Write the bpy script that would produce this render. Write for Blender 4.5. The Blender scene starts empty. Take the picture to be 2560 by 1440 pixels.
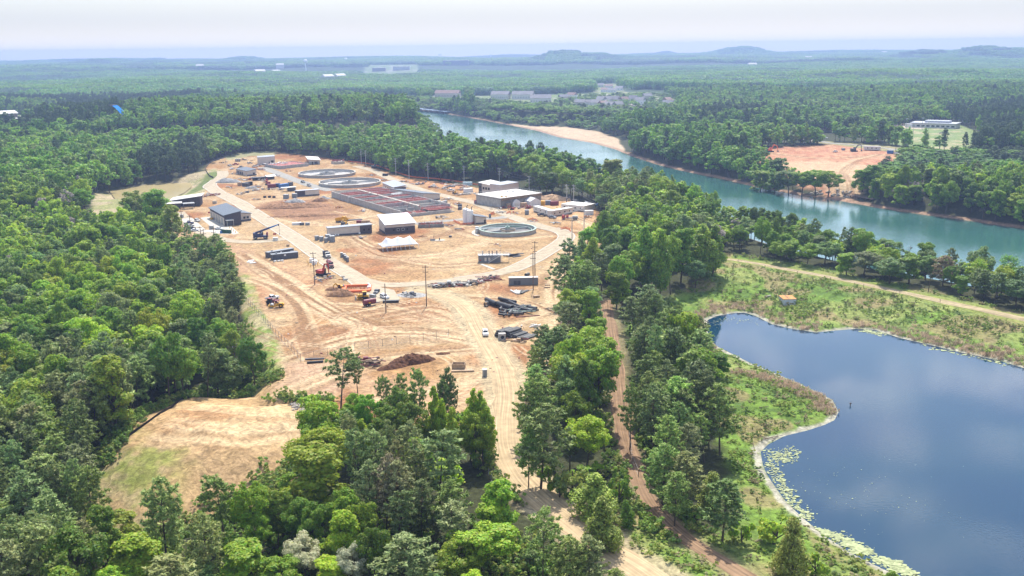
import bpy, math, random
import numpy as np
from mathutils import Matrix, Vector
R_ = math.radians
random.seed(7); RNG = np.random.default_rng(11)
scene = bpy.context.scene
COL = scene.collection
# ------------------------------------------------------------------ camera model (survey of the photo)
F = 2489.0; CAMH = 95.0; PITCH = math.atan(598 / F); RHO = 0.0125
CP, SP = math.cos(PITCH), math.sin(PITCH); CR, SR = math.cos(RHO), math.sin(RHO)
def W(px, py, z=0.0):
    u, v = px - 1280., 720. - py
    X = u * CR + v * SR; Y = -u * SR + v * CR
    r = (X, F * CP + Y * SP, -F * SP + Y * CP)
    t = (CAMH - z) / -r[2]
    return np.array([r[0] * t, r[1] * t, z])
def proj(x, y, z):
    z = z - CAMH
    f = y * CP - z * SP; Y = y * SP + z * CP
    u = x * CR - Y * SR; v = x * SR + Y * CR
    return 1280 + F * u / f, 720 - F * v / f, f
def WP(pts, z=0.0):
    return np.array([W(p[0], p[1], z)[:2] for p in pts])
cd = bpy.data.cameras.new("camera"); cam = bpy.data.objects.new("camera", cd); COL.objects.link(cam)
cd.sensor_width = 36; cd.lens = F * 36 / 2560; cd.clip_start = 1; cd.clip_end = 40000
cam.matrix_world = Matrix.Translation((0, 0, CAMH)) @ Matrix.Rotation(math.pi / 2 - PITCH, 4, 'X') @ Matrix.Rotation(-RHO, 4, 'Z')
scene.camera = cam
# ------------------------------------------------------------------ numeric helpers
def vnoise(x, y, seed=0):
    x = np.asarray(x, float); y = np.asarray(y, float)
    xi = np.floor(x).astype(np.int64); yi = np.floor(y).astype(np.int64)
    fx = x - xi; fy = y - yi
    fx = fx * fx * (3 - 2 * fx); fy = fy * fy * (3 - 2 * fy)
    def hs(a, b):
        h = (a * 374761393 + b * 668265263 + seed * 144269504) & 0x7fffffff
        h = ((h ^ (h >> 13)) * 1274126177) & 0x7fffffff
        h = ((h ^ (h >> 16)) * 668265263) & 0x7fffffff
        return (h & 0xffffff) / float(0xffffff)
    a = hs(xi, yi); b = hs(xi + 1, yi); c = hs(xi, yi + 1); d = hs(xi + 1, yi + 1)
    return (a * (1 - fx) + b * fx) * (1 - fy) + (c * (1 - fx) + d * fx) * fy
def fbm(x, y, seed=0, o=3):
    s = 0; a = .5; t = 0
    for k in range(o):
        s = s + a * vnoise(x * 2 ** k, y * 2 ** k, seed + k * 7); t += a; a *= .5
    return s / t
def sstep(a, b, x):
    t = np.clip((x - a) / (b - a), 0, 1); return t * t * (3 - 2 * t)
def sdist(poly, X, Y):
    X = np.asarray(X, float); Y = np.asarray(Y, float)
    d2 = np.full(X.shape, 1e18); ins = np.zeros(X.shape, bool)
    n = len(poly)
    for i in range(n):
        ax, ay = poly[i]; bx, by = poly[(i + 1) % n]
        ex, ey = bx - ax, by - ay
        L = ex * ex + ey * ey + 1e-9
        t = np.clip(((X - ax) * ex + (Y - ay) * ey) / L, 0, 1)
        dx = X - ax - t * ex; dy = Y - ay - t * ey
        np.minimum(d2, dx * dx + dy * dy, out=d2)
        if ay != by:
            c = ((ay > Y) != (by > Y)) & (X < (bx - ax) * (Y - ay) / (by - ay) + ax)
            ins ^= c
    d = np.sqrt(d2)
    return np.where(ins, -d, d)
def spline(pts, step=2.0):
    P = np.asarray(pts, float); out = []
    Q = np.vstack([2 * P[0] - P[1], P, 2 * P[-1] - P[-2]])
    for i in range(1, len(Q) - 2):
        p0, p1, p2, p3 = Q[i - 1], Q[i], Q[i + 1], Q[i + 2]
        n = max(2, int(np.linalg.norm(p2 - p1) / step))
        for k in range(n):
            t = k / n
            out.append(.5 * (2 * p1 + (p2 - p0) * t + (2 * p0 - 5 * p1 + 4 * p2 - p3) * t * t + (3 * p1 - p0 - 3 * p2 + p3) * t ** 3))
    out.append(P[-1]); return np.array(out)
def pline(poly, X, Y):
    """distance, signed cross distance and along-distance to an open polyline"""
    d2 = np.full(X.shape, 1e18); cr = np.zeros(X.shape); al = np.zeros(X.shape); s0 = 0
    for i in range(len(poly) - 1):
        ax, ay = poly[i]; bx, by = poly[i + 1]; ex, ey = bx - ax, by - ay
        L = math.hypot(ex, ey) + 1e-9
        t = np.clip(((X - ax) * ex + (Y - ay) * ey) / (L * L), 0, 1)
        dx = X - ax - t * ex; dy = Y - ay - t * ey; q = dx * dx + dy * dy
        m = q < d2
        d2[m] = q[m]; cr[m] = ((ex * dy - ey * dx) / L)[m]; al[m] = (s0 + t * L)[m]; s0 += L
    return np.sqrt(d2), cr, al
# ------------------------------------------------------------------ materials
MATS = {}
def mat(name, col, rough=.7, metal=0., var=.18, scale=1.2, spec=.3, bump=0.):
    if name in MATS: return MATS[name]
    m = bpy.data.materials.new(name); m.use_nodes = True; nt = m.node_tree; N = nt.nodes; L = nt.links
    b = N["Principled BSDF"]; b.inputs["Roughness"].default_value = rough; b.inputs["Metallic"].default_value = metal
    b.inputs["Specular IOR Level"].default_value = spec
    tc = N.new("ShaderNodeTexCoord"); nz = N.new("ShaderNodeTexNoise"); nz.inputs["Scale"].default_value = scale; nz.inputs["Detail"].default_value = 5
    L.new(tc.outputs["Object"], nz.inputs["Vector"])
    mr = N.new("ShaderNodeMapRange"); mr.inputs["From Min"].default_value = .3; mr.inputs["From Max"].default_value = .7
    mr.inputs["To Min"].default_value = 1 - var; mr.inputs["To Max"].default_value = 1 + var * .5
    L.new(nz.outputs["Fac"], mr.inputs["Value"])
    mx = N.new("ShaderNodeMix"); mx.data_type = 'RGBA'; mx.blend_type = 'MULTIPLY'; mx.inputs[0].default_value = 1
    mx.inputs[6].default_value = (*col, 1); L.new(mr.outputs["Result"], mx.inputs[7]); L.new(mx.outputs[2], b.inputs["Base Color"])
    if bump:
        bp = N.new("ShaderNodeBump"); bp.inputs["Strength"].default_value = bump; bp.inputs["Distance"].default_value = .2
        L.new(nz.outputs["Fac"], bp.inputs["Height"]); L.new(bp.outputs["Normal"], b.inputs["Normal"])
    MATS[name] = m; return m
def seam(name, col, rough=.5, pitch=.6, dark=.75, axis=0):
    """standing-seam metal / corrugated sheet: dark lines across one local axis"""
    if name in MATS: return MATS[name]
    m = mat(name, col, rough, 0, .1, .3); nt = m.node_tree; N = nt.nodes; L = nt.links
    b = N["Principled BSDF"]; src = b.inputs["Base Color"].links[0].from_socket
    tc = N.new("ShaderNodeTexCoord"); sp = N.new("ShaderNodeSeparateXYZ"); L.new(tc.outputs["Object"], sp.inputs[0])
    a = N.new("ShaderNodeMath"); a.operation = 'MULTIPLY'; a.inputs[1].default_value = 1 / pitch; L.new(sp.outputs[axis], a.inputs[0])
    f = N.new("ShaderNodeMath"); f.operation = 'FRACT'; L.new(a.outputs[0], f.inputs[0])
    g = N.new("ShaderNodeMath"); g.operation = 'GREATER_THAN'; g.inputs[1].default_value = .8; L.new(f.outputs[0], g.inputs[0])
    mx = N.new("ShaderNodeMix"); mx.data_type = 'RGBA'; mx.blend_type = 'MULTIPLY'; L.new(g.outputs[0], mx.inputs[0])
    L.new(src, mx.inputs[6]); mx.inputs[7].default_value = (dark, dark, dark, 1); L.new(mx.outputs[2], b.inputs["Base Color"])
    return m
M = {}
def defm():
    M['cream'] = mat('cream_block', (.62, .54, .46), .8, 0, .1, .5)
    M['brick'] = mat('dark_brick', (.085, .075, .08), .85, 0, .25, 2)
    M['roofblue'] = seam('blue_grey_metal_roof', (.10, .125, .155), .6, .6)
    M['roofgrey'] = seam('grey_metal_roof', (.30, .32, .35), .55, .6)
    M['roofwhite'] = seam('pale_metal_roof', (.46, .47, .50), .45, .6, .88)
    M['membrane'] = mat('white_roof_membrane', (.62, .60, .56), .8, 0, .12, .4)
    M['conc'] = mat('concrete', (.42, .40, .37), .9, 0, .25, .5)
    M['concdark'] = mat('weathered_concrete', (.25, .24, .22), .9, 0, .35, .4)
    M['concpale'] = mat('pale_concrete', (.47, .43, .36), .9, 0, .15, .5)
    M['glass'] = mat('dark_window_glass', (.02, .025, .03), .1, 0, .1, 1, .6)
    M['white'] = mat('white_paint', (.78, .78, .77), .5, 0, .1)
    M['offwhite'] = mat('dusty_white', (.66, .64, .58), .6, 0, .15)
    M['grey'] = mat('grey_paint', (.22, .24, .26), .6, 0, .15)
    M['dgrey'] = mat('dark_grey_paint', (.09, .095, .11), .6, 0, .2)
    M['mgrey'] = mat('mid_grey_steel', (.32, .33, .33), .5, .1, .15)
    M['galv'] = mat('galvanised_steel', (.48, .50, .51), .4, .3, .15)
    M['black'] = mat('black_rubber', (.018, .018, .02), .8, 0, .2)
    M['bpipe'] = mat('black_plastic_pipe', (.035, .036, .038), .5, 0, .35, .8)
    M['gpipe'] = mat('grey_iron_pipe', (.12, .12, .115), .6, 0, .3, .8)
    M['wpipe'] = mat('white_plastic_pipe', (.66, .66, .62), .5, 0, .15)
    M['red'] = mat('red_paint', (.42, .05, .04), .5, 0, .2)
    M['maroon'] = mat('maroon_paint', (.20, .035, .045), .5, 0, .2)
    M['redscaf'] = mat('red_scaffold', (.47, .17, .14), .8, 0, .5, .5)
    M['orange'] = mat('orange_mesh', (.75, .16, .05), .7, 0, .2)
    M['yellow'] = mat('yellow_paint', (.62, .33, .02), .5, 0, .2)
    M['navy'] = mat('navy_blue_paint', (.035, .045, .12), .4, 0, .2)
    M['blue'] = mat('blue_paint', (.05, .16, .40), .5, 0, .15)
    M['cyan'] = mat('bright_blue_plastic', (.02, .20, .60), .9, 0, .1, 1, .05)
    M['green'] = mat('dark_green_paint', (.02, .10, .06), .6, 0, .2)
    M['mint'] = mat('pale_green_coating', (.34, .43, .36), .6, 0, .15)
    M['wood'] = mat('weathered_pole_wood', (.17, .12, .09), .85, 0, .3)
    M['tan'] = mat('tan_timber', (.42, .30, .19), .85, 0, .3)
    M['bark'] = mat('tree_bark', (.10, .075, .055), .9, 0, .4, 2)
    M['rust'] = mat('rusty_orange_steel', (.52, .24, .07), .8, 0, .45, .9)
    M['fabric'] = mat('white_tent_fabric', (.68, .68, .69), .8, 0, .06, .5)
    M['rock'] = mat('grey_tan_rock', (.40, .35, .29), .9, 0, .3, 1.2, .2, .5)
    M['mulch'] = mat('red_brown_mulch', (.13, .062, .035), .95, 0, .5, 1.5, .1, 1.)
    M['soil'] = mat('dug_earth', (.30, .17, .095), .95, 0, .4, .9, .1, .8)
    M['gravel'] = mat('grey_gravel', (.36, .35, .33), .95, 0, .35, 1.5, .1, .5)
    M['ovgrey'] = mat('overhead_wire', (.10, .10, .11), .5, .2, .1)
    M['shingle'] = mat('grey_shingle', (.24, .23, .24), .85, 0, .15, .3)
    M['shinglered'] = mat('brown_shingle', (.28, .19, .16), .85, 0, .15, .3)
    M['steelblue'] = seam('blue_dock_roof', (.16, .24, .34), .4, 3, .7)
defm()
# ------------------------------------------------------------------ mesh builder
class MB:
    def __init__(s): s.V = []; s.Fc = []; s.I = []
    def _add(s, vs, fs, m=0):
        o = len(s.V); s.V += [tuple(v) for v in vs]
        s.Fc += [tuple(i + o for i in f) for f in fs]; s.I += [m] * len(fs); return s
    def box(s, cx, cy, z0, sx, sy, sz, rz=0, m=0, tx=1, ty=1, ox=0, oy=0):
        c, n = math.cos(rz), math.sin(rz); vs = []
        for z, kx, ky, dx, dy in ((z0, 1, 1, 0, 0), (z0 + sz, tx, ty, ox, oy)):
            for a, b in ((-1, -1), (1, -1), (1, 1), (-1, 1)):
                x = a * sx / 2 * kx + dx; y = b * sy / 2 * ky + dy
                vs.append((cx + x * c - y * n, cy + x * n + y * c, z))
        return s._add(vs, [(3, 2, 1, 0), (4, 5, 6, 7), (0, 1, 5, 4), (1, 2, 6, 5), (2, 3, 7, 6), (3, 0, 4, 7)], m)
    def hexa(s, b4, t4, m=0):
        return s._add(list(b4) + list(t4), [(3, 2, 1, 0), (4, 5, 6, 7), (0, 1, 5, 4), (1, 2, 6, 5), (2, 3, 7, 6), (3, 0, 4, 7)], m)
    def cyl(s, p0, p1, r0, r1=None, n=10, m=0, caps=True):
        r1 = r0 if r1 is None else r1
        a = Vector(p0); b = Vector(p1); d = (b - a).normalized()
        u = d.orthogonal().normalized(); w = d.cross(u); vs = []
        for p, r in ((a, r0), (b, r1)):
            for k in range(n):
                t = 2 * math.pi * k / n; vs.append(p + (u * math.cos(t) + w * math.sin(t)) * r)
        fs = [(k, (k + 1) % n, n + (k + 1) % n, n + k) for k in range(n)]
        if caps: fs += [tuple(range(n - 1, -1, -1)), tuple(range(n, 2 * n))]
        return s._add(vs, fs, m)
    def pipe(s, p0, p1, r, t=.08, n=12, m=0):
        """hollow pipe"""
        a = Vector(p0); b = Vector(p1); d = (b - a).normalized(); u = d.orthogonal().normalized(); w = d.cross(u); vs = []
        for p, q in ((a, r), (b, r), (b, r - t), (a, r - t)):
            for k in range(n):
                k_ = 2 * math.pi * k / n; vs.append(p + (u * math.cos(k_) + w * math.sin(k_)) * q)
        fs = []
        for g in range(4):
            h = (g + 1) % 4
            fs += [(g * n + k, g * n + (k + 1) % n, h * n + (k + 1) % n, h * n + k) for k in range(n)]
        return s._add(vs, fs, m)
    def tube(s, pts, r, n=6, m=0):
        for a, b in zip(pts[:-1], pts[1:]): s.cyl(a, b, r, r, n, m, True)
        return s
    def ring(s, cx, cy, r0, r1, z0, z1, n=64, m=0, a0=0, a1=2 * math.pi):
        full = abs(a1 - a0 - 2 * math.pi) < 1e-6; k = n if full else n + 1; vs = []
        for r, z in ((r1, z0), (r1, z1), (r0, z1), (r0, z0)):
            for i in range(k):
                t = a0 + (a1 - a0) * i / n; vs.append((cx + r * math.cos(t), cy + r * math.sin(t), z))
        fs = []
        for g in range(4):
            h = (g + 1) % 4
            for i in range(n):
                j = (i + 1) % k
                fs.append((g * k + i, g * k + j, h * k + j, h * k + i))
        return s._add(vs, fs, m)
    def disc(s, cx, cy, z, r, n=48, m=0, zc=None):
        vs = [(cx, cy, z if zc is None else zc)] + [(cx + r * math.cos(2 * math.pi * i / n), cy + r * math.sin(2 * math.pi * i / n), z) for i in range(n)]
        return s._add(vs, [(0, 1 + i, 1 + (i + 1) % n) for i in range(n)], m)
    def profile(s, pts, y0, y1, m=0, inset=None):
        """extrude an x-z outline across y; inset: dict index->(y shrink)"""
        n = len(pts); vs = []
        for sg, y in ((-1, y0), (1, y1)):
            for i, (x, z) in enumerate(pts):
                k = (inset or {}).get(i, 0); vs.append((x, y - sg * k, z))
        fs = [tuple(range(n)), tuple(range(2 * n - 1, n - 1, -1))] + [((i + 1) % n, i, n + i, n + (i + 1) % n) for i in range(n)]
        return s._add(vs, fs, m)
    def build(s, name, mats, parent=None, loc=None, rz=None, smooth=False):
        me = bpy.data.meshes.new(name); me.from_pydata(s.V, [], s.Fc)
        mats = mats if isinstance(mats, (list, tuple)) else [mats]
        for m in mats: me.materials.append(M[m] if isinstance(m, str) else m)
        if len(mats) > 1: me.polygons.foreach_set('material_index', s.I)
        if smooth: me.polygons.foreach_set('use_smooth', [True] * len(me.polygons))
        me.update(); o = bpy.data.objects.new(name, me); COL.objects.link(o)
        if parent: o.parent = parent
        if loc is not None: o.location = loc
        if rz is not None: o.rotation_euler = (0, 0, rz)
        return o
def npmesh(name, verts, faces, mats, midx=None, smooth=False):
    """fast mesh from numpy (faces: (n,k) array)"""
    me = bpy.data.meshes.new(name); k = faces.shape[1]
    me.vertices.add(len(verts)); me.vertices.foreach_set('co', np.asarray(verts, np.float32).ravel())
    me.loops.add(faces.size); me.loops.foreach_set('vertex_index', faces.astype(np.int32).ravel())
    me.polygons.add(len(faces)); me.polygons.foreach_set('loop_start', np.arange(0, faces.size, k, dtype=np.int32))
    for m in mats: me.materials.append(m)
    if midx is not None: me.polygons.foreach_set('material_index', np.asarray(midx, np.int32))
    if smooth: me.polygons.foreach_set('use_smooth', np.ones(len(faces), bool))
    me.update(calc_edges=True); me.validate(); return me
def tag(o, label, cat, group=None):
    o['label'] = label; o['category'] = cat
    if group: o['group'] = group
    return o
def thing(name, label, cat, loc=(0, 0, 0), rz=0, group=None):
    o = bpy.data.objects.new(name, None); o.empty_display_size = .5; COL.objects.link(o)
    o.location = loc; o.rotation_euler = (0, 0, rz); return tag(o, label, cat, group)
def struct(o): o['kind'] = 'structure'; return o
def stuff(o, label, cat=None):
    o['kind'] = 'stuff'; o['label'] = label
    if cat: o['category'] = cat
    return o
def copy_tree(o, parent=None):
    c = o.copy(); COL.objects.link(c)
    if parent: c.parent = parent
    for ch in list(o.children): copy_tree(ch, c)
    return c
# ------------------------------------------------------------------ terrain polygons (survey points on the ground)
ZR, ZP = -8.0, -5.0
RIVER = WP([(960, 262), (1010, 271), (1110, 284), (1200, 299), (1280, 314), (1340, 326), (1400, 344), (1480, 357), (1540, 374), (1572, 388), (1640, 411), (1700, 426), (1800, 447),
    (1900, 470), (2000, 489), (2090, 500), (2200, 521), (2300, 536), (2400, 549), (2560, 573), (2800, 612), (2800, 790), (2560, 752), (2400, 722), (2200, 686), (2000, 636), (1860, 592), (1760, 548),
    (1660, 505), (1560, 474), (1440, 455), (1330, 436), (1200, 414), (1125, 384), (1100, 352), (1060, 318), (1000, 292), (950, 278)], ZR)
SANDBAR = WP([(1275, 309), (1330, 315), (1420, 318), (1500, 328), (1545, 346), (1562, 380), (1552, 381), (1500, 364), (1440, 350), (1370, 338), (1300, 325)], ZR + .5)
POND = WP([(1766, 818), (1768, 800), (1790, 790), (1830, 783), (1860, 781), (1890, 790), (1930, 810), (1980, 822), (2040, 831), (2090, 826), (2140, 822), (2190, 825), (2250, 845), (2330, 863),
    (2420, 885), (2500, 902), (2560, 920), (2760, 975), (3050, 1200), (2900, 1620), (2400, 1560), (2330, 1480), (2260, 1445), (2200, 1420), (2130, 1385), (2060, 1340), (2000, 1290), (1960, 1250), (1935, 1215), (1915, 1185),
    (1905, 1160), (1900, 1130), (1920, 1110), (1960, 1090), (2020, 1075), (2060, 1062), (2085, 1050), (2095, 1030), (2080, 1000), (2050, 985), (2000, 960), (1940, 935), (1880, 910), (1850, 895), (1820, 880), (1790, 865), (1772, 845)], ZP)
SITE = WP([(520, 412), (548, 400), (600, 391), (680, 386), (800, 396), (900, 408), (960, 428), (1000, 441), (1100, 455), (1195, 470), (1300, 480), (1400, 496), (1480, 515), (1515, 545), (1525, 590), (1480, 640),
    (1430, 690), (1420, 740), (1415, 800), (1395, 850), (1350, 910), (1320, 960), (1295, 1020), (1285, 1090), (1240, 1100), (1232, 1080), (1100, 1080), (960, 1070), (840, 1050), (800, 1010), (690, 985), (700, 940), (722, 916), (690, 870), (660, 800), (632, 720),
    (605, 690), (560, 655), (500, 630), (440, 600), (425, 560), (405, 530), (440, 490), (500, 480), (530, 462), (515, 440)])
LFP = np.vstack([WP([(722, 918), (690, 870), (660, 800), (632, 720), (605, 690), (560, 655), (500, 630), (440, 600), (420, 555), (390, 530), (320, 530), (200, 540), (0, 545), (-500, 560)]),
    np.array([(-420, 120), (-120, 110), (-95, 160)]), WP([(560, 1330), (700, 1240), (790, 1130), (800, 1040), (700, 985)])])
MTOP = WP([(470, 1008), (560, 1002), (680, 1005), (830, 1030), (830, 1080), (720, 1102), (600, 1112), (480, 1104), (410, 1085), (395, 1062), (425, 1030)], 0)
BASIN = WP([(285, 478), (330, 468), (400, 458), (468, 458), (470, 466), (450, 482), (420, 494), (380, 500), (300, 500)], -4)
BASINCLR = WP([(240, 488), (330, 462), (440, 452), (540, 432), (560, 445), (530, 475), (500, 500), (440, 540), (330, 560), (220, 560)], -3)
FIELD = WP([(1880, 386), (1935, 377), (2040, 371), (2100, 369), (2160, 379), (2250, 393), (2250, 410), (2195, 440), (2145, 466), (2128, 490), (2094, 490), (2060, 476), (1990, 458), (1925, 440), (1890, 412)], -3)
BALL = WP([(2205, 335), (2290, 312), (2400, 318), (2450, 340), (2445, 392), (2330, 380), (2222, 368)], -3)
VERGE = WP([(2020, 358), (2090, 363), (2200, 370), (2310, 381), (2400, 390), (2400, 398), (2300, 394), (2200, 384), (2090, 371), (2030, 364)], -3)
MEADOW = WP([(1560, 860), (1600, 800), (1660, 745), (1740, 715), (1815, 645), (1900, 655), (2000, 668), (2300, 735), (2700, 825), (2700, 1560), (1640, 1560), (1580, 1400), (1500, 1330), (1560, 1260), (1640, 1300), (1700, 1330), (1830, 1330), (1850, 1250), (1830, 1150), (1800, 1040), (1800, 960), (1700, 905), (1640, 880)], -2)
MOUNDCLR = WP([(230, 1190), (285, 1110), (380, 1050), (480, 995), (640, 975), (700, 960), (840, 1020), (840, 1090), (760, 1150), (700, 1240), (600, 1300), (420, 1330), (300, 1330)], -4)
EMB = WP([(600, 688), (632, 700), (660, 790), (695, 865), (728, 914), (700, 945), (655, 950), (640, 900), (622, 840), (600, 760)], -1.5)
TOWN1 = WP([(1395, 282), (1400, 243), (1440, 236), (1500, 234), (1560, 232), (1640, 234), (1690, 248), (1695, 280), (1600, 287), (1480, 292)], 0)
TOWN2 = WP([(1180, 258), (1185, 236), (1225, 232), (1290, 230), (1350, 232), (1395, 236), (1400, 268), (1330, 270), (1230, 262)], 0)
TOWN3 = WP([(1480, 234), (1490, 210), (1545, 208), (1562, 234)], 0)
TOWN4 = WP([(945, 252), (950, 230), (1035, 228), (1042, 250)], 0)
TOWN5 = WP([(1078, 256), (1083, 234), (1155, 234), (1168, 256)], 0)
MILL = WP([(905, 192), (912, 170), (1045, 168), (1045, 188), (980, 198)], 4)
LPOOL = WP([(-200, 326), (-200, 286), (40, 286), (95, 290), (90, 308), (40, 326)], 0)
CLEARS = [SITE, MEADOW, MOUNDCLR, BASINCLR, EMB, FIELD, BALL, VERGE, SANDBAR, TOWN1, TOWN2, TOWN3, TOWN4, TOWN5, MILL, LPOOL]
def HT(x, y):
    x = np.asarray(x, float); y = np.asarray(y, float)
    d = np.hypot(x, y)
    z = 24 * np.exp(-((x + 300) / 330) ** 2 - ((y - 1260) / 210) ** 2) + 8 * np.exp(-((x + 620) / 300) ** 2 - ((y - 1900) / 200) ** 2)
    far = sstep(1500, 4000, d)
    z = z + far * (vnoise(x / 900, y / 900, 3) - .45) * 34 + sstep(1100, 1800, d) * (vnoise(x / 330, y / 330, 5) - .5) * 14
    z = z + sstep(4200, 8200, d) * (8 + 30 * vnoise(x / 1700, y / 1100, 8))
    for px, py, D, w, k in ((285, 138, 10500, 300, 1), (420, 143, 10500, 260, 1), (620, 137, 11500, 260, .6), (1415, 119, 8600, 300, 1.), (1490, 127, 9000, 260, 1), (1845, 112, 11800, 380, 1), (1660, 120, 13000, 300, .6), (2310, 109, 9000, 260, 1), (2436, 100, 9100, 210, 1), (2540, 105, 9000, 230, 1)):
        D *= .66; w *= .36; az = math.atan((px - 1280) / F); cx, cy = D * math.sin(az), D * math.cos(az)
        yh = 122 - .0125 * (px - 1280); top = CAMH + (yh - py) / F * D
        z = z + .85 * (top - 46) * np.exp(-((x - cx) / w) ** 2 - ((y - cy) / 380) ** 2) * (.9 + .2 * vnoise(x / 90, y / 120, 4))
    z = z + sstep(60, 0, d) * 0
    # left forest lies lower; the mound stands in it
    near = d < 1200
    if near.any():
        xs, ys = x[near], y[near]; zs = z[near].copy()
        s = sdist(LFP, xs, ys); low = -9 * sstep(0, 19, -s)
        low = np.where(s < 0, low + (vnoise(xs / 40, ys / 40, 2) - .5) * 3 * sstep(20, 60, -s), 0)
        sm = sdist(MTOP, xs, ys)
        md = 0.4 * sstep(0, 14, -sm) - 9.5 * np.clip((sm + 9 * vnoise(xs / 12, ys / 12, 77)) / 36, 0, 1) ** 1.25 + (fbm(xs / 5, ys / 5, 31) - .5) * 1.5 * sstep(20, -2, sm)
        zs = zs + np.where(low < 0, np.maximum(low, np.minimum(md, 1)), 0) + np.where((sm < 0) & (s > 0), 0, 0)
        sb = sdist(BASIN, xs, ys); zs = np.where(sb < 30, np.minimum(zs, -5 + 5 * sstep(0, 24, sb)), zs)
        # undulating worked soil of the building site stays nearly flat
        zs = zs + (fbm(xs / 9, ys / 9, 21) - .5) * .35 * sstep(3, 10, np.abs(s))
        sp = sdist(POND, xs, ys)
        bank = ZP - 1.8 * sstep(0, 8, -sp) + 5.0 * sstep(-2, 48, sp + (vnoise(xs / 14, ys / 14, 9) - .5) * 6 * sstep(2, 14, sp)) + .12 * np.clip(sp, -2, 4)
        zs = np.where(sp < 48, np.minimum(np.maximum(zs, -4.), bank), zs)
        z[near] = zs
    rv = d < 2600
    if rv.any():
        xs, ys = x[rv], y[rv]; s = sdist(RIVER, xs, ys)
        b = np.where(s < 0, ZR - 2.2 * sstep(0, 7, -s), ZR + .22 * np.clip(s, 0, 4) + 7.2 * sstep(3, 26, s))
        sb = sdist(SANDBAR, xs, ys); b = np.where((sb < 34) & (s > -8), np.minimum(b, ZR + .25 + .035 * np.clip(-sb, 0, 40) + .24 * np.clip(sb - 2, 0, 40)), b)
        z[rv] = np.where((s < 26) | (sb < 34), np.minimum(z[rv], b), z[rv])
    return z
def H1(x, y): return float(HT(np.array([x]), np.array([y]))[0])
def G(px, py):
    z = 0.
    for k in range(14):
        p = W(px, py, z); h = H1(p[0], p[1])
        if abs(h - z) < .12 or k == 13: return np.array([p[0], p[1], h])
        z = h if k == 0 and abs(h) < 1 else .5 * z + .5 * h
def sunk(p, d=.05): return (float(p[0]), float(p[1]), float(p[2]) - d)
# ------------------------------------------------------------------ roads (centre lines) : name, pts, width, colour key
def road_pts(pts, z=0): return spline(WP(pts, z), 3.0)
ROADS = {
 'main': (road_pts([(556, 428), (556, 440), (535, 452), (524, 462), (540, 478), (575, 496), (602, 510), (650, 541), (700, 572), (745, 601), (799, 639), (870, 682), (912, 711), (945, 734), (972, 752)]), 9.0, 'pale'),
 'loop': (road_pts([(900, 700), (950, 711), (1010, 712), (1080, 707), (1180, 695), (1270, 677), (1330, 651), (1380, 622), (1408, 603), (1416, 590), (1400, 578), (1350, 565), (1300, 549), (1255, 532), (1215, 518), (1182, 506), (1120, 492), (1050, 474), (980, 448), (935, 428), (890, 416)]), 8.0, 'pale'),
 'back': (road_pts([(655, 420), (690, 432), (745, 453), (790, 468), (830, 477)]), 9.0, 'ashy'),
 'shopdrive': (road_pts([(445, 530), (470, 556), (505, 580), (560, 600), (630, 605), (690, 600), (735, 592)]), 7.5, 'pale'),
 'gravel': (road_pts([(1035, 560), (1100, 553), (1170, 548), (1240, 545), (1275, 540)]), 7.5, 'ashy'),
 'haul': (road_pts([(1700, 1500), (1600, 1428), (1520, 1375), (1440, 1310), (1360, 1250), (1300, 1190), (1266, 1120), (1262, 1050), (1266, 980), (1252, 915), (1222, 862), (1196, 820), (1170, 775), (1120, 742), (1050, 722)]), 7.5, 'sand'),
 'woods': (road_pts([(1516, 750), (1522, 795), (1530, 845), (1538, 905), (1545, 965), (1553, 1040), (1570, 1110), (1590, 1170), (1612, 1228), (1660, 1290), (1720, 1340), (1800, 1392), (1900, 1455)]), 4.6, 'brown'),
 'dike': (road_pts([(1770, 655), (1815, 648), (1870, 655), (1950, 670), (2100, 698), (2300, 741), (2450, 773), (2700, 828)]), 4.4, 'duneway'),
 'bank': (road_pts([(2010, 356), (2080, 366), (2150, 372), (2220, 380), (2300, 389), (2420, 398)], -3), 7.0, 'ashy'),
}
RCOL = {'pale': (.415, .345, .245), 'ashy': (.31, .295, .26), 'sand': (.46, .345, .205), 'brown': (.27, .175, .105), 'duneway': (.40, .32, .19)}
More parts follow.
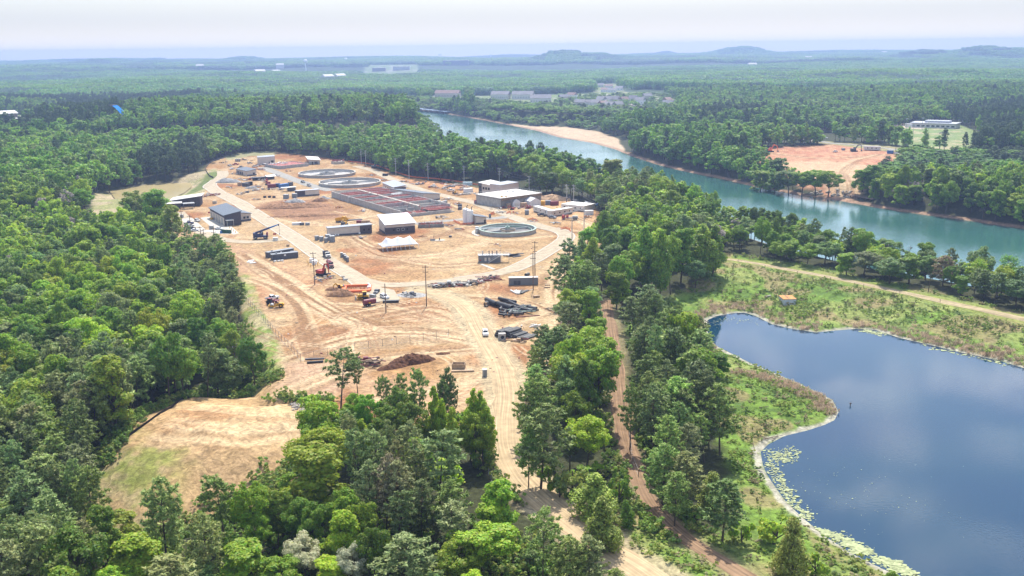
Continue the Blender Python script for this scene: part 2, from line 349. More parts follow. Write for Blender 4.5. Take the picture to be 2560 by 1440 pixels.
# ------------------------------------------------------------------ ground sheet
def build_ground():
    rr = [55.]
    while rr[-1] < 9700: rr.append(rr[-1] * (1.0036 if 230 < rr[-1] < 880 else 1.0068))
    rr = np.array(rr)
    az = np.radians(np.concatenate([np.arange(-80, -30, 1.25), np.arange(-30, 30, .075), np.arange(30, 81, 1.25)]))
    A, Rr = np.meshgrid(az, rr)
    X = (Rr * np.sin(A)).ravel(); Y = (Rr * np.cos(A)).ravel()
    nr, na = A.shape
    Z = HT(X, Y)
    n = len(X); C = np.empty((n, 3))
    ff = np.array((.05, .055, .024))
    C[:] = ff
    nz1 = fbm(X / 14, Y / 14, 1); nz2 = fbm(X / 60, Y / 60, 6); nz3 = vnoise(X / 2.2, Y / 2.2, 12); nz4 = fbm(X / 4.5, Y / 4.5, 15)
    far = sstep(900, 2200, np.hypot(X, Y))[:, None]
    C[:] = C * (1 - far) + far * (np.array((.045, .075, .028)) * (.7 + .6 * nz2[:, None]))
    def blend(mask, col): C[:] = C * (1 - mask[:, None]) + np.asarray(col) * mask[:, None]
    def local(poly, pad):
        lo = poly.min(0) - pad; hi = poly.max(0) + pad
        return np.where((X > lo[0]) & (X < hi[0]) & (Y > lo[1]) & (Y < hi[1]))[0]
    def region(poly, colfn, soft=2.5, wob=4):
        i = local(poly, 15); s = sdist(poly, X[i], Y[i]) + (nz1[i] - .5) * wob + (nz3[i] - .5) * soft
        m = sstep(soft, -soft, s)[:, None]
        C[i] = C[i] * (1 - m) + colfn(i) * m
    lerp = lambda a, b, t: np.asarray(a) * (1 - t[:, None]) + np.asarray(b) * t[:, None]
    # grassland around the pond, dike, banks
    def meadow(i):
        c = lerp((.15, .24, .040), (.24, .28, .080), sstep(.35, .65, nz1[i]))
        c = c * (1 - .5 * sstep(.5, .7, nz4[i])[:, None]) + np.array((.06, .11, .03)) * .5 * sstep(.5, .7, nz4[i])[:, None]
        b = sstep(.58, .72, vnoise(X[i] / 9 + 3, Y[i] / 9, 44)); return c * (1 - .6 * b[:, None]) + np.array((.30, .20, .12)) * .6 * b[:, None]
    region(MEADOW, meadow, 3, 6)
    # site soil
    def site(i):
        c = lerp((.53, .385, .225), (.45, .275, .135), sstep(.38, .62, nz2[i]))
        c = c * (1 - .75 * sstep(.52, .75, nz1[i])[:, None]) + np.array((.62, .49, .325)) * .75 * sstep(.52, .75, nz1[i])[:, None]
        r = sstep(.55, .72, fbm(X[i] / 33 + 9, Y[i] / 33, 51)) * .95
        c = c * (1 - r[:, None]) + np.array((.40, .195, .095)) * r[:, None]
        return c * np.array((.735, .68, .60)) * (.82 + .36 * nz4[i][:, None]) * (.92 + .16 * nz3[i][:, None])
    region(SITE, site, 1.5, 3)
    region(MOUNDCLR, lambda i: lerp((.47, .315, .155), (.38, .25, .12), sstep(.35, .6, nz4[i])), 3, 8)
    def grassyslope(i):
        t = sstep(.45, .62, fbm(X[i] / 7 + 5, Y[i] / 7, 61)); return lerp((.36, .26, .14), (.22, .23, .06), t)
    region(WP([(240, 1180), (330, 1150), (430, 1130), (520, 1130), (500, 1200), (420, 1260), (330, 1330), (270, 1300)], -6), grassyslope, 9, 22)
    region(WP([(500, 1150), (640, 1180), (720, 1170), (700, 1240), (600, 1290), (440, 1280)], -6), lambda i: lerp((.45, .30, .155), (.34, .225, .115), nz4[i]), 8, 18)
    region(np.vstack([MTOP]), lambda i: lerp((.54, .385, .205), (.42, .245, .115), sstep(.4, .6, nz1[i])) * (.85 + .3 * nz4[i][:, None]), 5, 12)
    region(WP([(230, 1180), (300, 1100), (400, 1035), (520, 985), (640, 955), (700, 970), (640, 995), (480, 1002), (380, 1052), (300, 1125), (262, 1180)], -5), lambda i: lerp((.13, .18, .05), (.26, .24, .10), nz4[i]), 1.5, 4)
    for P in ([(270, 1240), (330, 1215), (420, 1270), (380, 1340), (290, 1330)], [(235, 1185), (300, 1105), (330, 1110), (290, 1190), (255, 1230)]): region(WP(P, -5), lambda i: lerp((.19, .22, .05), (.33, .27, .13), sstep(.4, .62, nz4[i])), 6, 16)
    def emb(i):
        t = sstep(.47, .62, fbm(X[i] / 5, Y[i] / 5, 71)); return lerp((.36, .31, .165), (.16, .25, .035), t * .8)
    region(EMB, emb, 1, 2)
    region(BASINCLR, lambda i: lerp((.38, .31, .19), (.27, .27, .11), sstep(.4, .6, nz1[i])), 2, 6)
    region(WP([(448, 490), (480, 466), (520, 440), (552, 432), (555, 440), (520, 466), (505, 482), (470, 492)], -2), lambda i: lerp((.17, .19, .06), (.12, .17, .045), nz4[i]), 1.5, 3)
    region(WP([(560, 395), (600, 389), (690, 384), (690, 392), (620, 396), (570, 404)], 0), lambda i: lerp((.24, .25, .11), (.34, .30, .17), nz4[i]), 1.5, 3)
    # dug red earth in the middle and graded areas
    for P, c1, c2, sf in (
        ([(640, 512), (700, 500), (800, 498), (830, 520), (870, 525), (840, 545), (760, 552), (690, 540)], (0.240, 0.124, 0.065), (0.336, 0.192, 0.106), 2.5),
        ([(700, 905), (720, 930), (690, 975), (800, 1000), (900, 960), (830, 900)], (0.400, 0.256, 0.160), (0.464, 0.320, 0.198), 4),
        ([(435, 575), (470, 585), (560, 612), (630, 625), (640, 680), (600, 690), (520, 640), (440, 600)], (0.352, 0.216, 0.122), (0.432, 0.280, 0.160), 4),
        ([(640, 690), (700, 650), (760, 680), (800, 740), (740, 780), (660, 770)], (0.400, 0.232, 0.122), (0.464, 0.304, 0.175), 8),
        ([(820, 865), (1000, 810), (1140, 810), (1150, 835), (1000, 870), (850, 890)], (0.336, 0.224, 0.122), (0.384, 0.264, 0.144), 3),
        ([(1180, 755), (1230, 800), (1270, 830), (1220, 770)], (0.336, 0.216, 0.122), (0.384, 0.248, 0.144), 2),
        ([(880, 930), (1000, 950), (1100, 960), (1200, 950), (1210, 1000), (1050, 1040), (900, 1000)], (0.400, 0.240, 0.129), (0.464, 0.304, 0.175), 6),
        ([(1140, 465), (1300, 480), (1420, 500), (1500, 545), (1520, 585), (1440, 560), (1300, 520)], (0.480, 0.272, 0.129), (0.512, 0.336, 0.182), 8),
        ([(900, 412), (1000, 443), (1160, 468), (1160, 476), (1000, 452), (900, 420)], (0.416, 0.208, 0.099), (0.464, 0.272, 0.144), 4)):
        region(WP(P), lambda i, a=c1, b=c2: lerp(a, b, nz4[i]), sf, 6)
    # far clearings
    region(FIELD, lambda i: lerp((.40, .18, .10), (.47, .27, .155), sstep(.35, .65, nz4[i])), 3, 5)
    region(WP([(1930, 415), (2060, 410), (2180, 425), (2150, 480), (2110, 486), (2060, 470), (1990, 440)], -3), lambda i: lerp((.47, .31, .18), (.51, .36, .22), nz4[i]), 6, 8)
    region(BALL, lambda i: lerp((.19, .25, .09), (.36, .32, .18), sstep(.5, .7, nz1[i])), 2, 3)
    region(WP([(2225, 318), (2290, 312), (2330, 322), (2300, 330), (2250, 326)], -3), lambda i: lerp((.5, .4, .28), (.45, .42, .38), nz1[i]), 2, 3)
    region(VERGE, lambda i: lerp((.26, .26, .10), (.34, .28, .15), nz1[i]), 2, 3)
    region(SANDBAR, lambda i: lerp((.52, .40, .27), (.44, .33, .21), nz1[i]), 2, 5)
    for T in (TOWN1, TOWN3, TOWN4): region(T, lambda i: lerp((.16, .20, .07), (.36, .33, .28), sstep(.55, .7, nz1[i])), 4, 8)
    for T in (TOWN2, TOWN5, MILL, LPOOL): region(T, lambda i: lerp((.15, .20, .07), (.30, .29, .25), sstep(.55, .75, nz1[i])), 4, 8)
    # wheel tracks: lanes of parallel streaks
    lanes = [([(1222, 862), (1180, 850), (1090, 835), (980, 830), (860, 850), (760, 890)], 16, .55), ([(1200, 830), (1100, 800), (980, 770), (900, 760), (800, 760), (700, 770)], 18, .5),
        ([(1190, 815), (1150, 790), (1080, 770), (960, 790), (820, 820), (760, 850)], 14, .5), ([(620, 640), (690, 690), (760, 740), (850, 790), (930, 820)], 15, .6),
        ([(640, 700), (690, 720), (740, 760), (770, 840), (790, 900)], 10, .5), ([(1050, 722), (1000, 745), (930, 775), (830, 790)], 10, .5), ([(1330, 960), (1380, 860), (1392, 780), (1380, 720), (1400, 660), (1440, 610), (1480, 570), (1440, 545)], 11, .65),
        ([(1210, 860), (1280, 820), (1360, 790), (1390, 770)], 8, .6), ([(1100, 740), (1200, 742), (1300, 755), (1370, 780)], 9, .6), ([(1230, 870), (1100, 880), (980, 895), (860, 930), (720, 985)], 12, .55),
        ([(1240, 920), (1150, 960), (1050, 980), (950, 1000)], 9, .45), ([(900, 640), (1000, 650), (1100, 665), (1180, 660)], 14, .35), ([(870, 600), (950, 640), (1080, 640), (1200, 610)], 12, .35), ([(830, 530), (900, 545), (940, 560)], 8, .5),
        ([(690, 545), (760, 560), (850, 560), (940, 540)], 9, .5), ([(700, 480), (760, 486), (830, 500), (880, 530)], 8, .45), ([(1100, 560), (1180, 590), (1260, 600), (1370, 590)], 9, .4), ([(1000, 470), (1100, 500), (1200, 540), (1320, 565), (1440, 580)], 10, .5),
        ([(900, 440), (960, 455), (1060, 490), (1150, 500)], 8, .5), ([(860, 560), (900, 600), (950, 620), (1060, 600), (1150, 575), (1190, 570)], 8, .55), ([(590, 420), (640, 430), (660, 450), (640, 480)], 8, .4), ([(1500, 560), (1450, 620), (1400, 690)], 8, .55),
        ([(480, 1030), (560, 1040), (660, 1050), (820, 1050)], 9, .3), ([(440, 1060), (540, 1075), (640, 1080), (800, 1062)], 9, .35), ([(400, 1085), (470, 1090), (600, 1105), (700, 1090)], 8, .25), ([(2240, 395), (2150, 400), (2050, 405), (1950, 395), (1900, 388)], 14, .4), ([(2120, 480), (2110, 440), (2140, 410), (2200, 395)], 12, .45)]
    for k, (P, w, st) in enumerate(lanes):
        pl = spline(WP(P, 0 if k < 25 else -3), 6); i = local(pl, w); xs, ys = X[i], Y[i]
        d, c, a = pline(pl, xs, ys); c = c + (vnoise(a / 34, a * 0, k) - .5) * 4
        s = vnoise(c * .72 + 50, a / 60, 80 + k) * .6 + vnoise(c * .31 + 9, a / 80, 90 + k) * .4
        m = sstep(w * .62, w * .2, d) * min(.9, st * 1.6)
        lt = np.array((.53, .395, .235)); dk = np.array((.255, .145, .072))
        t = sstep(.34, .62, s)[:, None]; cc = dk * (1 - t) + lt * t
        C[i] = C[i] * (1 - m[:, None]) + cc * m[:, None]
    # mud curls left by turning machines
    rg = np.random.default_rng(5)
    for k in range(110):
        q = W(rg.uniform(640, 1300), rg.uniform(600, 900)) if k < 76 else W(rg.uniform(560, 1420), rg.uniform(420, 600))
        th = rg.uniform(0, 6.28); L = rg.uniform(14, 46); cv = rg.normal(0, .03); pts = []
        x, y = q[0], q[1]
        for _ in range(int(L / 3)): pts.append((x, y)); x += 3 * math.cos(th); y += 3 * math.sin(th); th += cv * 3
        pl = np.array(pts); i = local(pl, 4); xs, ys = X[i], Y[i]
        if len(i) == 0: continue
        if sdist(SITE, np.array([q[0]]), np.array([q[1]]))[0] > 0: continue
        d, c, a = pline(pl, xs, ys)
        m = np.maximum(sstep(.6, .15, np.abs(np.abs(c) - 1.05)), 0) * (d < 2.2) * .6
        cc = np.array((.30, .17, .09)) if k % 3 else np.array((.56, .43, .27))
        C[i] = C[i] * (1 - m[:, None]) + cc * m[:, None]
    # shores
    i = local(POND, 30); s = sdist(POND, X[i], Y[i]); w = s + (nz1[i] - .5) * 2.6 + (nz3[i] - .5) * 1.2
    m = (sstep(-1.5, .2, w) * sstep(2.0, .9, w))[:, None]; C[i] = C[i] * (1 - m) + np.array((.38, .36, .28)) * m
    m = (sstep(1.2, 2.2, w) * sstep(4.5, 2.6, w) * sstep(.35, .55, nz1[i]))[:, None] * .7; C[i] = C[i] * (1 - m) + np.array((.14, .22, .03)) * m
    m = (s < -1)[:, None]; C[i] = np.where(m, (.05, .05, .04), C[i])
    i = local(RIVER, 30); s = sdist(RIVER, X[i], Y[i]); w = s + (nz1[i] - .5) * 3
    m = (sstep(-1, .5, w) * sstep(6, 3, w))[:, None] * .85; C[i] = C[i] * (1 - m) + np.array((.33, .21, .14)) * m
    i = local(BASIN, 20); s = sdist(BASIN, X[i], Y[i]); m = sstep(7, 1, s + (nz1[i] - .5) * 5)[:, None]; C[i] = C[i] * (1 - m) + np.array((.45, .35, .22)) * m
    # verges of the woodland tracks
    for nm, wd, c in (('haul', 6.5, (.42, .34, .21)), ('woods', 4, (.24, .20, .10)), ('dike', 4.5, (.22, .25, .06))):
        pl = ROADS[nm][0]; i = local(pl, 10); d, cr, a = pline(pl[::3], X[i], Y[i])
        m = sstep(wd + 1.5, wd - 1.5, d + (nz1[i] - .5) * 3)[:, None] * .85; C[i] = C[i] * (1 - m) + np.array(c) * (.8 + .4 * nz4[i][:, None]) * m
    C = np.clip(C, .01, .95)
    idx = np.arange(nr * na).reshape(nr, na)
    f = np.stack([idx[:-1, :-1], idx[:-1, 1:], idx[1:, 1:], idx[1:, :-1]], -1).reshape(-1, 4)[:, ::-1]
    m = bpy.data.materials.new("soil_and_grass"); m.use_nodes = True; nt = m.node_tree; N = nt.nodes; L = nt.links
    b = N["Principled BSDF"]; b.inputs["Roughness"].default_value = .95; b.inputs["Specular IOR Level"].default_value = .1
    at = N.new("ShaderNodeAttribute"); at.attribute_name = "col"
    tc = N.new("ShaderNodeTexCoord")
    def nzn(sc, det, lo, hi):
        q = N.new("ShaderNodeTexNoise"); q.inputs["Scale"].default_value = sc; q.inputs["Detail"].default_value = det; q.inputs["Roughness"].default_value = .65; L.new(tc.outputs["Object"], q.inputs["Vector"])
        r = N.new("ShaderNodeMapRange"); r.inputs["From Min"].default_value = .3; r.inputs["From Max"].default_value = .7; r.inputs["To Min"].default_value = lo; r.inputs["To Max"].default_value = hi; L.new(q.outputs["Fac"], r.inputs["Value"]); return q, r
    q1, r1 = nzn(.9, 6, .72, 1.2); q2, r2 = nzn(.12, 5, .85, 1.12); q3, r3 = nzn(.30, 4, .70, 1.16); q3.inputs['Distortion'].default_value = 2.2; r3.inputs['From Min'].default_value = .40; r3.inputs['From Max'].default_value = .60
    mm = N.new("ShaderNodeMath"); mm.operation = 'MULTIPLY'; L.new(r1.outputs[0], mm.inputs[0]); L.new(r2.outputs[0], mm.inputs[1]); m3 = N.new('ShaderNodeMath'); m3.operation = 'MULTIPLY'; L.new(mm.outputs[0], m3.inputs[0]); L.new(r3.outputs[0], m3.inputs[1]); mm = m3
    mx = N.new("ShaderNodeMix"); mx.data_type = 'RGBA'; mx.blend_type = 'MULTIPLY'; mx.inputs[0].default_value = 1
    L.new(at.outputs["Color"], mx.inputs[6]); L.new(mm.outputs[0], mx.inputs[7]); L.new(mx.outputs[2], b.inputs["Base Color"])
    bp = N.new("ShaderNodeBump"); bp.inputs["Strength"].default_value = .6; bp.inputs["Distance"].default_value = .5; L.new(q1.outputs["Fac"], bp.inputs["Height"]); L.new(bp.outputs["Normal"], b.inputs["Normal"])
    me = npmesh("ground", np.stack([X, Y, Z], 1), f, [m], None, True)
    ca = me.attributes.new("col", 'FLOAT_COLOR', 'POINT')
    ca.data.foreach_set('color', np.concatenate([C, np.ones((n, 1))], 1).astype(np.float32).ravel())
    o = bpy.data.objects.new("ground", me); COL.objects.link(o); struct(o)
    return o
build_ground()
# ------------------------------------------------------------------ road ribbons
def road_mat(key):
    nm = 'road_' + key
    m = mat(nm, RCOL[key], .95, 0, .22, .35, .1); nt = m.node_tree; N = nt.nodes; L = nt.links
    b = N["Principled BSDF"]; src = b.inputs["Base Color"].links[0].from_socket
    uv = N.new("ShaderNodeAttribute"); uv.attribute_name = "lane"; mp = N.new("ShaderNodeMapping"); mp.inputs["Scale"].default_value = (2.2, .03, 1)
    L.new(uv.outputs["Vector"], mp.inputs["Vector"]); q = N.new("ShaderNodeTexNoise"); q.inputs["Scale"].default_value = 1.; q.inputs["Detail"].default_value = 4; L.new(mp.outputs[0], q.inputs["Vector"])
    r = N.new("ShaderNodeMapRange"); r.inputs["From Min"].default_value = .35; r.inputs["From Max"].default_value = .65; L.new(q.outputs["Fac"], r.inputs["Value"])
    lo, hi = {'pale': (.86, 1.1), 'ashy': (.8, 1.12), 'sand': (.72, 1.18), 'brown': (.62, 1.25), 'duneway': (.6, 1.25)}[key]
    r.inputs["To Min"].default_value = lo; r.inputs["To Max"].default_value = hi
    mx = N.new("ShaderNodeMix"); mx.data_type = 'RGBA'; mx.blend_type = 'MULTIPLY'; mx.inputs[0].default_value = 1
    L.new(src, mx.inputs[6]); L.new(r.outputs[0], mx.inputs[7]); L.new(mx.outputs[2], b.inputs["Base Color"]); return m
RM = {k: road_mat(k) for k in RCOL}
def ribbon(name, pl, w, key, off, wob=0.):
    T = np.gradient(pl, axis=0); T /= np.linalg.norm(T, axis=1)[:, None] + 1e-9; Nn = np.stack([-T[:, 1], T[:, 0]], 1)
    al = np.concatenate([[0], np.cumsum(np.linalg.norm(np.diff(pl, axis=0), axis=1))])
    ks = np.linspace(-.5, .5, 7); V = []; LA = []
    for k in ks:
        ww = w * k
        jit = wob * (vnoise(al / 6, al * 0 + k * 3, 77) - .5) * 2 * (abs(k) > .45)
        P = pl + Nn * (ww + jit)[:, None] if np.ndim(jit) else pl + Nn * ww
        z = HT(P[:, 0], P[:, 1]) + off - .06 * (abs(k) > .45) * (wob > 0)
        V.append(np.stack([P[:, 0], P[:, 1], z], 1)); LA.append(np.stack([np.full(len(pl), ww), al, al * 0], 1))
    V = np.stack(V, 1); n, k = V.shape[:2]; idx = np.arange(n * k).reshape(n, k)
    f = np.stack([idx[:-1, :-1], idx[:-1, 1:], idx[1:, 1:], idx[1:, :-1]], -1).reshape(-1, 4)[:, ::-1]
    me = npmesh(name, V.reshape(-1, 3), f, [RM[key]], None, True)
    a = me.attributes.new("lane", 'FLOAT_VECTOR', 'POINT'); a.data.foreach_set('vector', np.stack(LA, 1).astype(np.float32).ravel())
    o = bpy.data.objects.new(name, me); COL.objects.link(o); return struct(o)
def kerb(pl, side, w, a=0, b=None):
    pl = pl[a:b]; T = np.gradient(pl, axis=0); T /= np.linalg.norm(T, axis=1)[:, None] + 1e-9; Nn = np.stack([-T[:, 1], T[:, 0]], 1)
    mb = MB(); q0 = pl + Nn * side * (w / 2 + .02); q1 = pl + Nn * side * (w / 2 + .62)
    z = HT(q0[:, 0], q0[:, 1])
    for i in range(len(pl) - 1):
        b4 = [(q0[i][0], q0[i][1], z[i] - .2), (q1[i][0], q1[i][1], z[i] - .2), (q1[i + 1][0], q1[i + 1][1], z[i + 1] - .2), (q0[i + 1][0], q0[i + 1][1], z[i + 1] - .2)]
        t4 = [(p[0], p[1], p[2] + .36) for p in b4]
        mb.hexa(b4, t4)
    return struct(mb.build('kerb', 'concpale'))
ribbon('site_road', *ROADS['main'], .12); ribbon('loop_road', *ROADS['loop'], .10); ribbon('back_road', *ROADS['back'], .115)
ribbon('driveway', *ROADS['shopdrive'], .105); ribbon('gravel_lane', *ROADS['gravel'], .095, .8); ribbon('dirt_road', *ROADS['haul'], .09, 1.2)
ribbon('woodland_track', *ROADS['woods'], .10, .5); ribbon('dike_track', *ROADS['dike'], .10, .4); ribbon('far_lane', *ROADS['bank'], .2, .3)
_m = ROADS['main'][0]; _n = len(_m)
kerb(_m, 1, 9.0, 16, int(_n * .80)); kerb(_m, -1, 9.0, 16)
_l = ROADS['loop'][0]; kerb(_l, 1, 8.0, 14, int(len(_l) * .42)); kerb(_l, -1, 8.0, 22, int(len(_l) * .34))
# paved slabs beside the workshop
def slab(name, pts, z, h, m='concpale'):
    q = WP(pts); mb = MB(); n = len(q)
    vs = [(p[0], p[1], z - .3) for p in q] + [(p[0], p[1], z + h) for p in q]
    mb._add(vs, [tuple(range(n - 1, -1, -1)), tuple(range(n, 2 * n))] + [(i, (i + 1) % n, n + (i + 1) % n, n + i) for i in range(n)])
    a = sum((q[i][0] * q[(i + 1) % n][1] - q[(i + 1) % n][0] * q[i][1]) for i in range(n))
    if a < 0: mb.Fc = [tuple(reversed(f)) for f in mb.Fc]
    return struct(mb.build(name, m))
slab('concrete_apron', [(500, 545), (535, 541), (562, 567), (578, 566), (597, 583), (585, 587), (560, 577), (535, 573)], .05, .09)
slab('parking_lot', [(452, 548), (480, 545), (515, 575), (560, 574), (575, 586), (520, 584), (480, 577)], .04, .08, 'concpale')
slab('parking_court', [(905, 722), (935, 716), (985, 726), (1000, 750), (965, 756), (935, 738)], .07, .14, mat('court_paving', (.40, .335, .235), .9, 0, .2, .3))
# ------------------------------------------------------------------ water
def water(name, poly, z, pad, col, rough, wave, bump, murk):
    c = poly.mean(0); n = len(poly)
    A = sum(poly[i][0] * poly[(i + 1) % n][1] - poly[(i + 1) % n][0] * poly[i][1] for i in range(n))
    P = []
    for i in range(n):
        a, b, d = poly[i - 1], poly[i], poly[(i + 1) % n]
        t = (b - a) / np.linalg.norm(b - a) + (d - b) / np.linalg.norm(d - b); t /= np.linalg.norm(t) + 1e-9
        nn = np.array([t[1], -t[0]]) * (1 if A > 0 else -1); P.append(b + nn * pad)
    me = bpy.data.meshes.new(name); vs = [(p[0], p[1], z) for p in P]; me.from_pydata(vs, [], [tuple(range(n)) if A > 0 else tuple(range(n - 1, -1, -1))])
    m = bpy.data.materials.new(name + "_water"); m.use_nodes = True; nt = m.node_tree; N = nt.nodes; L = nt.links
    b = N["Principled BSDF"]; b.inputs["Roughness"].default_value = rough; b.inputs["IOR"].default_value = 1.38
    tc = N.new("ShaderNodeTexCoord"); big = N.new("ShaderNodeTexNoise"); big.inputs["Scale"].default_value = .02; big.inputs["Detail"].default_value = 3; L.new(tc.outputs["Object"], big.inputs["Vector"])
    rp = N.new("ShaderNodeMapRange"); rp.inputs["From Min"].default_value = .35; rp.inputs["From Max"].default_value = .65; L.new(big.outputs["Fac"], rp.inputs["Value"])
    mx = N.new("ShaderNodeMix"); mx.data_type = 'RGBA'; L.new(rp.outputs[0], mx.inputs[0]); mx.inputs[6].default_value = (*col, 1); mx.inputs[7].default_value = (*murk, 1); L.new(mx.outputs[2], b.inputs["Base Color"])
    mp = N.new("ShaderNodeMapping"); mp.inputs["Scale"].default_value = wave; L.new(tc.outputs["Object"], mp.inputs["Vector"])
    q = N.new("ShaderNodeTexNoise"); q.inputs["Scale"].default_value = 1; q.inputs["Detail"].default_value = 4; L.new(mp.outputs[0], q.inputs["Vector"])
    # breeze patches: the ripples are stronger in places
    mu = N.new("ShaderNodeMath"); mu.operation = 'MULTIPLY'; pw = N.new("ShaderNodeMapRange"); pw.inputs["From Min"].default_value = .42; pw.inputs["From Max"].default_value = .62; pw.inputs["To Min"].default_value = .25; pw.inputs["To Max"].default_value = 1.
    g2 = N.new("ShaderNodeTexNoise"); g2.inputs["Scale"].default_value = .013; g2.inputs["Detail"].default_value = 2; L.new(tc.outputs["Object"], g2.inputs["Vector"]); L.new(g2.outputs["Fac"], pw.inputs["Value"])
    L.new(q.outputs["Fac"], mu.inputs[0]); L.new(pw.outputs[0], mu.inputs[1])
    bp = N.new("ShaderNodeBump"); bp.inputs["Strength"].default_value = bump; bp.inputs["Distance"].default_value = .3; L.new(mu.outputs[0], bp.inputs["Height"]); L.new(bp.outputs["Normal"], b.inputs["Normal"])
    me.materials.append(m); o = bpy.data.objects.new(name, me); COL.objects.link(o); return struct(o)
water('river', RIVER, ZR, 5, (.030, .100, .088), .10, (.8, .8, .8), .5, (.04, .120, .104))
water('pond', POND, ZP, 4, (.003, .030, .070), .03, (1.2, 1.2, .6), .045, (.006, .040, .072))
water('settling_basin', BASIN, -4.2, 3, (.36, .29, .13), .25, (.6, .6, .6), .1, (.40, .32, .15))
# ------------------------------------------------------------------ buildings
def frame(a, b):
    A = G(*a); B = G(*b); d = B - A; wd = float(np.hypot(d[0], d[1])); rz = math.atan2(d[1], d[0])
    return (float(A[0]), float(A[1]), float(min(A[2], B[2]))), wd, rz
def bldg(name, label, a, b, depth, hs, wall, roof, cat='building', bands=None, over=.5, thick=.3, group=None, ov=None):
    """a,b: front corners; hs: heights front-left, front-right, back-right, back-left; bands {face: (h, mat)}"""
    loc, wd, rz = frame(a, b); t = thing(name, label, cat, loc, rz, group)
    c = [(0, 0), (wd, 0), (wd, depth), (0, depth)]
    mb = MB(); mb.hexa([(x, y, -.6) for x, y in c], [(x, y, h) for (x, y), h in zip(c, hs)]); mb.build('wall', wall, t)
    o = over; e = [(-o, -o), (wd + o, -o), (wd + o, depth + o), (-o, depth + o)]
    sx = (hs[1] - hs[0]) / wd; sy = (hs[3] - hs[0]) / depth
    zz = [hs[0] + sx * x + sy * y + .02 for x, y in e]
    mb = MB(); mb.hexa([(x, y, z) for (x, y), z in zip(e, zz)], [(x, y, z + thick) for (x, y), z in zip(e, zz)]); mb.build('roof', roof, t)
    for k, (h, m) in (bands or {}).items():
        mb = MB(); p = .07
        if k == 'f': mb.box(wd / 2, -p / 2, -.5, wd + 2 * p, p, h + .5)
        if k == 'l': mb.box(-p / 2, depth / 2, -.5, p, depth - .01, h + .5)
        if k == 'r': mb.box(wd + p / 2, depth / 2, -.5, p, depth - .01, h + .5)
        mb.build('brick_base', m, t)
    t['_w'] = 0; del t['_w']
    return t, wd, depth
def opening(t, face, wd, dp, u, z, w, h, m='glass', nm='window', fr=None):
    """window, door or shutter on a face, u = metres from the face's left end as seen from outside"""
    mb = MB(); q = .1
    def bx(mb, u, z, w, h, q):
        if face == 'f': mb.box(u, -q / 2, z, w, q, h)
        elif face == 'l': mb.box(-q / 2, dp - u, z, q, w, h)
        else: mb.box(wd + q / 2, u, z, q, w, h)
    bx(mb, u, z, w, h, .14); o = mb.build(nm, m, t)
    if fr:
        f = MB()
        for du, dz, ww, hh in ((0, -.08, w + .16, .08), (0, h, w + .16, .08), (-w / 2 - .04, 0, .08, h), (w / 2 + .04, 0, .08, h)): bx(f, u + du, z + dz, ww, hh, .19)
        f.build('frame', fr, o)
    return o
# workshop with its annex
t, w, d = bldg('workshop_building', 'dark workshop with blue-grey roof beside the car park', (562, 565), (604, 561), 34, (6, 7.6, 7.6, 6), 'brick', 'roofblue', over=.7)
opening(t, 'f', w, d, 2.6, 0, 3.2, 2.8, 'dgrey', 'door')
mb = MB(); mb.box(2.6, -1.5, 3.3, 4.2, 3, .25); mb.build('canopy', 'offwhite', t)
for x in (.8, 4.4): MB().cyl((x, -2.7, -.3), (x, -2.7, 3.3), .09).build('canopy_post', 'offwhite', t)
mb = MB(); mb.box(-.05, 17, .0, .1, 33.6, 4.6); mb.build('cream_wall', 'cream', t)
for k in range(5): opening(t, 'l', w, d, 4 + k * 6.2, 0, 3.8, 4, 'mgrey', 'roller_door')
t, w, d = bldg('workshop_annex', 'cream annex with two windows on the right side of the dark workshop', (603.6, 553.4), (628, 550.6), 15, (4.9, 4.0, 4.0, 4.9), 'cream', 'roofblue', bands={'f': (.9, 'dgrey'), 'r': (.9, 'dgrey')})
for u in (1.9, 3.9): opening(t, 'f', w, d, u, 1.5, 1.2, 1.1, 'glass', 'window', 'dgrey')
# office with the white butterfly roof
t, w, d = bldg('office_building', 'dark office with slanting white roof behind the left trees', (432, 517), (501, 514.5), 12, (4.2, 6.2, 6.2, 4.2), 'brick', 'membrane', over=1.4)
for u in (3, 6.5, 10, 13): opening(t, 'f', w, d, u, .5, 2.4, 2.6, 'glass')
loc, wd, rz = frame((416, 521), (452, 519)); t2 = thing('office_wing', 'low dark wing with white roof joined to the slanting-roofed office', 'building', loc, rz)
mb = MB(); mb.box(wd / 2, 0, -.4, wd, 7, 3.6); mb.build('wall', 'brick', t2); mb = MB(); mb.box(wd / 2, 0, 3.22, wd + 2, 9, .3); mb.build('roof', 'membrane', t2)
loc, wd, rz = frame((458, 522), (487, 520)); t3 = thing('entrance_canopy', 'flat grey entrance canopy on posts before the dark office', 'canopy', loc, rz)
mb = MB(); mb.box(wd / 2, 0, 3.2, wd, 5, .3); mb.build('roof', 'mgrey', t3)
for x in (.4, wd - .4):
    for y in (-2.2, 2.2): MB().cyl((x, y, -.3), (x, y, 3.2), .12).build('post', 'dgrey', t3)
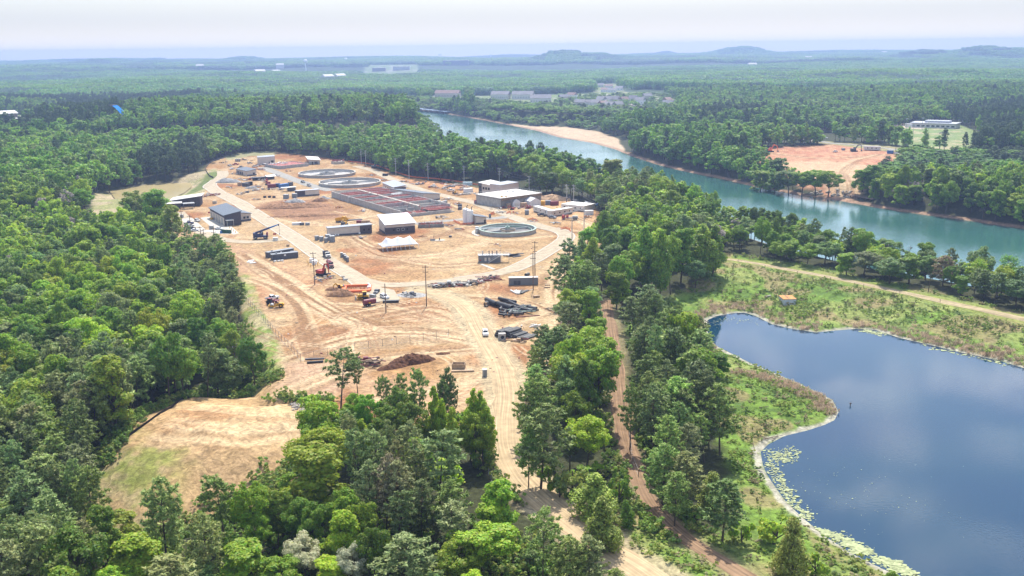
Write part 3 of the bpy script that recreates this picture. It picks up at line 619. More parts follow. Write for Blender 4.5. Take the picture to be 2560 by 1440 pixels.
# far end
t, w, d = bldg('pump_house', 'small cream building with blue-grey roof near the far end of the site', (617.5, 440), (641.5, 438), 21, (3.7, 4.6, 4.6, 3.7), 'cream', 'roofblue', bands={'f': (.9, 'dgrey')})
for u in (2, 5.5, 9, 12.5): opening(t, 'l', w, d, u, .3, 2.2, 2.3, 'dgrey', 'door')
opening(t, 'f', w, d, 5.8, .9, 1.6, 1.4)
t, w, d = bldg('filter_building', 'plain cream building beside the woods at the far end of the site', (645.6, 412), (688, 410), 9, (6.1, 6.6, 6.9, 6.4), 'cream', 'roofgrey', bands={'f': (.7, 'dgrey')}, over=.2)
opening(t, 'f', w, d, 12, .1, 2.2, 3.2, 'glass', 'door'); opening(t, 'f', w, d, 9.4, .1, 1, 2.2, 'dgrey', 'door')
t, w, d = bldg('blower_building', 'white-roofed building with dark windows beside the far red tank', (772.7, 411.5), (799.8, 410.5), 26, (4.4, 3.6, 3.6, 4.4), 'cream', 'membrane', bands={'f': (2.6, 'mgrey')}, over=.9)
for k in range(7): opening(t, 'l', w, d, 2.5 + k * 3.3, .6, 2.3, 2.6)
opening(t, 'f', w, d, 3, 0, 1.2, 2.4, 'glass', 'door'); opening(t, 'f', w, d, 6, 0, 2.6, 2.6, 'glass', 'door')
t, w, d = bldg('control_building', 'small white-roofed building left of the red scaffolded basin', (745.6, 492), (798.7, 488), 8, (3.8, 3.8, 3.2, 3.2), 'cream', 'roofwhite', bands={'f': (.9, 'dgrey')})
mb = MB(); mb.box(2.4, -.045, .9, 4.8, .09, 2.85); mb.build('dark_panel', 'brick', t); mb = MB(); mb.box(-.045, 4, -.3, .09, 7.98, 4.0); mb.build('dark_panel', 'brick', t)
# middle row
t, w, d = bldg('dewatering_building', 'tall cream and dark brick building with white roof at the site centre', (965.6, 587), (1037.5, 581), 14, (5.3, 5.3, 8.2, 8.2), 'cream', 'roofwhite', bands={'f': (3.7, 'brick'), 'l': (1.2, 'dgrey'), 'r': (1.2, 'dgrey')}, over=.8)
mb = MB(); mb.box(-.045, 1.2, 1.21, .09, 2.4, 2.5); mb.build('brick_return', 'brick', t)
for u, fr in ((4.2, 'dgrey'), (6.6, 'white'), (9.3, 'white'), (11.6, 'dgrey')): opening(t, 'f', w, d, u, 1.7, 1.2, 1.2, 'glass', 'window', fr)
t, w, d = bldg('chemical_building', 'long low cream building with dark right end at the site centre', (823, 591), (930, 583), 7, (4.2, 4.6, 4.2, 3.8), 'cream', 'roofgrey', bands={'f': (.9, 'dgrey')}, over=.5)
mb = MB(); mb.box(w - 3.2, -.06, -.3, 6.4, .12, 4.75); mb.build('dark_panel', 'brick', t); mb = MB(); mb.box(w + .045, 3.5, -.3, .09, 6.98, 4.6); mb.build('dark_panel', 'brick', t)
for u in (w - 4.2, w - 1.6): opening(t, 'f', w, d, u, 1.7, 1, 1.1, 'glass', 'window', 'dgrey')
for u in (3.4, 4.8, 16.2): opening(t, 'f', w, d, u, .2, .9, .9, 'white', 'vent')
t, w, d = bldg('electrical_building', 'cream and dark building with pale grey roof right of the red basin', (985.4, 485), (1014.6, 483), 28, (4.4, 5.4, 5.4, 4.4), 'cream', 'roofgrey', bands={'f': (4.3, 'brick'), 'l': (1.1, 'dgrey')}, over=.7)
for u in (7, 12, 20): opening(t, 'l', w, d, u, 1.8, .9, 1)
opening(t, 'f', w, d, 4.2, 0, 2, 2.4, 'dgrey', 'door')
t, w, d = bldg('generator_building', 'cream building with dark blue-grey sloping roof and pipes along its wall', (1059.4, 504.8), (1100, 498.5), 34, (5.4, 3.6, 3.6, 5.4), 'cream', 'roofblue', bands={'f': (.8, 'dgrey')}, over=.5)
opening(t, 'f', w, d, 4, 0, 1.6, 1.6, 'mgrey', 'vent')
mb = MB(); mb.box(-2.2, 10, -.3, 4.4, 14, 2.6, m=0); mb.build('lean_to', 'dgrey', t); mb = MB(); mb.hexa([(-5, 2.6, 2.31), (0, 2.6, 3.2), (0, 17.4, 3.2), (-5, 17.4, 2.31)], [(-5, 2.6, 2.5), (0, 2.6, 3.4), (0, 17.4, 3.4), (-5, 17.4, 2.5)]); mb.build('lean_to_roof', 'roofblue', t)
for k, (y, z) in enumerate(((19.5, 4.0), (20.9, 4.4))):
    MB().tube([(-9.5, y, .2), (-9.5, y, z), (-.2, y, z)], .38, 10).build('air_pipe', 'wpipe', t, smooth=False)
# right side
t, w, d = bldg('headworks_building', 'two-storey cream building with white sloping roof below the power line', (1197, 485), (1243, 491.5), 11, (7.6, 6.2, 6.8, 8.2), 'cream', 'membrane', bands={'f': (1.1, 'dgrey')}, over=.3)
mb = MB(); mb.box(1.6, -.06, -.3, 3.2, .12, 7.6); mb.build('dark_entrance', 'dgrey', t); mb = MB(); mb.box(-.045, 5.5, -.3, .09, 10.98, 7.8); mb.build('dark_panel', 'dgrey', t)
for u in (5, 7.6, 10.2, 12.8): opening(t, 'f', w, d, u, 3.6, 1.6, 1.5, 'glass', 'window', 'dgrey')
opening(t, 'f', w, d, 1.6, 0, 1.4, 2.4, 'glass', 'door'); opening(t, 'f', w, d, 1.6, 4.2, 1.8, 1.5); opening(t, 'f', w, d, 12, .1, .9, 1.6, 'glass', 'door')
t, w, d = bldg('equipment_hall', 'windowless cream hall with seamed roof joined to the two-storey cream building', (1251.5, 493), (1297, 484), 9, (7.7, 7.5, 7.8, 8.0), mat('pink_cream_block', (.56, .48, .43), .85, 0, .08, .5), 'roofgrey', bands={'f': (.9, 'dgrey')}, over=.15)
# concrete tank block with flat deck
loc, w, rz = frame((1253, 520), (1353, 506)); d = 25.; hh = 5.9
t = thing('concrete_tank_block', 'big square concrete tank with flat white deck and brown formwork edge', 'tank', loc, rz)
mb = MB(); mb.box(w / 2, d / 2, -.5, w, d, hh + .3); mb.build('wall', 'concdark', t)
mb = MB(); mb.box(w / 2, d / 2, hh - .2, w + 1.0, d + 1.0, .5); mb.build('deck', 'membrane', t)
mb = MB()
for k in range(27): mb.box(w * (k + .5) / 27, -.5, hh - 1.3, .16, .9, 1.4)
mb.box(w / 2, -.62, hh - .9, w, .1, .25); mb.box(w / 2, -.62, hh - .1, w + .8, .1, .35)
mb.build('formwork', 'tan', t)
mb = MB(); mb.box(-.05, d / 2, .2, .1, d - .3, hh - 1); mb.build('pale_wall_face', 'conc', t)
for side in range(4):
    mb = MB(); L_ = w + .8 if side % 2 == 0 else d + .8; n = int(L_ / 2.2)
    for k in range(n + 1):
        u = -.4 + L_ * k / n
        x, y = ((u, -.35), (w + .35, u), (u, d + .35), (-.35, u))[side]
        mb.box(x, y, hh + .3, .07, .07, 1.15)
    for z in (.65, 1.12):
        x, y, sx, sy = ((w / 2, -.35, L_, .05), (w + .35, d / 2, .05, L_), (w / 2, d + .35, L_, .05), (-.35, d / 2, .05, L_))[side]
        mb.box(x, y, hh + .3 + z, sx, sy, .05)
    mb.build('guard_rail', 'tan' if side in (0, 3) else 'galv', t)
for k, (x, y) in enumerate(((3, 3), (4.5, 5), (6, 2.5), (20, 18), (23, 16))):
    mb = MB(); mb.box(x, y, hh + .3, 1.1, .8, .6); mb.build('deck_hatch', 'yellow' if k < 3 else 'galv', t)
# ------------------------------------------------------------------ red scaffolded basin
O = W(829, 493); ex = W(1040, 556) - O; ex = ex / np.linalg.norm(ex); rz = math.atan2(ex[1], ex[0]); Lb, Wb, Hb = 104., 37., 3.9
t = thing('treatment_basin', 'long concrete basin under construction filled with red scaffold decks', 'basin', (O[0], O[1], 0), rz)
# local x runs towards the camera, local y to the right-hand side (negative)
def bxy(mb, x0, x1, y0, y1, z0, z1, m=0): return mb.box((x0 + x1) / 2, (y0 + y1) / 2, z0, x1 - x0, y1 - y0, z1 - z0, 0, m)
S = 1   # width direction sign
nrm = np.array([-ex[1], ex[0]])
mb = MB(); bxy(mb, 0, Lb, 0, .6, -.5, Hb); mb.build('side_wall', 'conc', t)
mb = MB(); bxy(mb, .6, Lb * .93, Wb - .6, Wb, -.5, Hb); mb.build('side_wall', 'conc', t)
mb = MB(); bxy(mb, 0, .6, .6, Wb, -.5, Hb); mb.build('end_wall', 'conc', t)
mb = MB(); bxy(mb, Lb - .6, Lb, .6, Wb * .9, -.5, Hb * .45); mb.build('end_wall', 'conc', t)
mb = MB(); bxy(mb, .6, Lb - .6, .6, Wb - .6, .05, .25); mb.build('floor_slab', 'concdark', t)
mb = MB(); bxy(mb, .6, Lb - 12, Wb / 2 - .9, Wb / 2 + .9, .25, Hb + .1); mb.build('spine_walkway', 'concpale', t)
for k in range(9):
    mb = MB(); mb.hexa([(28 + k * .01, -.02, -.5)] * 1 + [(31, -.02, -.5), (30, -1.5, -.5), (28.2, -1.5, -.5)], [(28, -.02, 3.8), (31, -.02, 3.8), (30.8, -.4, 3.4), (28.2, -.4, 3.4)]) if k == 0 else None
    if k == 0: mb.build('wall_buttress', 'conc', t)
rows = 13; step = (Lb - 1.2) / rows; rg = random.Random(3)
for r in range(1, rows):
    for s_ in (0, 1):
        if r >= 11 and s_ == 0 and r == 12: continue
        y0, y1 = ((.6, Wb / 2 - .9), (Wb / 2 + .9, Wb - .6))[s_]; x = .6 + r * step; h = Hb * (.96 if r < 10 else .7)
        mb = MB(); bxy(mb, x - .25, x + .25, y0 + .002, y1 - .002, .25, h); mb.build('cross_wall', 'conc', t)
OPEN = {(3, 0), (5, 0), (6, 1), (4, 1)}
for r in range(rows):
    for s_ in (0, 1):
        y0, y1 = ((.8, Wb / 2 - 1.1), (Wb / 2 + 1.1, Wb - .8))[s_]; x0, x1 = .6 + r * step + .4, .6 + (r + 1) * step - .4
        if (r, s_) in OPEN: continue
        if s_ == 0 and r in (10, 11): continue
        z = (Hb - rg.uniform(.3, .8)) if r < 9 else rg.uniform(1.2, 2.6); mb = MB()
        n = 9
        for k in range(n):                                   # deck planks with gaps
            ya = y0 + (y1 - y0) * k / n
            if rg.random() < .10: continue
            bxy(mb, x0, x1, ya, ya + (y1 - y0) / n - .12, z, z + .12)
        for k in range(4):
            xx = x0 + (x1 - x0) * (k + .5) / 4; bxy(mb, xx - .1, xx + .1, y0, y1, z + .14, z + .34)
        for k in range(16):                                  # standards sticking up
            xx, yy = rg.uniform(x0, x1), rg.uniform(y0, y1); mb.box(xx, yy, .3, .12, .12, z + rg.uniform(.2, 1.3))
        mb.build('scaffold_deck', 'redscaf' if rg.random() < .9 else 'concpale', t)
mb = MB()
for k in range(150):
    x = rg.uniform(1, Lb - 2); y = rg.choice((rg.uniform(.8, Wb - .8), Wb / 2 + rg.uniform(-1, 1)))
    mb.box(x, y, Hb - .6, .1, .1, rg.uniform(.9, 2.0))
mb.build('rebar_posts', 'redscaf', t)['kind'] = 'stuff'
for k in range(2):
    mb = MB(); y = .3 if k == 0 else Wb - .3; n = 42
    for q in range(n): mb.box(1 + q * (Lb - 8) / n, y, Hb, .06, .06, 1.1)
    mb.box(Lb / 2 - 3, y, Hb + 1.0, Lb - 8, .05, .05); mb.build('edge_rail', 'tan', t)
mb = MB()
for k in range(90): mb.box(rg.uniform(Lb - 22, Lb - 1), rg.uniform(2, Wb - 4), .25, rg.uniform(.5, 3), rg.uniform(.2, .8), rg.uniform(.2, 1.9), rg.uniform(0, 3))
mb.build('formwork_panels', 'concpale', t)['kind'] = 'stuff'
# far red tank
loc, w, rz = frame((700, 423), (772, 415)); d = 24
t = thing('far_red_tank', 'low rectangular concrete tank with red deck at the far end of the site', 'tank', loc, rz)
for nm, a in (('wall', (0, w, 0, .5)), ('wall', (0, w, d - .5, d)), ('wall', (0, .5, .5, d - .5)), ('wall', (w - .5, w, .5, d - .5))):
    mb = MB(); bxy(mb, *a, -.4, 2.6); mb.build(nm, 'conc', t)
mb = MB()
for k in range(14): bxy(mb, .6 + k * (w - 1.2) / 14, .6 + (k + 1) * (w - 1.2) / 14 - .35, .6, d - .6, 2.0, 2.2)
for k in range(60): mb.box(rg.uniform(1, w - 1), rg.uniform(1, d - 1), 1.6, .12, .12, rg.uniform(.8, 2.0))
mb.build('scaffold_deck', 'redscaf', t)
mb = MB()
for k in range(26): mb.box(rg.uniform(1, w * .7), rg.uniform(d * .6, d + 4), 2.2, rg.uniform(1, 3), rg.uniform(.5, 2), .5, rg.uniform(0, 3))
mb.build('deck_panels', 'membrane', t)['kind'] = 'stuff'
loc, w, rz = frame((838, 411), (862, 409)); t = thing('small_red_tank', 'small pale tank with red scaffold top by the far tree line', 'tank', loc, rz)
mb = MB(); bxy(mb, 0, w, 0, 8, -.3, 2.3); mb.build('wall', 'concpale', t)
mb = MB()
for k in range(30): mb.box(rg.uniform(.4, w - .4), rg.uniform(.4, 7.6), 2.3, rg.uniform(.2, 2), .15, rg.uniform(.3, 1.4))
mb.build('scaffold', 'redscaf', t)
# ------------------------------------------------------------------ round clarifiers
def clarifier(label, c, R, wall_h, bridge_az, near=False):
    p = W(*c); t = thing('clarifier_tank', label, 'tank', (p[0], p[1], 0), 0, 'round settling tanks')
    MB().ring(0, 0, R - .55, R, -.4, wall_h, 72).build('ring_wall', 'conc', t)
    m = MB().ring(0, 0, R - .75, R + .25, wall_h - .001, wall_h + .32, 72); m.build('rim', 'mint' if near else 'concpale', t)
    MB().disc(0, 0, .3, R - .5, 72, 0, .12).build('floor', 'conc' if not near else 'concdark', t)
    MB().ring(0, 0, R - 2.4, R - 2.15, wall_h - 1.5, wall_h - .5, 72).build('launder', 'conc' if not near else 'mint', t)
    mb = MB(); mb.cyl((0, 0, 0), (0, 0, wall_h + .2), 1.3, 1.3, 18); mb.build('centre_column', 'conc', t)
    MB().ring(0, 0, R * .26, R * .26 + .2, .5 if not near else .9, wall_h - .3, 40).build('feed_well', 'conc' if not near else 'tan', t)
    a = bridge_az; mb = MB(); c_, s_ = math.cos(a), math.sin(a)
    mb.box(c_ * R / 2, s_ * R / 2, wall_h + .33, R, 1.1, .18, a)
    for q in (-.5, .5):
        for z in (.55, 1.1): mb.box(c_ * R / 2 - s_ * q, s_ * R / 2 + c_ * q, wall_h + .4 + z, R, .05, .05, a)
        for k in range(9): mb.box(c_ * R * k / 8.5 - s_ * q, s_ * R * k / 8.5 + c_ * q, wall_h + .4, .05, .05, 1.15, a)
    mb.build('walkway_bridge', 'galv', t)
    mb = MB(); mb.box(0, 0, wall_h + .2, 2.2, 2.2, .9, a); mb.cyl((0, 0, wall_h + 1.1), (0, 0, wall_h + 1.9), .7, .5, 12); mb.build('drive_unit', 'mint' if near else 'mgrey', t)
    for k in range(2):
        b = a + .5 + k * math.pi; mb = MB(); mb.box(math.cos(b) * R * .45, math.sin(b) * R * .45, .6, R * .85, .35, .9, b); mb.build('rake_arm', 'mgrey', t)
    if near:
        mb = MB()
        for k in range(60):
            q = 2 * math.pi * k / 60; mb.box(R * math.cos(q), R * math.sin(q), wall_h + .3, .06, .06, 1.0)
        mb.build('guard_posts', 'galv', t)
        for k in range(3):
            q = math.pi + .15 * (k - 1.0); mb = MB(); mb.cyl((math.cos(q) * (R + 1.2), math.sin(q) * (R + 1.2), -.2), (math.cos(q) * (R + 1.2), math.sin(q) * (R + 1.2), 2.6 + .5 * (k == 1)), .9, .9, 12); mb.build('scum_pit', 'galv', t)
    return t
clarifier('farther of the two open grey round tanks beyond the red basin', (818, 437), 22.2, 1.8, R_(205))
clarifier('nearer grey round tank just beyond the red basin', (875, 460), 22.4, 1.8, R_(175))
clarifier('round tank with pale green rim near the loop road', (1269, 580), 15.2, 1.9, R_(185), True)
slabp = W(1187, 585); mb = MB(); mb.ring(0, 0, 17.5, 19.2, -.1, .16, 24, 0, R_(140), R_(215)); struct(mb.build('pale_footpath', 'concpale', None, (W(1269, 580)[0], W(1269, 580)[1], 0)))
# ------------------------------------------------------------------ silos and shed
def silo(label, px, h, r):
    p = G(*px); t = thing('storage_silo', label, 'silo', sunk(p), 0, 'white storage silos')
    MB().cyl((0, 0, -.2), (0, 0, h), r, r, 28).build('shell', 'white', t, smooth=False)
    MB().cyl((0, 0, h), (0, 0, h + .55), r, r * .25, 28).build('domed_top', 'offwhite', t)
    MB().tube([(r * .4, 0, h + .2), (r * .4, 0, h + 1.6), (r * .75, 0, h + 2.3)], .22, 8).build('vent_pipe', 'dgrey', t)
    return t
silo('left, taller one of two white silos beside the blue-roofed shed', (1165, 557), 7.9, 1.75)
silo('right, shorter one of two white silos touching the blue-roofed shed', (1176, 559), 7.4, 1.75)
t, w, d = bldg('feed_shed', 'small cream shed with blue-grey roof beside the white silos', (1190, 561), (1216, 559), 7, (4.6, 3.5, 3.5, 4.6), 'cream', 'roofblue', bands={'f': (.8, 'dgrey')}, over=.8)
opening(t, 'f', w, d, w - .9, 0, 1.1, 2.3, 'glass', 'door')
def barrier(label, pts, h=1.1):
    q = [G(*p) for p in pts]; c = q[0]; mb = MB()
    for a, b in zip(q[:-1], q[1:]):
        a_ = a - c; b_ = b - c; u = (b_ - a_) / (np.linalg.norm(b_ - a_) + 1e-6); n_ = np.array([-u[1], u[0], 0]) * .03
        for z0, z1 in ((.15, .45), (.6, .8), (.95, h)): mb.hexa([a_ - n_ + (0, 0, z0), b_ - n_ + (0, 0, z0), b_ + n_ + (0, 0, z0), a_ + n_ + (0, 0, z0)], [a_ - n_ + (0, 0, z1), b_ - n_ + (0, 0, z1), b_ + n_ + (0, 0, z1), a_ + n_ + (0, 0, z1)])
        m_ = max(1, int(np.linalg.norm(b_ - a_) / 2))
        for k in range(m_ + 1): p = a_ + (b_ - a_) * k / m_; mb.box(p[0], p[1], p[2] - .3, .12, .12, h + .4)
    o = mb.build('safety_fence', 'orange', None, sunk(c, 0)); tag(o, label, 'fence', 'orange safety fences'); return o
barrier('orange safety fence around the foot of the two white silos', [(1134, 553), (1152, 563), (1180, 561), (1188, 558)])
barrier('long orange safety fence in front of the cream trailers', [(1320, 552), (1332, 549), (1343, 553)])
barrier('orange safety fence pen left of the white-door grey box', [(1266, 535), (1276, 531), (1277, 537)])
barrier('short orange safety fence beside the road left of the trailers', [(1226, 537), (1235, 532), (1236, 537), (1227, 537)])
barrier('curved orange safety fence at the bend of the loop road', [(1402, 574), (1415, 572), (1424, 576), (1426, 581)])
# ------------------------------------------------------------------ tents
def hoop_tent(label, a, b, depth, h):
    loc, w, rz = frame(a, b); t = thing('hoop_tent', label, 'tent', loc, rz); n = 12
    pr = [(w / 2 - w / 2 * math.cos(math.pi * k / n), h * math.sin(math.pi * k / n) ** .8) for k in range(n + 1)]
    vs = [(x, y, z) for y in (0, depth) for x, z in pr]; mb = MB()
    mb._add(vs, [(k, k + n + 1, k + n + 2, k + 1) for k in range(n)] + [tuple(range(n + 1)), tuple(range(2 * n + 1, n, -1))]); mb.build('fabric_cover', 'fabric', t)
    mb = MB(); mb.box(w / 2, -.04, 0, w * .45, .08, h * .6); mb.build('door_flap', 'offwhite', t); return t
hoop_tent('white round-topped fabric tent before the square concrete tank', (1281, 517), (1303, 515.5), 12, 4.2)
loc, w, rz = frame((1326, 515.5), (1352, 513)); t = thing('gable_tent', 'white peaked frame tent right of the round-topped tent', 'tent', loc, rz)
mb = MB(); d = 12; pts = [(0, 0), (0, 3), (w / 2, 4.9), (w, 3), (w, 0)]; mb.profile([(x, z) for x, z in pts], 0, d); mb.build('fabric_cover', 'fabric', t)
for k in range(3): mb = MB(); mb.box(w * (k + 1) / 4, -.03, .1, .1, .07, 3.2); mb.build('seam', 'offwhite', t)
# event tent with three peaks
loc, w, rz = frame((957, 629), (1046, 621)); d = 8.5
t = thing('event_tent', 'long white open-sided tent with three peaks on the bare sand', 'tent', loc, rz)
nx, ny = 36, 12; vs = []
for j in range(ny + 1):
    for i in range(nx + 1):
        x = w * i / nx; y = d * j / ny; e = min(1., min(j, ny - j) / (ny / 2.)); z = 2.5
        pk = max(max(0, 1 - math.hypot((x - w * (2 * k + 1) / 6) / (w / 5.), (y - d / 2) / (d / 1.9))) ** 1.6 for k in range(3))
        z += 1.15 * pk + 2.4 * (e * min(1, min(i, nx - i) / 6.)) ** .85; vs.append((x, y, z))
mb = MB(); mb._add(vs, [(j * (nx + 1) + i, j * (nx + 1) + i + 1, (j + 1) * (nx + 1) + i + 1, (j + 1) * (nx + 1) + i) for j in range(ny) for i in range(nx)])
top = mb.build('canopy', 'fabric', t, smooth=True)
mb = MB()
for x0, y0, x1, y1 in ((0, 0, w, 0), (0, d, w, d), (0, 0, 0, d), (w, 0, w, d)): mb.hexa([(x0, y0, 2.2), (x1, y1, 2.2), (x1 + .01, y1 + .03, 2.2), (x0 + .01, y0 + .03, 2.2)], [(x0, y0, 2.52), (x1, y1, 2.52), (x1 + .01, y1 + .03, 2.52), (x0 + .01, y0 + .03, 2.52)])
mb.build('valance', 'fabric', t)
for k in range(9):
    for y in (0, d):
        x = w * k / 8; mb = MB(); mb.cyl((x, y, -.1), (x, y, 2.5), .07, .07, 6); mb.build('side_pole', 'white', t)
        s_ = -1 if y == 0 else 1; mb = MB(); mb.cyl((x, y, 2.45), (x, y + s_ * 2.0, 0), .035, .035, 5); mb.build('guy_rope', 'white', t)
for k in range(3): MB().cyl((w * (2 * k + 1) / 6, d / 2, 0), (w * (2 * k + 1) / 6, d / 2, 6.1), .1, .08, 8).build('centre_pole', 'white', t)
# ------------------------------------------------------------------ trailers, containers
def trailer(name, label, a, b, depth, h, wall='offwhite', roof='membrane', wins=4, door='white', rise=.5, group=None, cat='trailer'):
    loc, w, rz = frame(a, b); t = thing(name, label, cat, loc, rz, group)
    mb = MB(); mb.box(w / 2, depth / 2, rise, w, depth, h - rise); mb.build('body', wall, t)
    mb = MB(); mb.box(w / 2, depth / 2, h + .002, w + .2, depth + .2, .14); mb.build('roof', roof, t)
    mb = MB(); mb.box(w / 2, depth / 2, -.1, w - .6, depth - .6, rise + .1); mb.build('skirt', 'dgrey', t)
    for k in range(wins): mb = MB(); mb.box(w * (k + .6) / (wins + .2), -.04, rise + 1.1, .9, .08, .8); mb.build('window', 'glass', t)
    if door: mb = MB(); mb.box(w * .9, -.05, rise + .05, .95, .1, 2); mb.build('door', door, t)
    return t, w
G1 = 'site office trailers'
t, w = trailer('office_trailer', 'grey-white trailer farthest left of the site office trailers', (1333, 529), (1371, 541), 3.6, 3.3, 'offwhite', 'membrane', 3, group=G1)
trailer('office_trailer', 'long cream trailer behind the red boom truck', (1379, 543), (1432, 534), 3.6, 3.5, 'cream', 'membrane', 4, group=G1)
trailer('office_trailer', 'widest white-roofed trailer at the back of the trailer yard', (1403, 524), (1460, 530), 12, 3.4, 'offwhite', 'membrane', 4, group=G1)
def crate(name, label, a, b, depth, h, m, cat, group=None, lid=None, extra=None):
    loc, w, rz = frame(a, b); t = thing(name, label, cat, loc, rz, group)
    mb = MB(); mb.box(w / 2, depth / 2, -.05, w, depth, h); mb.build('body', m, t)
    mb = MB(); mb.box(w / 2, depth / 2, h - .048, w + .12, depth + .12, .16); mb.build('lid', lid or m, t)
    if extra: extra(t, w, depth, h)
    return t
def ribs(t, w, d, h):
    mb = MB(); n = int(w / .9)
    for k in range(n): mb.box((k + .5) * w / n, -.04, .15, .12, .08, h - .45)
    mb.build('ribs', t.children[0].data.materials[0], t)
mgreyseam = seam('corrugated_grey_steel', (.20, .21, .22), .6, .5, .7)
loc, w, rz = frame((1272.5, 713.5), (1345.5, 712)); t = thing('shipping_container', 'grey corrugated container with pale roof beside the tall poles', 'container', loc, rz)
mb = MB(); mb.box(w / 2, 1.3, -.05, w, 2.6, 3.1); mb.build('body', mgreyseam, t); mb = MB(); mb.box(w / 2, 1.3, 3.052, w + .1, 2.7, .1); mb.build('roof', 'cream', t)
for x in (2.6, 4.1): mb = MB(); mb.box(x, -.05, .2, 1.3, .1, 1.7); mb.build('vent_panel', 'dgrey', t)
def longbox(label, a, b, h, d, mk):
    loc, w, rz = frame(a, b); t = thing('steel_tank_box', label, 'container', loc, rz, 'long grey steel boxes')
    mb = MB(); mb.box(w / 2, d / 2, -.1, w, d, h); mb.build('body', 'dgrey', t)
    mb = MB(); mb.box(w / 2, d / 2, h - .098, w + .25, d + .25, .18); mb.build('top_flange', 'grey', t)
    mb = MB(); mb.box(w * .5, -.03, h * .55, .9, .06, .75); mb.build('sign', 'white', t)
    mb = MB(); mb.box(w * .2, d * .5, h + .08, .7, .7, .5); mb.build('hatch', 'grey', t)
longbox('nearer of two long dark grey steel boxes left of the road', (680, 651), (746, 644), 2.7, 2.6, 0)
longbox('farther of two long dark grey steel boxes left of the road', (671, 645), (735, 634), 2.6, 2.6, 0)
G2 = 'grey transformer cabinets'
for k, (a, b, h, d) in enumerate((((798.5, 603), (807, 603), 2.3, 2), ((810.5, 607), (818, 607), 2.3, 1.8), ((826, 606), (838, 605), 3.0, 2.6), ((817, 602), (828, 601), 2.9, 2.4), ((790.5, 601), (798, 600), 2.1, 1.8))):
    crate('transformer_cabinet', ('small grey cabinet at the left of the group beside the long cream building', 'front grey cabinet in the middle of the group by the long cream building', 'largest grey cabinet nearest the long cream building', 'grey cabinet at the back of the group by the long cream building', 'leftmost low grey cabinet beside the paved road')[k], a, b, d, h, 'grey', 'cabinet', G2, 'mgrey')
for k, (a, b, h, d) in enumerate((((1083, 511.5), (1091, 511), 2.4, 2), ((1090, 514), (1103, 513), 2.6, 2.4), ((1104, 513), (1110, 512.5), 2, 2), ((1110, 512), (1119, 511), 2.2, 2.2))):
    crate('transformer_cabinet', ('first grey cabinet from the left below the dark sloping roof', 'biggest grey cabinet of the row below the dark sloping roof', 'narrow grey cabinet in the row below the dark sloping roof', 'rightmost grey cabinet of the row below the dark sloping roof')[k], a, b, d, h, 'grey', 'cabinet', G2, 'mgrey')
for k, (a, b) in enumerate((((708, 497), (720, 497)), ((730, 495), (741, 495)))):
    crate('transformer_cabinet', ('grey cabinet second left of the small white-roofed building', 'grey cabinet directly left of the small white-roofed building')[k], a, b, 2.6, 2.7, 'grey', 'cabinet', G2, 'mgrey')
# steel process container with stairs and rails
loc, w, rz = frame((1196, 657), (1252, 656)); t = thing('process_container', 'grey container with rooftop railings and a steel stair on the sand', 'container', loc, rz)
mb = MB(); mb.box(w / 2, 1.6, .0, w, 3.2, 3.4); mb.build('body', mgreyseam, t)
mb = MB(); mb.box(w / 2, 1.6, 3.402, w + .2, 3.4, .15); mb.build('roof_deck', 'galv', t)
mb = MB(); mb.box(w + 2.1, 1.6, 3.3, 3.8, 3, .16)
for x in (w + .5, w + 3.8):
    for y in (.3, 2.9): mb.box(x, y, -.1, .14, .14, 3.4)
mb.build('platform', 'galv', t)
mb = MB()
for y in (-.2, 3.4):
    for k in range(12): mb.box(-.1 + (w + 4) * k / 11, 0.05 + y * .93, 3.5, .06, .06, 1.15)
    for z in (4.0, 4.62): mb.box(w / 2 + 1.9, .05 + y * .93, z, w + 4, .05, .06)
mb.build('handrail', 'galv', t)
mb = MB(); n = 13
for k in range(n): mb.box(4.7 + k * .42, -1.0, .2 + k * .25, .42, 1.1, .07)
for y in (-1.55, -.45):
    mb.hexa([(4.4, y, 0), (10.1, y, 3.4), (10.1, y + .08, 3.4), (4.4, y + .08, 0)], [(4.4, y, .3), (10.1, y, 3.7), (10.1, y + .08, 3.7), (4.4, y + .08, .3)])
    mb.hexa([(4.4, y, 1.0), (10.1, y, 4.4), (10.1, y + .06, 4.4), (4.4, y + .06, 1.0)], [(4.4, y, 1.08), (10.1, y, 4.48), (10.1, y + .06, 4.48), (4.4, y + .06, 1.08)])
    for k in range(6): mb.box(4.7 + k * 1.02, y + .03, .3 + k * .62, .06, .05, 1)
mb.build('stair', 'galv', t)
for x in (2, 5, 6.4, 8.5): mb = MB(); mb.cyl((x, 1.6, 3.5), (x, 1.6, 5.3), .22, .22, 8); mb.build('vent_stack', 'dgrey' if x > 4 else 'galv', t)
for x in (.6, 4): mb = MB(); mb.box(3 + x * .5, -.04, .8, .9, .08, 1.6); mb.build('door', 'cream', t)
mb = MB(); mb.cyl((.9, -.04, 1.3), (.9, -.1, 1.3), .35, .35, 14); mb.build('red_sign', 'red', t)
mb = MB(); mb.box(0, 0, -.05, 1.6, 13, .16); o = mb.build('concrete_path', 'concpale', None, (W(1219, 667)[0], W(1219, 667)[1], 0.02), R_(28)); struct(o)
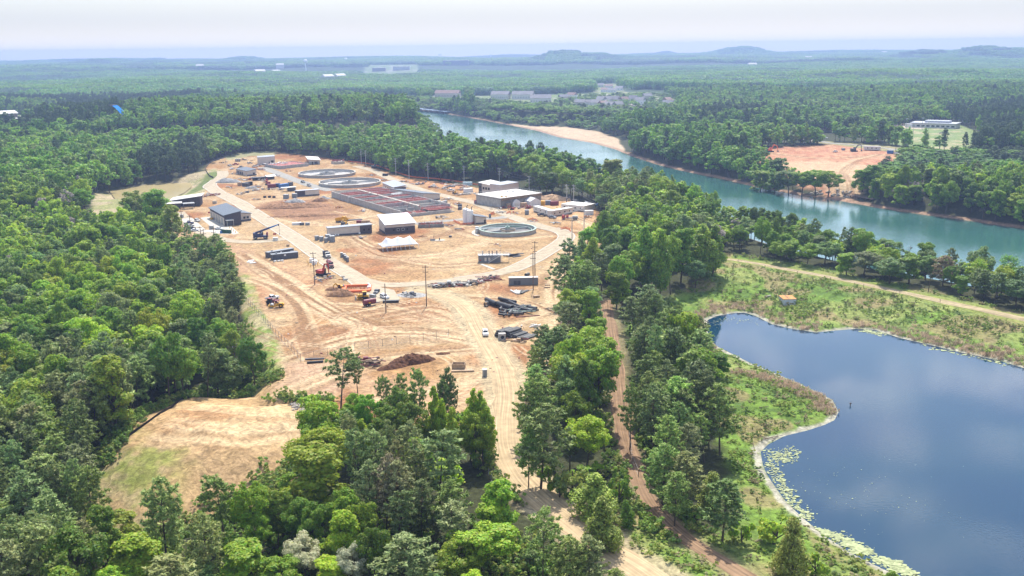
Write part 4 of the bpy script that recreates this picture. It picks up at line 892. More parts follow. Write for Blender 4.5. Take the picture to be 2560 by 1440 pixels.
# ------------------------------------------------------------------ vehicles (local: +x forward, origin on the ground)
def wheels(t, xs, y, r, wd, rim='mgrey'):
    for x in xs:
        for s in (-1, 1):
            o = MB().cyl((x, s * (y - wd / 2), r), (x, s * (y + wd / 2), r), r, r, 14).build('wheel', 'black', t)
            MB().cyl((x, s * (y + wd / 2 - .02), r), (x, s * (y + wd / 2 + .02), r), r * .55, r * .5, 10).build('rim', rim, o)
def at(a, b=None):
    """a rear px, b front px -> location, heading"""
    A = G(*a)
    if b is None: return A, 0
    B = G(*b); return (A + B) / 2, math.atan2(B[1] - A[1], B[0] - A[0])
def car(label, rear, front, kind='sedan', col='white', L=None, name=None, group=None):
    p, rz = at(rear, front); nm = {'sedan': 'parked_car', 'suv': 'parked_car', 'pickup': 'pickup_truck'}[kind]
    t = thing(name or nm, label, {'pickup': 'truck'}.get(kind, 'car'), sunk(p, -.10), rz, group); W2 = .93
    if kind == 'sedan': body = [(-2.3, .35), (-2.32, .85), (-1.9, .98), (-1.35, 1.0), (-.75, 1.4), (.35, 1.42), (1.05, .98), (2.1, .82), (2.3, .55), (2.28, .3)]; up = (3, 4, 5, 6)
    elif kind == 'suv': body = [(-2.35, .4), (-2.38, 1.0), (-2.25, 1.12), (-2.0, 1.72), (.35, 1.74), (1.1, 1.12), (2.2, .98), (2.38, .65), (2.35, .35)]; up = (3, 4)
    else: body = [(-2.8, .55), (-2.8, 1.15), (-.95, 1.17), (-.85, 1.85), (.45, 1.88), (1.15, 1.22), (2.55, 1.1), (2.75, .75), (2.72, .45)]; up = (3, 4)
    mb = MB(); mb.profile(body, -W2, W2, 0, {k: .18 for k in up}); mb.build('body', col, t)
    g = MB()
    if kind == 'sedan':
        g.hexa([(.40, -.62, 1.36), (1.0, -.78, 1.0), (1.0, .78, 1.0), (.40, .62, 1.36)], [(.46, -.62, 1.40), (1.08, -.78, 1.02), (1.08, .78, 1.02), (.46, .62, 1.40)])
        g.hexa([(-1.42, -.78, 1.0), (-.80, -.62, 1.35), (-.80, .62, 1.35), (-1.42, .78, 1.0)], [(-1.44, -.78, 1.03), (-.84, -.62, 1.40), (-.84, .62, 1.40), (-1.44, .78, 1.03)])
        for s in (-1, 1): g.hexa([(-1.1, s * .95, .98), (.85, s * .95, .98), (.3, s * .79, 1.33), (-.75, s * .79, 1.33)][::s], [(-1.1, s * .90, .98), (.85, s * .90, .98), (.3, s * .74, 1.33), (-.75, s * .74, 1.33)][::s])
    else:
        x0, x1 = (-1.9, .3) if kind == 'suv' else (-.75, .4); zt = 1.66 if kind == 'suv' else 1.8; zb = 1.14 if kind == 'suv' else 1.25
        g.hexa([(x1 + .08, -.66, zt), (x1 + .72, -.8, zb), (x1 + .72, .8, zb), (x1 + .08, .66, zt)], [(x1 + .13, -.66, zt + .04), (x1 + .80, -.8, zb + .03), (x1 + .80, .8, zb + .03), (x1 + .13, .66, zt + .04)])
        for s in (-1, 1): g.hexa([(x0, s * .955, zb), (x1 + .6, s * .955, zb), (x1, s * .80, zt - .05), (x0, s * .80, zt - .05)][::s], [(x0, s * .90, zb), (x1 + .6, s * .90, zb), (x1, s * .74, zt - .05), (x0, s * .74, zt - .05)][::s])
        g.hexa([(-2.33 if kind == 'suv' else -.98, -.7, zb), (-2.1 if kind == 'suv' else -.90, -.64, zt), (-2.1 if kind == 'suv' else -.90, .64, zt), (-2.33 if kind == 'suv' else -.98, .7, zb)], [(-2.36 if kind == 'suv' else -1.02, -.7, zb), (-2.14 if kind == 'suv' else -.94, -.64, zt), (-2.14 if kind == 'suv' else -.94, .64, zt), (-2.36 if kind == 'suv' else -1.02, .7, zb)])
    g.build('window', 'glass', t)
    if kind == 'pickup': mb = MB(); mb.box(-1.9, 0, 1.16, 1.65, 1.6, .03); mb.build('cargo_bed', 'dgrey', t)
    if kind == 'suv': mb = MB(); mb.box(-.4, 0, 1.75, .9, .8, .03); mb.build('sunroof', 'glass', t)
    wheels(t, (-1.45, 1.45) if kind != 'pickup' else (-1.75, 1.75), .82, .36, .24)
    for s in (-1, 1):
        mb = MB(); mb.box(2.2 if kind != 'pickup' else 2.66, s * .68, .68, .22, .4, .18); mb.build('headlight', 'white', t)
        mb = MB(); mb.box(-2.3 if kind != 'pickup' else -2.78, s * .75, .82, .1, .25, .2); mb.build('tail_light', 'red', t)
    return t
def excavator(label, p0, rz, col='red', s=1., arm=((2.2, 4.6), (4.6, 3.4), (4.2, .5)), group=None, swing=0):
    p = G(*p0); t = thing('excavator', label, 'excavator', sunk(p), rz, group); t.scale = (s,) * 3
    for q in (-1, 1):
        mb = MB(); mb.profile([(-1.9, 0), (-2.3, .35), (-2.1, .85), (2.1, .85), (2.3, .35), (1.9, 0)], q * 1.25 - .35, q * 1.25 + .35); mb.build('crawler_track', 'black', t)
    c, n = math.cos(swing), math.sin(swing)
    R2 = lambda x, y, z: (x * c - y * n, x * n + y * c, z)
    mb = MB(); mb.box(*R2(-.6, 0, 0)[:2], 1.0, 3.2, 2.7, 1.25, swing, 0, .95, .95); mb.build('house', col, t)
    mb = MB(); mb.box(*R2(-2.0, 0, 0)[:2], 1.05, .9, 2.6, 1.3, swing); mb.build('counterweight', 'dgrey' if col != 'red' else 'maroon', t)
    mb = MB(); mb.box(*R2(.5, .85, 0)[:2], 1.05, 1.5, 1.0, 1.9, swing, 0, .85, .9); mb.build('cab', 'glass', t); mb = MB(); mb.box(*R2(.5, .85, 0)[:2], 2.952, 1.4, 1.0, .12, swing); mb.build('cab_roof', col, t)
    def arm_(a, b, w0, w1, nm, m):
        a3, b3 = R2(a[0], -.1, a[1]), R2(b[0], -.1, b[1]); MB().cyl(a3, b3, w0, w1, 6).build(nm, m, t)
    arm_((.8, 1.6), arm[0], .42, .36, 'boom', col); arm_(arm[0], arm[1], .36, .27, 'boom', col); arm_(arm[1], arm[2], .28, .18, 'stick', col)
    b = R2(arm[2][0], -.1, arm[2][1]); mb = MB(); mb.box(b[0], b[1], b[2] - .7, .9, 1.1, .9, swing, 0, 1.1, 1.1); mb.build('bucket', 'dgrey', t); return t
def dozer(label, p0, rz):
    t = thing('bulldozer', label, 'bulldozer', sunk(G(*p0)), rz)
    for q in (-1, 1): mb = MB(); mb.profile([(-1.8, .0), (-2.2, .4), (-1.9, 1.0), (.3, 1.15), (1.9, .9), (2.1, .4), (1.7, 0)], q * 1.05 - .3, q * 1.05 + .3); mb.build('crawler_track', 'black', t)
    mb = MB(); mb.box(1.0, 0, .9, 2.2, 1.3, 1.1, 0, 0, .95, .9); mb.build('engine_hood', 'yellow', t)
    mb = MB(); mb.box(-1.3, 0, .8, 1.7, 1.7, .9); mb.build('body', 'yellow', t)
    mb = MB(); mb.box(-.6, 0, 1.6, 1.5, 1.5, 1.4, 0, 0, .9, .9); mb.build('cab', 'glass', t); mb = MB(); mb.box(-.6, 0, 3.0, 1.7, 1.7, .15); mb.build('cab_roof', 'yellow', t)
    mb = MB(); mb.hexa([(2.9, -1.8, .05), (3.1, -1.8, .0), (3.1, 1.8, .0), (2.9, 1.8, .05)], [(2.75, -1.8, 1.3), (2.95, -1.8, 1.35), (2.95, 1.8, 1.35), (2.75, 1.8, 1.3)]); mb.build('blade', 'mgrey', t)
    for q in (-1, 1): mb = MB(); mb.box(1.6, q * 1.5, .4, 2.6, .18, .25); mb.build('push_arm', 'yellow', t)
    MB().cyl((1.3, .3, 2.0), (1.3, .3, 2.8), .1, .1, 8).build('exhaust', 'dgrey', t)
def roller(label, p0, rz):
    t = thing('soil_roller', label, 'roller', sunk(G(*p0)), rz)
    o = MB().cyl((2.0, -1.05, .78), (2.0, 1.05, .78), .78, .78, 24).build('drum', 'mgrey', t)
    mb = MB()
    for q in (-1, 1): mb.box(1.7, q * 1.2, .55, 2.5, .2, .5)
    mb.box(3.0, 0, .6, .25, 2.5, .45); mb.build('drum_frame', 'yellow', t)
    mb = MB(); mb.profile([(-2.6, .7), (-2.7, 1.4), (-2.2, 1.75), (-.4, 1.75), (.4, 1.2), (.6, .7)], -.85, .85); mb.build('body', 'yellow', t)
    wheels(t, (-1.5,), 1.0, .78, .5, 'yellow')
    mb = MB(); mb.box(-.1, 0, 2.75, 1.6, 1.5, .12)
    for x in (-.8, .6):
        for y in (-.65, .65): mb.box(x, y, 1.2, .09, .09, 1.56)
    mb.build('canopy', 'maroon', t); mb = MB(); mb.box(-.3, 0, 1.3, .6, .6, .7); mb.build('seat', 'dgrey', t)
def truck(label, rear, front, kind='dump', cab='white', load='grey', L=7.5, name=None, cat='truck'):
    p, rz = at(rear, front); t = thing(name or {'dump': 'dump_truck', 'tank': 'tanker_truck'}[kind], label, cat, sunk(p, -.05), rz)
    mb = MB(); mb.box(-.2, 0, .75, 7.2, 1.0, .3); mb.build('chassis', 'dgrey', t)
    mb = MB(); mb.profile([(1.2, .8), (1.2, 2.7), (1.5, 2.85), (2.3, 2.8), (2.55, 2.0), (3.7, 1.75), (3.8, .8)], -1.1, 1.1, 0, {1: .1, 2: .15, 3: .12, 5: .15}); mb.build('cab', cab, t)
    mb = MB(); mb.hexa([(2.40, -.9, 2.7), (2.58, -.98, 2.08), (2.58, .98, 2.08), (2.40, .9, 2.7)], [(2.46, -.9, 2.72), (2.64, -.98, 2.1), (2.64, .98, 2.1), (2.46, .9, 2.72)])
    for s in (-1, 1): mb.box(1.9, s * 1.11, 2.0, .8, .05, .6)
    mb.build('window', 'glass', t)
    mb = MB(); mb.box(3.83, 0, 1.0, .06, 1.1, .6); mb.build('grille', 'dgrey', t)
    for s in (-1, 1): mb = MB(); mb.box(3.78, s * .85, 1.1, .1, .3, .2); mb.build('headlight', 'white', t)
    if kind == 'dump':
        mb = MB()
        mb.box(-1.55, 0, 1.1, 4.8, 2.3, .15)
        for s in (-1, 1): mb.box(-1.55, s * 1.15, 1.1, 4.8, .12, 1.45)
        for k in range(6):
            for s in (-1, 1): mb.box(-3.7 + k * .85, s * 1.24, 1.1, .12, .12, 1.4)
        mb.box(.85, 0, 1.1, .12, 2.4, 1.75); mb.box(-3.95, 0, 1.1, .12, 2.3, 1.4); mb.build('dump_bed', load, t)
    else:
        mb = MB(); mb.cyl((-3.8, 0, 1.95), (.9, 0, 1.95), 1.1, 1.1, 20); mb.cyl((-4.05, 0, 1.95), (-3.8, 0, 1.95), .8, 1.1, 20); mb.build('tank', load, t)
        mb = MB(); mb.box(-1.5, 0, 3.0, 1.2, .7, .18); mb.build('manhole', 'mgrey', t)
    wheels(t, (-3.1, -1.9, 2.9), .98, .52, .42); return t
def crane(label, p0, rz):
    t = thing('mobile_crane', label, 'crane', sunk(G(*p0), -.02), rz)
    mb = MB(); mb.box(0, 0, .9, 7.4, 2.6, .9); mb.build('carrier', 'navy', t); wheels(t, (-2.4, 2.4), 1.15, .85, .7)
    mb = MB(); mb.box(-2.6, 0, 1.8, 2.2, 2.6, 1.5); mb.build('counterweight', 'navy', t)
    mb = MB(); mb.box(.4, 1.0, 1.8, 2.0, .9, 1.7, 0, 0, .85, .95); mb.build('cab', 'glass', t); mb = MB(); mb.box(-.4, -.5, 1.8, 2.4, 1.5, 1.0); mb.build('turret', 'navy', t)
    mb = MB(); mb.box(3.4, 0, 1.8, .8, 2.2, 1.6); mb.build('engine_cover', 'maroon', t)
    a, b = Vector((-2.6, -.2, 3.2)), Vector((9.3, -.2, 7.2))
    for k, (u0, u1, r) in enumerate(((0, .62, .62), (.6, .85, .48), (.83, 1, .36))): MB().cyl(a.lerp(b, u0), a.lerp(b, u1), r, r, 4).build('boom_section', 'navy' if k == 0 else 'blue', t)
    MB().cyl((-.2, -.2, 2.4), a.lerp(b, .38), .2, .2, 8).build('lift_cylinder', 'galv', t)
    mb = MB(); mb.box(9.6, -.2, 6.6, .5, .7, .9); mb.cyl((9.8, -.2, 6.6), (9.8, -.2, 2.6), .05, .05, 5); mb.build('hoist_rope', 'black', t); mb = MB(); mb.box(9.8, -.2, 1.9, .4, .4, .8, 0, 0, .6, .6); mb.build('hook_block', 'navy', t)
    for x in (-3.6, 3.6):
        for y in (-1.6, 1.6): mb = MB(); mb.box(x, y, .5, .35, .9, .35); mb.build('outrigger', 'dgrey', t)
crane('dark blue crane with raised boom where the driveway meets the road', (652, 597), R_(8))
truck('white-cabbed dump truck parked on the paved road', (811, 637), (824, 649), 'dump', 'offwhite', 'dgrey')
truck('red tanker truck parked on the paved road behind the red excavator', (818, 660), (833, 676), 'tank', 'maroon', 'maroon')
excavator('red excavator with folded arm left of the paved road', (805, 688), R_(-38), 'red', 1.05, ((2.0, 5.0), (4.1, 5.4), (4.4, 1.4)))
excavator('yellow excavator digging beside the orange-fenced pit', (850, 723), R_(200), 'yellow', .75, ((2.2, 3.6), (3.6, 2.4), (3.4, .4)))
dozer('yellow bulldozer parked beside the maroon tank trailer', (908, 748), R_(196))
roller('yellow soil roller in front of the white pickup', (693, 768), R_(186))
car('white pickup parked behind the yellow roller', (664, 753), (698, 746), 'pickup', 'white')
car('dark grey car on the paved court near the bulldozer', (946, 728), (937, 737), 'sedan', 'dgrey')
car('white hatchback on the paved court beside the wooden pole', (955, 744), (968, 749), 'suv', 'white')
car('white SUV driving down the sandy haul road', (1211, 828), (1216, 848), 'suv', 'white', name='moving_car')
def tank_trailer(label, rear, front):
    p, rz = at(rear, front); t = thing('tank_trailer', label, 'trailer', sunk(p), rz)
    MB().cyl((-2.6, 0, 1.75), (2.4, 0, 1.75), 1.0, 1.0, 20).build('tank', 'maroon', t); mb = MB(); mb.box(0, 0, .6, 5.6, .9, .25); mb.box(3.4, 0, .6, 2.2, .2, .2); mb.build('frame', 'dgrey', t); wheels(t, (-1.6, -.5), .95, .5, .35)
    mb = MB(); mb.box(-.6, -1.05, 1.2, .8, .12, .5); mb.build('valve_box', 'yellow', t); return t
tank_trailer('maroon tank trailer in front of the yellow bulldozer', (911, 766), (938, 761))
p, rz = at((672, 762), (688, 757)); t = thing('farm_tractor', 'maroon tractor partly behind the yellow roller', 'tractor', sunk(p), rz)
mb = MB(); mb.box(.8, 0, .7, 2.4, .9, .9, 0, 0, .95, .85); mb.build('hood', 'maroon', t); mb = MB(); mb.box(-1.0, 0, .9, 1.5, 1.4, 1.5, 0, 0, .9, .9); mb.build('cab', 'glass', t); mb = MB(); mb.box(-1, 0, 2.42, 1.7, 1.6, .12); mb.build('roof', 'maroon', t); wheels(t, (-1.1,), 1.0, .85, .45, 'maroon'); wheels(t, (1.5,), .8, .5, .3, 'maroon')
# cars by the workshop
GP = 'cars parked beside the workshop'
for k, (r, f, kd, c, lb) in enumerate((((462, 562), (483, 560), 'pickup', 'navy', 'dark pickup, topmost of the four parked in a row by the poles'), ((466, 567.5), (485, 565.5), 'sedan', 'offwhite', 'white car parked second from the top in the row by the poles'),
        ((469, 574), (489, 572), 'sedan', 'dgrey', 'dark car parked third from the top in the row by the poles'), ((476, 579), (496, 577), 'sedan', 'white', 'white car, lowest of the four parked in a row by the poles'),
        ((487, 552), (500, 556), 'suv', 'offwhite', 'white car driving alone across the lot left of the workshop'), ((539, 574), (557, 574.5), 'sedan', 'white', 'white car parked beside the green dumpster'))): car(lb, r, f, kd, c, group=GP)
loc, w, rz = frame((552, 583), (576, 584)); t = thing('dumpster', 'dark green open dumpster in front of the workshop', 'dumpster', loc, rz)
mb = MB(); mb.box(w / 2, 1.2, .1, w, .12, 1.7)
for a in ((w / 2, 0, .1, w, .12, 1.7), (0.06, .6, .1, .12, 1.1, 1.7), (w - .06, .6, .1, .12, 1.1, 1.7), (w / 2, .6, .1, w - .2, 1.0, .1)): mb.box(*a)
mb.build('container', 'green', t); mb = MB()
for k in range(5): mb.box(.6 + k * (w - 1.2) / 4, -.1, .2, .15, .1, 1.5)
mb.build('ribs', 'green', t); mb = MB(); mb.box(.6, -.6, .1, 1.0, .8, 1.2); mb.build('blue_bin', 'blue', t)
for k in range(4):
    p = G(574 + k * 5, 571.5 + k * 3.8); o = MB().cyl((0, 0, -.2), (0, 0, 1.2), .14, .14, 8).build('bollard', 'yellow', None, sunk(p, 0)); tag(o, 'yellow bollard in the row on the slab in front of the workshop', 'bollard', 'yellow bollards by the workshop')
# farther vehicles
GC = 'vehicles parked at the far end of the site'
for r, f, kd, c, lb in (((570, 417), (580, 415), 'suv', 'offwhite', 'white SUV left of the red pickup near the far end'), ((582, 413.5), (596, 412), 'pickup', 'red', 'red pickup parked near the far end of the site'), ((575, 424), (586, 422), 'sedan', 'white', 'white car below the red pickup near the far end'),
        ((621, 410), (629, 409), 'suv', 'offwhite', 'white vehicle left of the plain cream far building'), ((632, 419), (643, 417.5), 'pickup', 'offwhite', 'white pickup right of the blue-roofed pump house'), ((598, 421), (606, 419), 'pickup', 'grey', 'grey pickup left of the blue-roofed pump house')): car(lb, r, f, kd, c, group=GC)
car('grey pickup, upper of two on the asphalt by the round tanks', (752, 456), (763, 459), 'pickup', 'grey', group=GC); car('grey pickup, lower of two on the asphalt by the round tanks', (768, 464), (778, 467.5), 'pickup', 'mgrey', group=GC)
car('white pickup parked among the material stacks at centre right', (1120, 479.5), (1134, 478), 'pickup', 'white', group=GC)
excavator('small yellow excavator beside the white pickup at centre right', (1137, 484), R_(40), 'yellow', .6)
truck('dark truck standing on the sand above the white silos', (1150, 519), (1150, 526), 'dump', 'dgrey', 'dgrey')
truck('yellow articulated dump truck parked behind the long low building', (846, 556), (865, 553), 'dump', 'yellow', 'yellow', name='haul_truck')
truck('dark machine parked at the foot of the long yellow crawler trench', (868, 562), (862, 570), 'dump', 'dgrey', 'yellow', name='haul_truck') if False else None
excavator('yellow excavator standing behind the long low cream building', (861, 563), R_(80), 'yellow', .95)
excavator('dark excavator at the edge of the far woods', (936, 420.5), R_(20), 'dgrey', 1.0)
excavator('dark excavator below the last poles at the right end of the site', (1433, 509), R_(200), 'dgrey', 1.0)
excavator('red excavator among the containers behind the pump house', (670, 462), R_(120), 'red', 1.0)
p = G(1466, 512); t = thing('boom_lift', 'white and blue boom lift with lowered arm by the right tree edge', 'lift', sunk(p), R_(-40))
mb = MB(); mb.box(0, 0, .5, 3, 2, 1.1); mb.build('chassis', 'white', t); wheels(t, (-1, 1), .9, .5, .4); MB().cyl((-1, 0, 2.2), (8, 0, 1.0), .3, .22, 6).build('boom', 'white', t); mb = MB(); mb.box(8.4, 0, .6, 1, 1.4, 1.1); mb.build('basket', 'blue', t)
p, rz = at((1436, 549), (1413, 549)); t = thing('boom_truck', 'red truck with long grey folded boom before the cream trailer', 'truck', sunk(p), rz)
mb = MB(); mb.box(-.8, 0, .8, 8, 2.3, .5); mb.build('bed', 'dgrey', t); mb = MB(); mb.profile([(2.6, .7), (2.6, 2.6), (2.9, 2.8), (4.3, 2.7), (4.6, 1.7), (4.6, .7)], -1.15, 1.15); mb.build('cab', 'red', t); mb = MB(); mb.box(4.5, 0, 1.75, .2, 1.9, .75); mb.build('window', 'glass', t); wheels(t, (-3.6, -2.4, 3.4), 1, .52, .4)
mb = MB(); mb.box(1.4, 0, 1.3, 1.4, 1.6, 1.4); mb.build('turret', 'red', t); MB().cyl((3.2, 0, 3.2), (-9.5, -.6, 6.6), .5, .32, 4).build('boom', 'mgrey', t); mb = MB(); mb.box(-3, 0, 1.3, 3, 2, .9); mb.build('toolbox', 'mgrey', t)
car('grey car at the end of the long cream trailer', (1377, 546), (1386, 547), 'suv', 'grey', group=GC); car('black pickup beneath the leftmost site trailer', (1348, 540), (1362, 541), 'pickup', 'black', group=GC)
# portable toilets
GT = 'portable toilets'
def toilet(label, px, col='dgrey', roof='offwhite'):
    p = G(*px); t = thing('portable_toilet', label, 'toilet', sunk(p), R_(10), GT)
    mb = MB(); mb.box(0, 0, 0, 1.25, 1.25, 2.2); mb.build('cabin', col, t); mb = MB(); mb.box(0, 0, 2.2, 1.35, 1.35, .22, 0, 0, .8, .8); mb.build('roof', roof, t); mb = MB(); mb.box(0, -.63, .15, .8, .06, 1.9); mb.build('door', 'grey', t)
for k, (x, y) in enumerate(((854.5, 643), (861, 646.5), (865, 650), (869, 654))): toilet(('back', 'second from the back', 'third from the back', 'front')[k] + ' grey toilet in the row of four beside the paved road', (x, y))
for k, x in enumerate((590, 594.5, 599)): toilet(('left', 'middle', 'right')[k] + ' one of three dark toilets near the far grassy edge', (x, 404), 'navy', 'white')
toilet('grey portable toilet alone beside the sandy haul road', (1212, 941), 'mgrey', 'white'); toilet('red portable toilet near the square concrete tank', (1188, 509), 'red', 'red'); toilet('grey toilet beside the small cream silo shed', (1225, 545), 'dgrey', 'dgrey')
# ------------------------------------------------------------------ utility poles and wires
POLES = []
def pole(label, px, base, top, arms=3, group='utility poles', light=False, lamp=False, aw=2.4, az=0):
    p = G(px, base); h = 5.
    while proj(p[0], p[1], p[2] + h)[1] > top and h < 40: h += .1
    t = thing('utility_pole', label, 'pole', sunk(p, .3), az, group)
    MB().cyl((0, 0, 0), (0, 0, h + .3), .27 if light else .21, .2 if light else .14, 10).build('shaft', 'wood' if not light else 'galv', t)
    for k in range(arms):
        mb = MB(); z = h - .5 - k * 1.9; mb.box(0, .1, z, aw * (1 - .1 * k), .16, .2)
        for x in (-aw * .45, 0, aw * .45): mb.cyl((x * (1 - .1 * k), .1, z + .14), (x * (1 - .1 * k), .1, z + .42), .07, .05, 6)
        mb.build('crossarm', 'galv' if light else 'wood', t)
    POLES.append((px, p, h)); return p, h
riv = [(903.5, 410, 372.5), (915, 415, 375.6), (941, 414, 382), (990, 439, 395), (1023, 447.5, 399.6), (1070.4, 449.6, 408), (1160.4, 452.7, 414), (1248.5, 461, 420), (1323, 482, 439.6), (1417, 510, 461), (1434, 510, 462), (1506, 512, 483), (1525, 550, 504)]
nm_r = ['first pole from the left of the line along the far tree edge', 'second pole from the left of the line along the far trees', 'pole behind the dark excavator along the far trees', 'pole right of the round tanks along the far orange fence', 'pole above the pale grey roof along the far orange fence', 'pole above the dark sloping roof along the far tree edge',
        'pole left of the two-storey cream building at the tree edge', 'pole directly behind the two-storey cream building', 'pole directly behind the square concrete tank', 'left pole of the close pair behind the site trailers', 'right pole of the close pair behind the site trailers', 'slim pole in front of the trees at the right end', 'pole in front of the tall pines right of the site']
RP = []
for (x, b, tp), lb in zip(riv, nm_r): RP.append(pole(lb, x, b, tp, 3 if x < 1500 else 1, light=True))
lft = [(440, 556, 510), (457, 580, 518), (479, 603, 539), (505, 627, 565), (512, 621, 572), (538, 627, 568)]
for (x, b, tp), lb in zip(lft, ['leftmost pole by the car park, closest to the left woods', 'second pole by the car park, left of the parked cars', 'pole just right of the four parked cars', 'left pole of the close pair above the left pines', 'right pole of the close pair above the left pines', 'rightmost of the poles below the green dumpster']): pole(lb, x, b, tp, 2, az=R_(30))
pole('pole left of the paved road, beside the red excavator', 787, 712, 630, 2); pole('bare pole beside the white hatchback on the paved court', 965, 781, 709, 0)
P1 = pole('tall pole with round dark top standing alone on open sand', 1066.5, 766, 664, 2); pole('farther of two tall poles at the grey container', 1337.5, 692.7, 603, 3); pole('nearer of two tall poles at the grey container', 1333, 726, 631, 2)
pole('slim pole in front of the red boom truck, by the loop road', 1430, 598, 544, 0, light=True); pole('slim pole right of the red boom truck, above the trees', 1460, 586, 523, 0, light=True)
for k, (off, dz, lb) in enumerate(((-1.05, 0, 'upper power wire strung between the poles along the far trees'), (0, -1.9, 'middle power wire strung between the poles along the far trees'), (1.0, -3.8, 'lower power wire strung between the poles along the far trees'))):
    pts = []
    seq = [RP[i] for i in (0, 3, 5, 6, 7, 8, 10, 12)]
    for (a, ha), (b, hb) in zip(seq[:-1], seq[1:]):
        for q in range(10):
            u = q / 10; s = 4 * u * (1 - u) * 1.6
            pts.append((a[0] + (b[0] - a[0]) * u + off, a[1] + (b[1] - a[1]) * u + .1, a[2] + ha - .1 + (b[2] + hb - a[2] - ha) * u + dz - s))
    pts.append((seq[-1][0][0] + off, seq[-1][0][1], seq[-1][0][2] + seq[-1][1] - .1 + dz))
    o = MB().tube(pts, .055, 4).build('power_line', 'ovgrey'); tag(o, lb, 'wire', 'power lines')
# ------------------------------------------------------------------ chain-link fences with posts
def fence(label, pts, h=2.4, sp=4.2, rail=True, nm='chain_link_fence', m='dgrey', r=.06, group='chain-link fences', mesh_=True):
    q = spline(np.array([G(*p)[:2] for p in pts]), 1.2); s = np.concatenate([[0], np.cumsum(np.linalg.norm(np.diff(q, axis=0), axis=1))])
    n = max(2, int(s[-1] / sp)); P = np.stack([np.interp(np.linspace(0, s[-1], n + 1), s, q[:, k]) for k in (0, 1)], 1); z = HT(P[:, 0], P[:, 1])
    t = thing(nm, label, 'fence', (P[0, 0], P[0, 1], z[0]), 0, group); o = np.array((P[0, 0], P[0, 1], z[0]))
    for k in range(n + 1):
        b = np.array((P[k, 0], P[k, 1], z[k])) - o; MB().cyl(b + (0, 0, -.3), b + (0, 0, h), r, r, 6).build('post', m, t)
    mb = MB(); zs = (.1, h - .1) if rail else ()
    for k in range(n):
        a = np.array((P[k, 0], P[k, 1], z[k])) - o; b = np.array((P[k + 1, 0], P[k + 1, 1], z[k + 1])) - o
        for zz in zs: mb.cyl(a + (0, 0, zz), b + (0, 0, zz), .028, .028, 4)
        if mesh_:
            for j in range(5): mb.cyl(a + (0, 0, .35 + j * .4), b + (0, 0, .35 + j * .4), .008, .008, 3)
    if mb.V: mb.build('wire_mesh', 'mgrey', t)
    return t
fence('chain-link fence climbing along the grass strip at the left', [(601, 738), (625, 765), (655, 797), (690, 838), (722, 870), (752, 903)])
fence('chain-link fence crossing the sand left of the haul road', [(752, 903), (790, 894), (850, 882), (920, 870), (1000, 859), (1070, 849), (1122, 840)], 2.4, 4.6)
fence('short pale chain-link fence left of the haul road in the trees', [(1222, 1190), (1232, 1210), (1243, 1222)], 2, 1.6, m='galv')
fence('post and wire fence along the woodland track', [(1573, 1090), (1577, 1120), (1582, 1155), (1596, 1190)], 1.6, 7, True, 'wire_fence', 'wood', .08, mesh_=False)
fence('post and wire fence along the top of the dike', [(1845, 655), (1900, 668), (2050, 695), (2200, 727), (2350, 757)], 1.3, 16, True, 'wire_fence', 'wood', .08, mesh_=False)
def silt(label, pts, m, h=.9):
    q = spline(np.array([G(*p)[:2] for p in pts]), 4); z = HT(q[:, 0], q[:, 1]); mb = MB()
    for i in range(len(q) - 1):
        a, b = q[i], q[i + 1]; mb.hexa([(a[0], a[1], z[i] - .1), (b[0], b[1], z[i + 1] - .1), (b[0], b[1] + .06, z[i + 1] - .1), (a[0], a[1] + .06, z[i] - .1)], [(a[0], a[1], z[i] + h), (b[0], b[1], z[i + 1] + h), (b[0], b[1] + .06, z[i + 1] + h), (a[0], a[1] + .06, z[i] + h)])
    o = mb.build('silt_fence', m); tag(o, label, 'fence', 'silt fences')
silt('orange silt fence along the foot of the far trees', [(870, 404), (930, 412), (985, 430), (1030, 443), (1100, 449), (1170, 459), (1195, 463)], 'orange')
silt('black silt fence around the foot of the sandy mound', [(655, 935), (560, 965), (480, 990), (400, 1035), (330, 1085), (270, 1130), (232, 1175)], 'black', .7)
silt('black silt fence curving behind the far left corner', [(560, 396), (530, 405), (515, 420), (520, 436), (534, 446)], 'dgrey', 1.2)
# ------------------------------------------------------------------ pipes
rg = random.Random(12)
def pipe_thing(label, c, rz, L, r, m, group, z=0., tilt=0., t=.06, nm='pipe'):
    o = MB().pipe((-L / 2, 0, r), (L / 2, 0, r), r, min(t, r * .3), 14 if r > .4 else 10).build(nm, m, None)
    o.location = (c[0], c[1], c[2] + z); o.rotation_euler = (0, tilt, rz); tag(o, label, 'pipe', group); return o
GA = 'black pipes in the jumbled heap'
A0 = G(1220, 762); B0 = G(1335, 785); hx = math.atan2(B0[1] - A0[1], B0[0] - A0[0])
big = [((1228, 762), 8, .85), ((1245, 766), 9, .8), ((1268, 757), 9, .62), ((1280, 762), 10, .55), ((1262, 773), 9, .9), ((1281, 778), 8, .75), ((1290, 768), 12, .5), ((1302, 772), 12, .5), ((1308, 780), 9, .6), ((1262, 755), 8, .5)]
for k, (c, L, r) in enumerate(big): pipe_thing('thick black pipe lying lengthwise in the jumbled heap by the haul road', G(*c), hx + rg.uniform(-.12, .12) - (.35 if k % 3 == 0 else .1), L, r, 'bpipe', GA, .0 if k % 2 else .5)
for k in range(26):
    c = G(rg.uniform(1240, 1338), rg.uniform(768, 794)); pipe_thing('black pipe piece tumbled at the front of the jumbled heap', c, rg.choice((hx, hx - .9, hx - 1.2, hx + .4)) + rg.uniform(-.2, .2), rg.uniform(1.4, 5.5), rg.uniform(.28, .6), 'bpipe' if rg.random() < .75 else 'gpipe', GA, rg.uniform(0, .5), rg.uniform(-.06, .06))
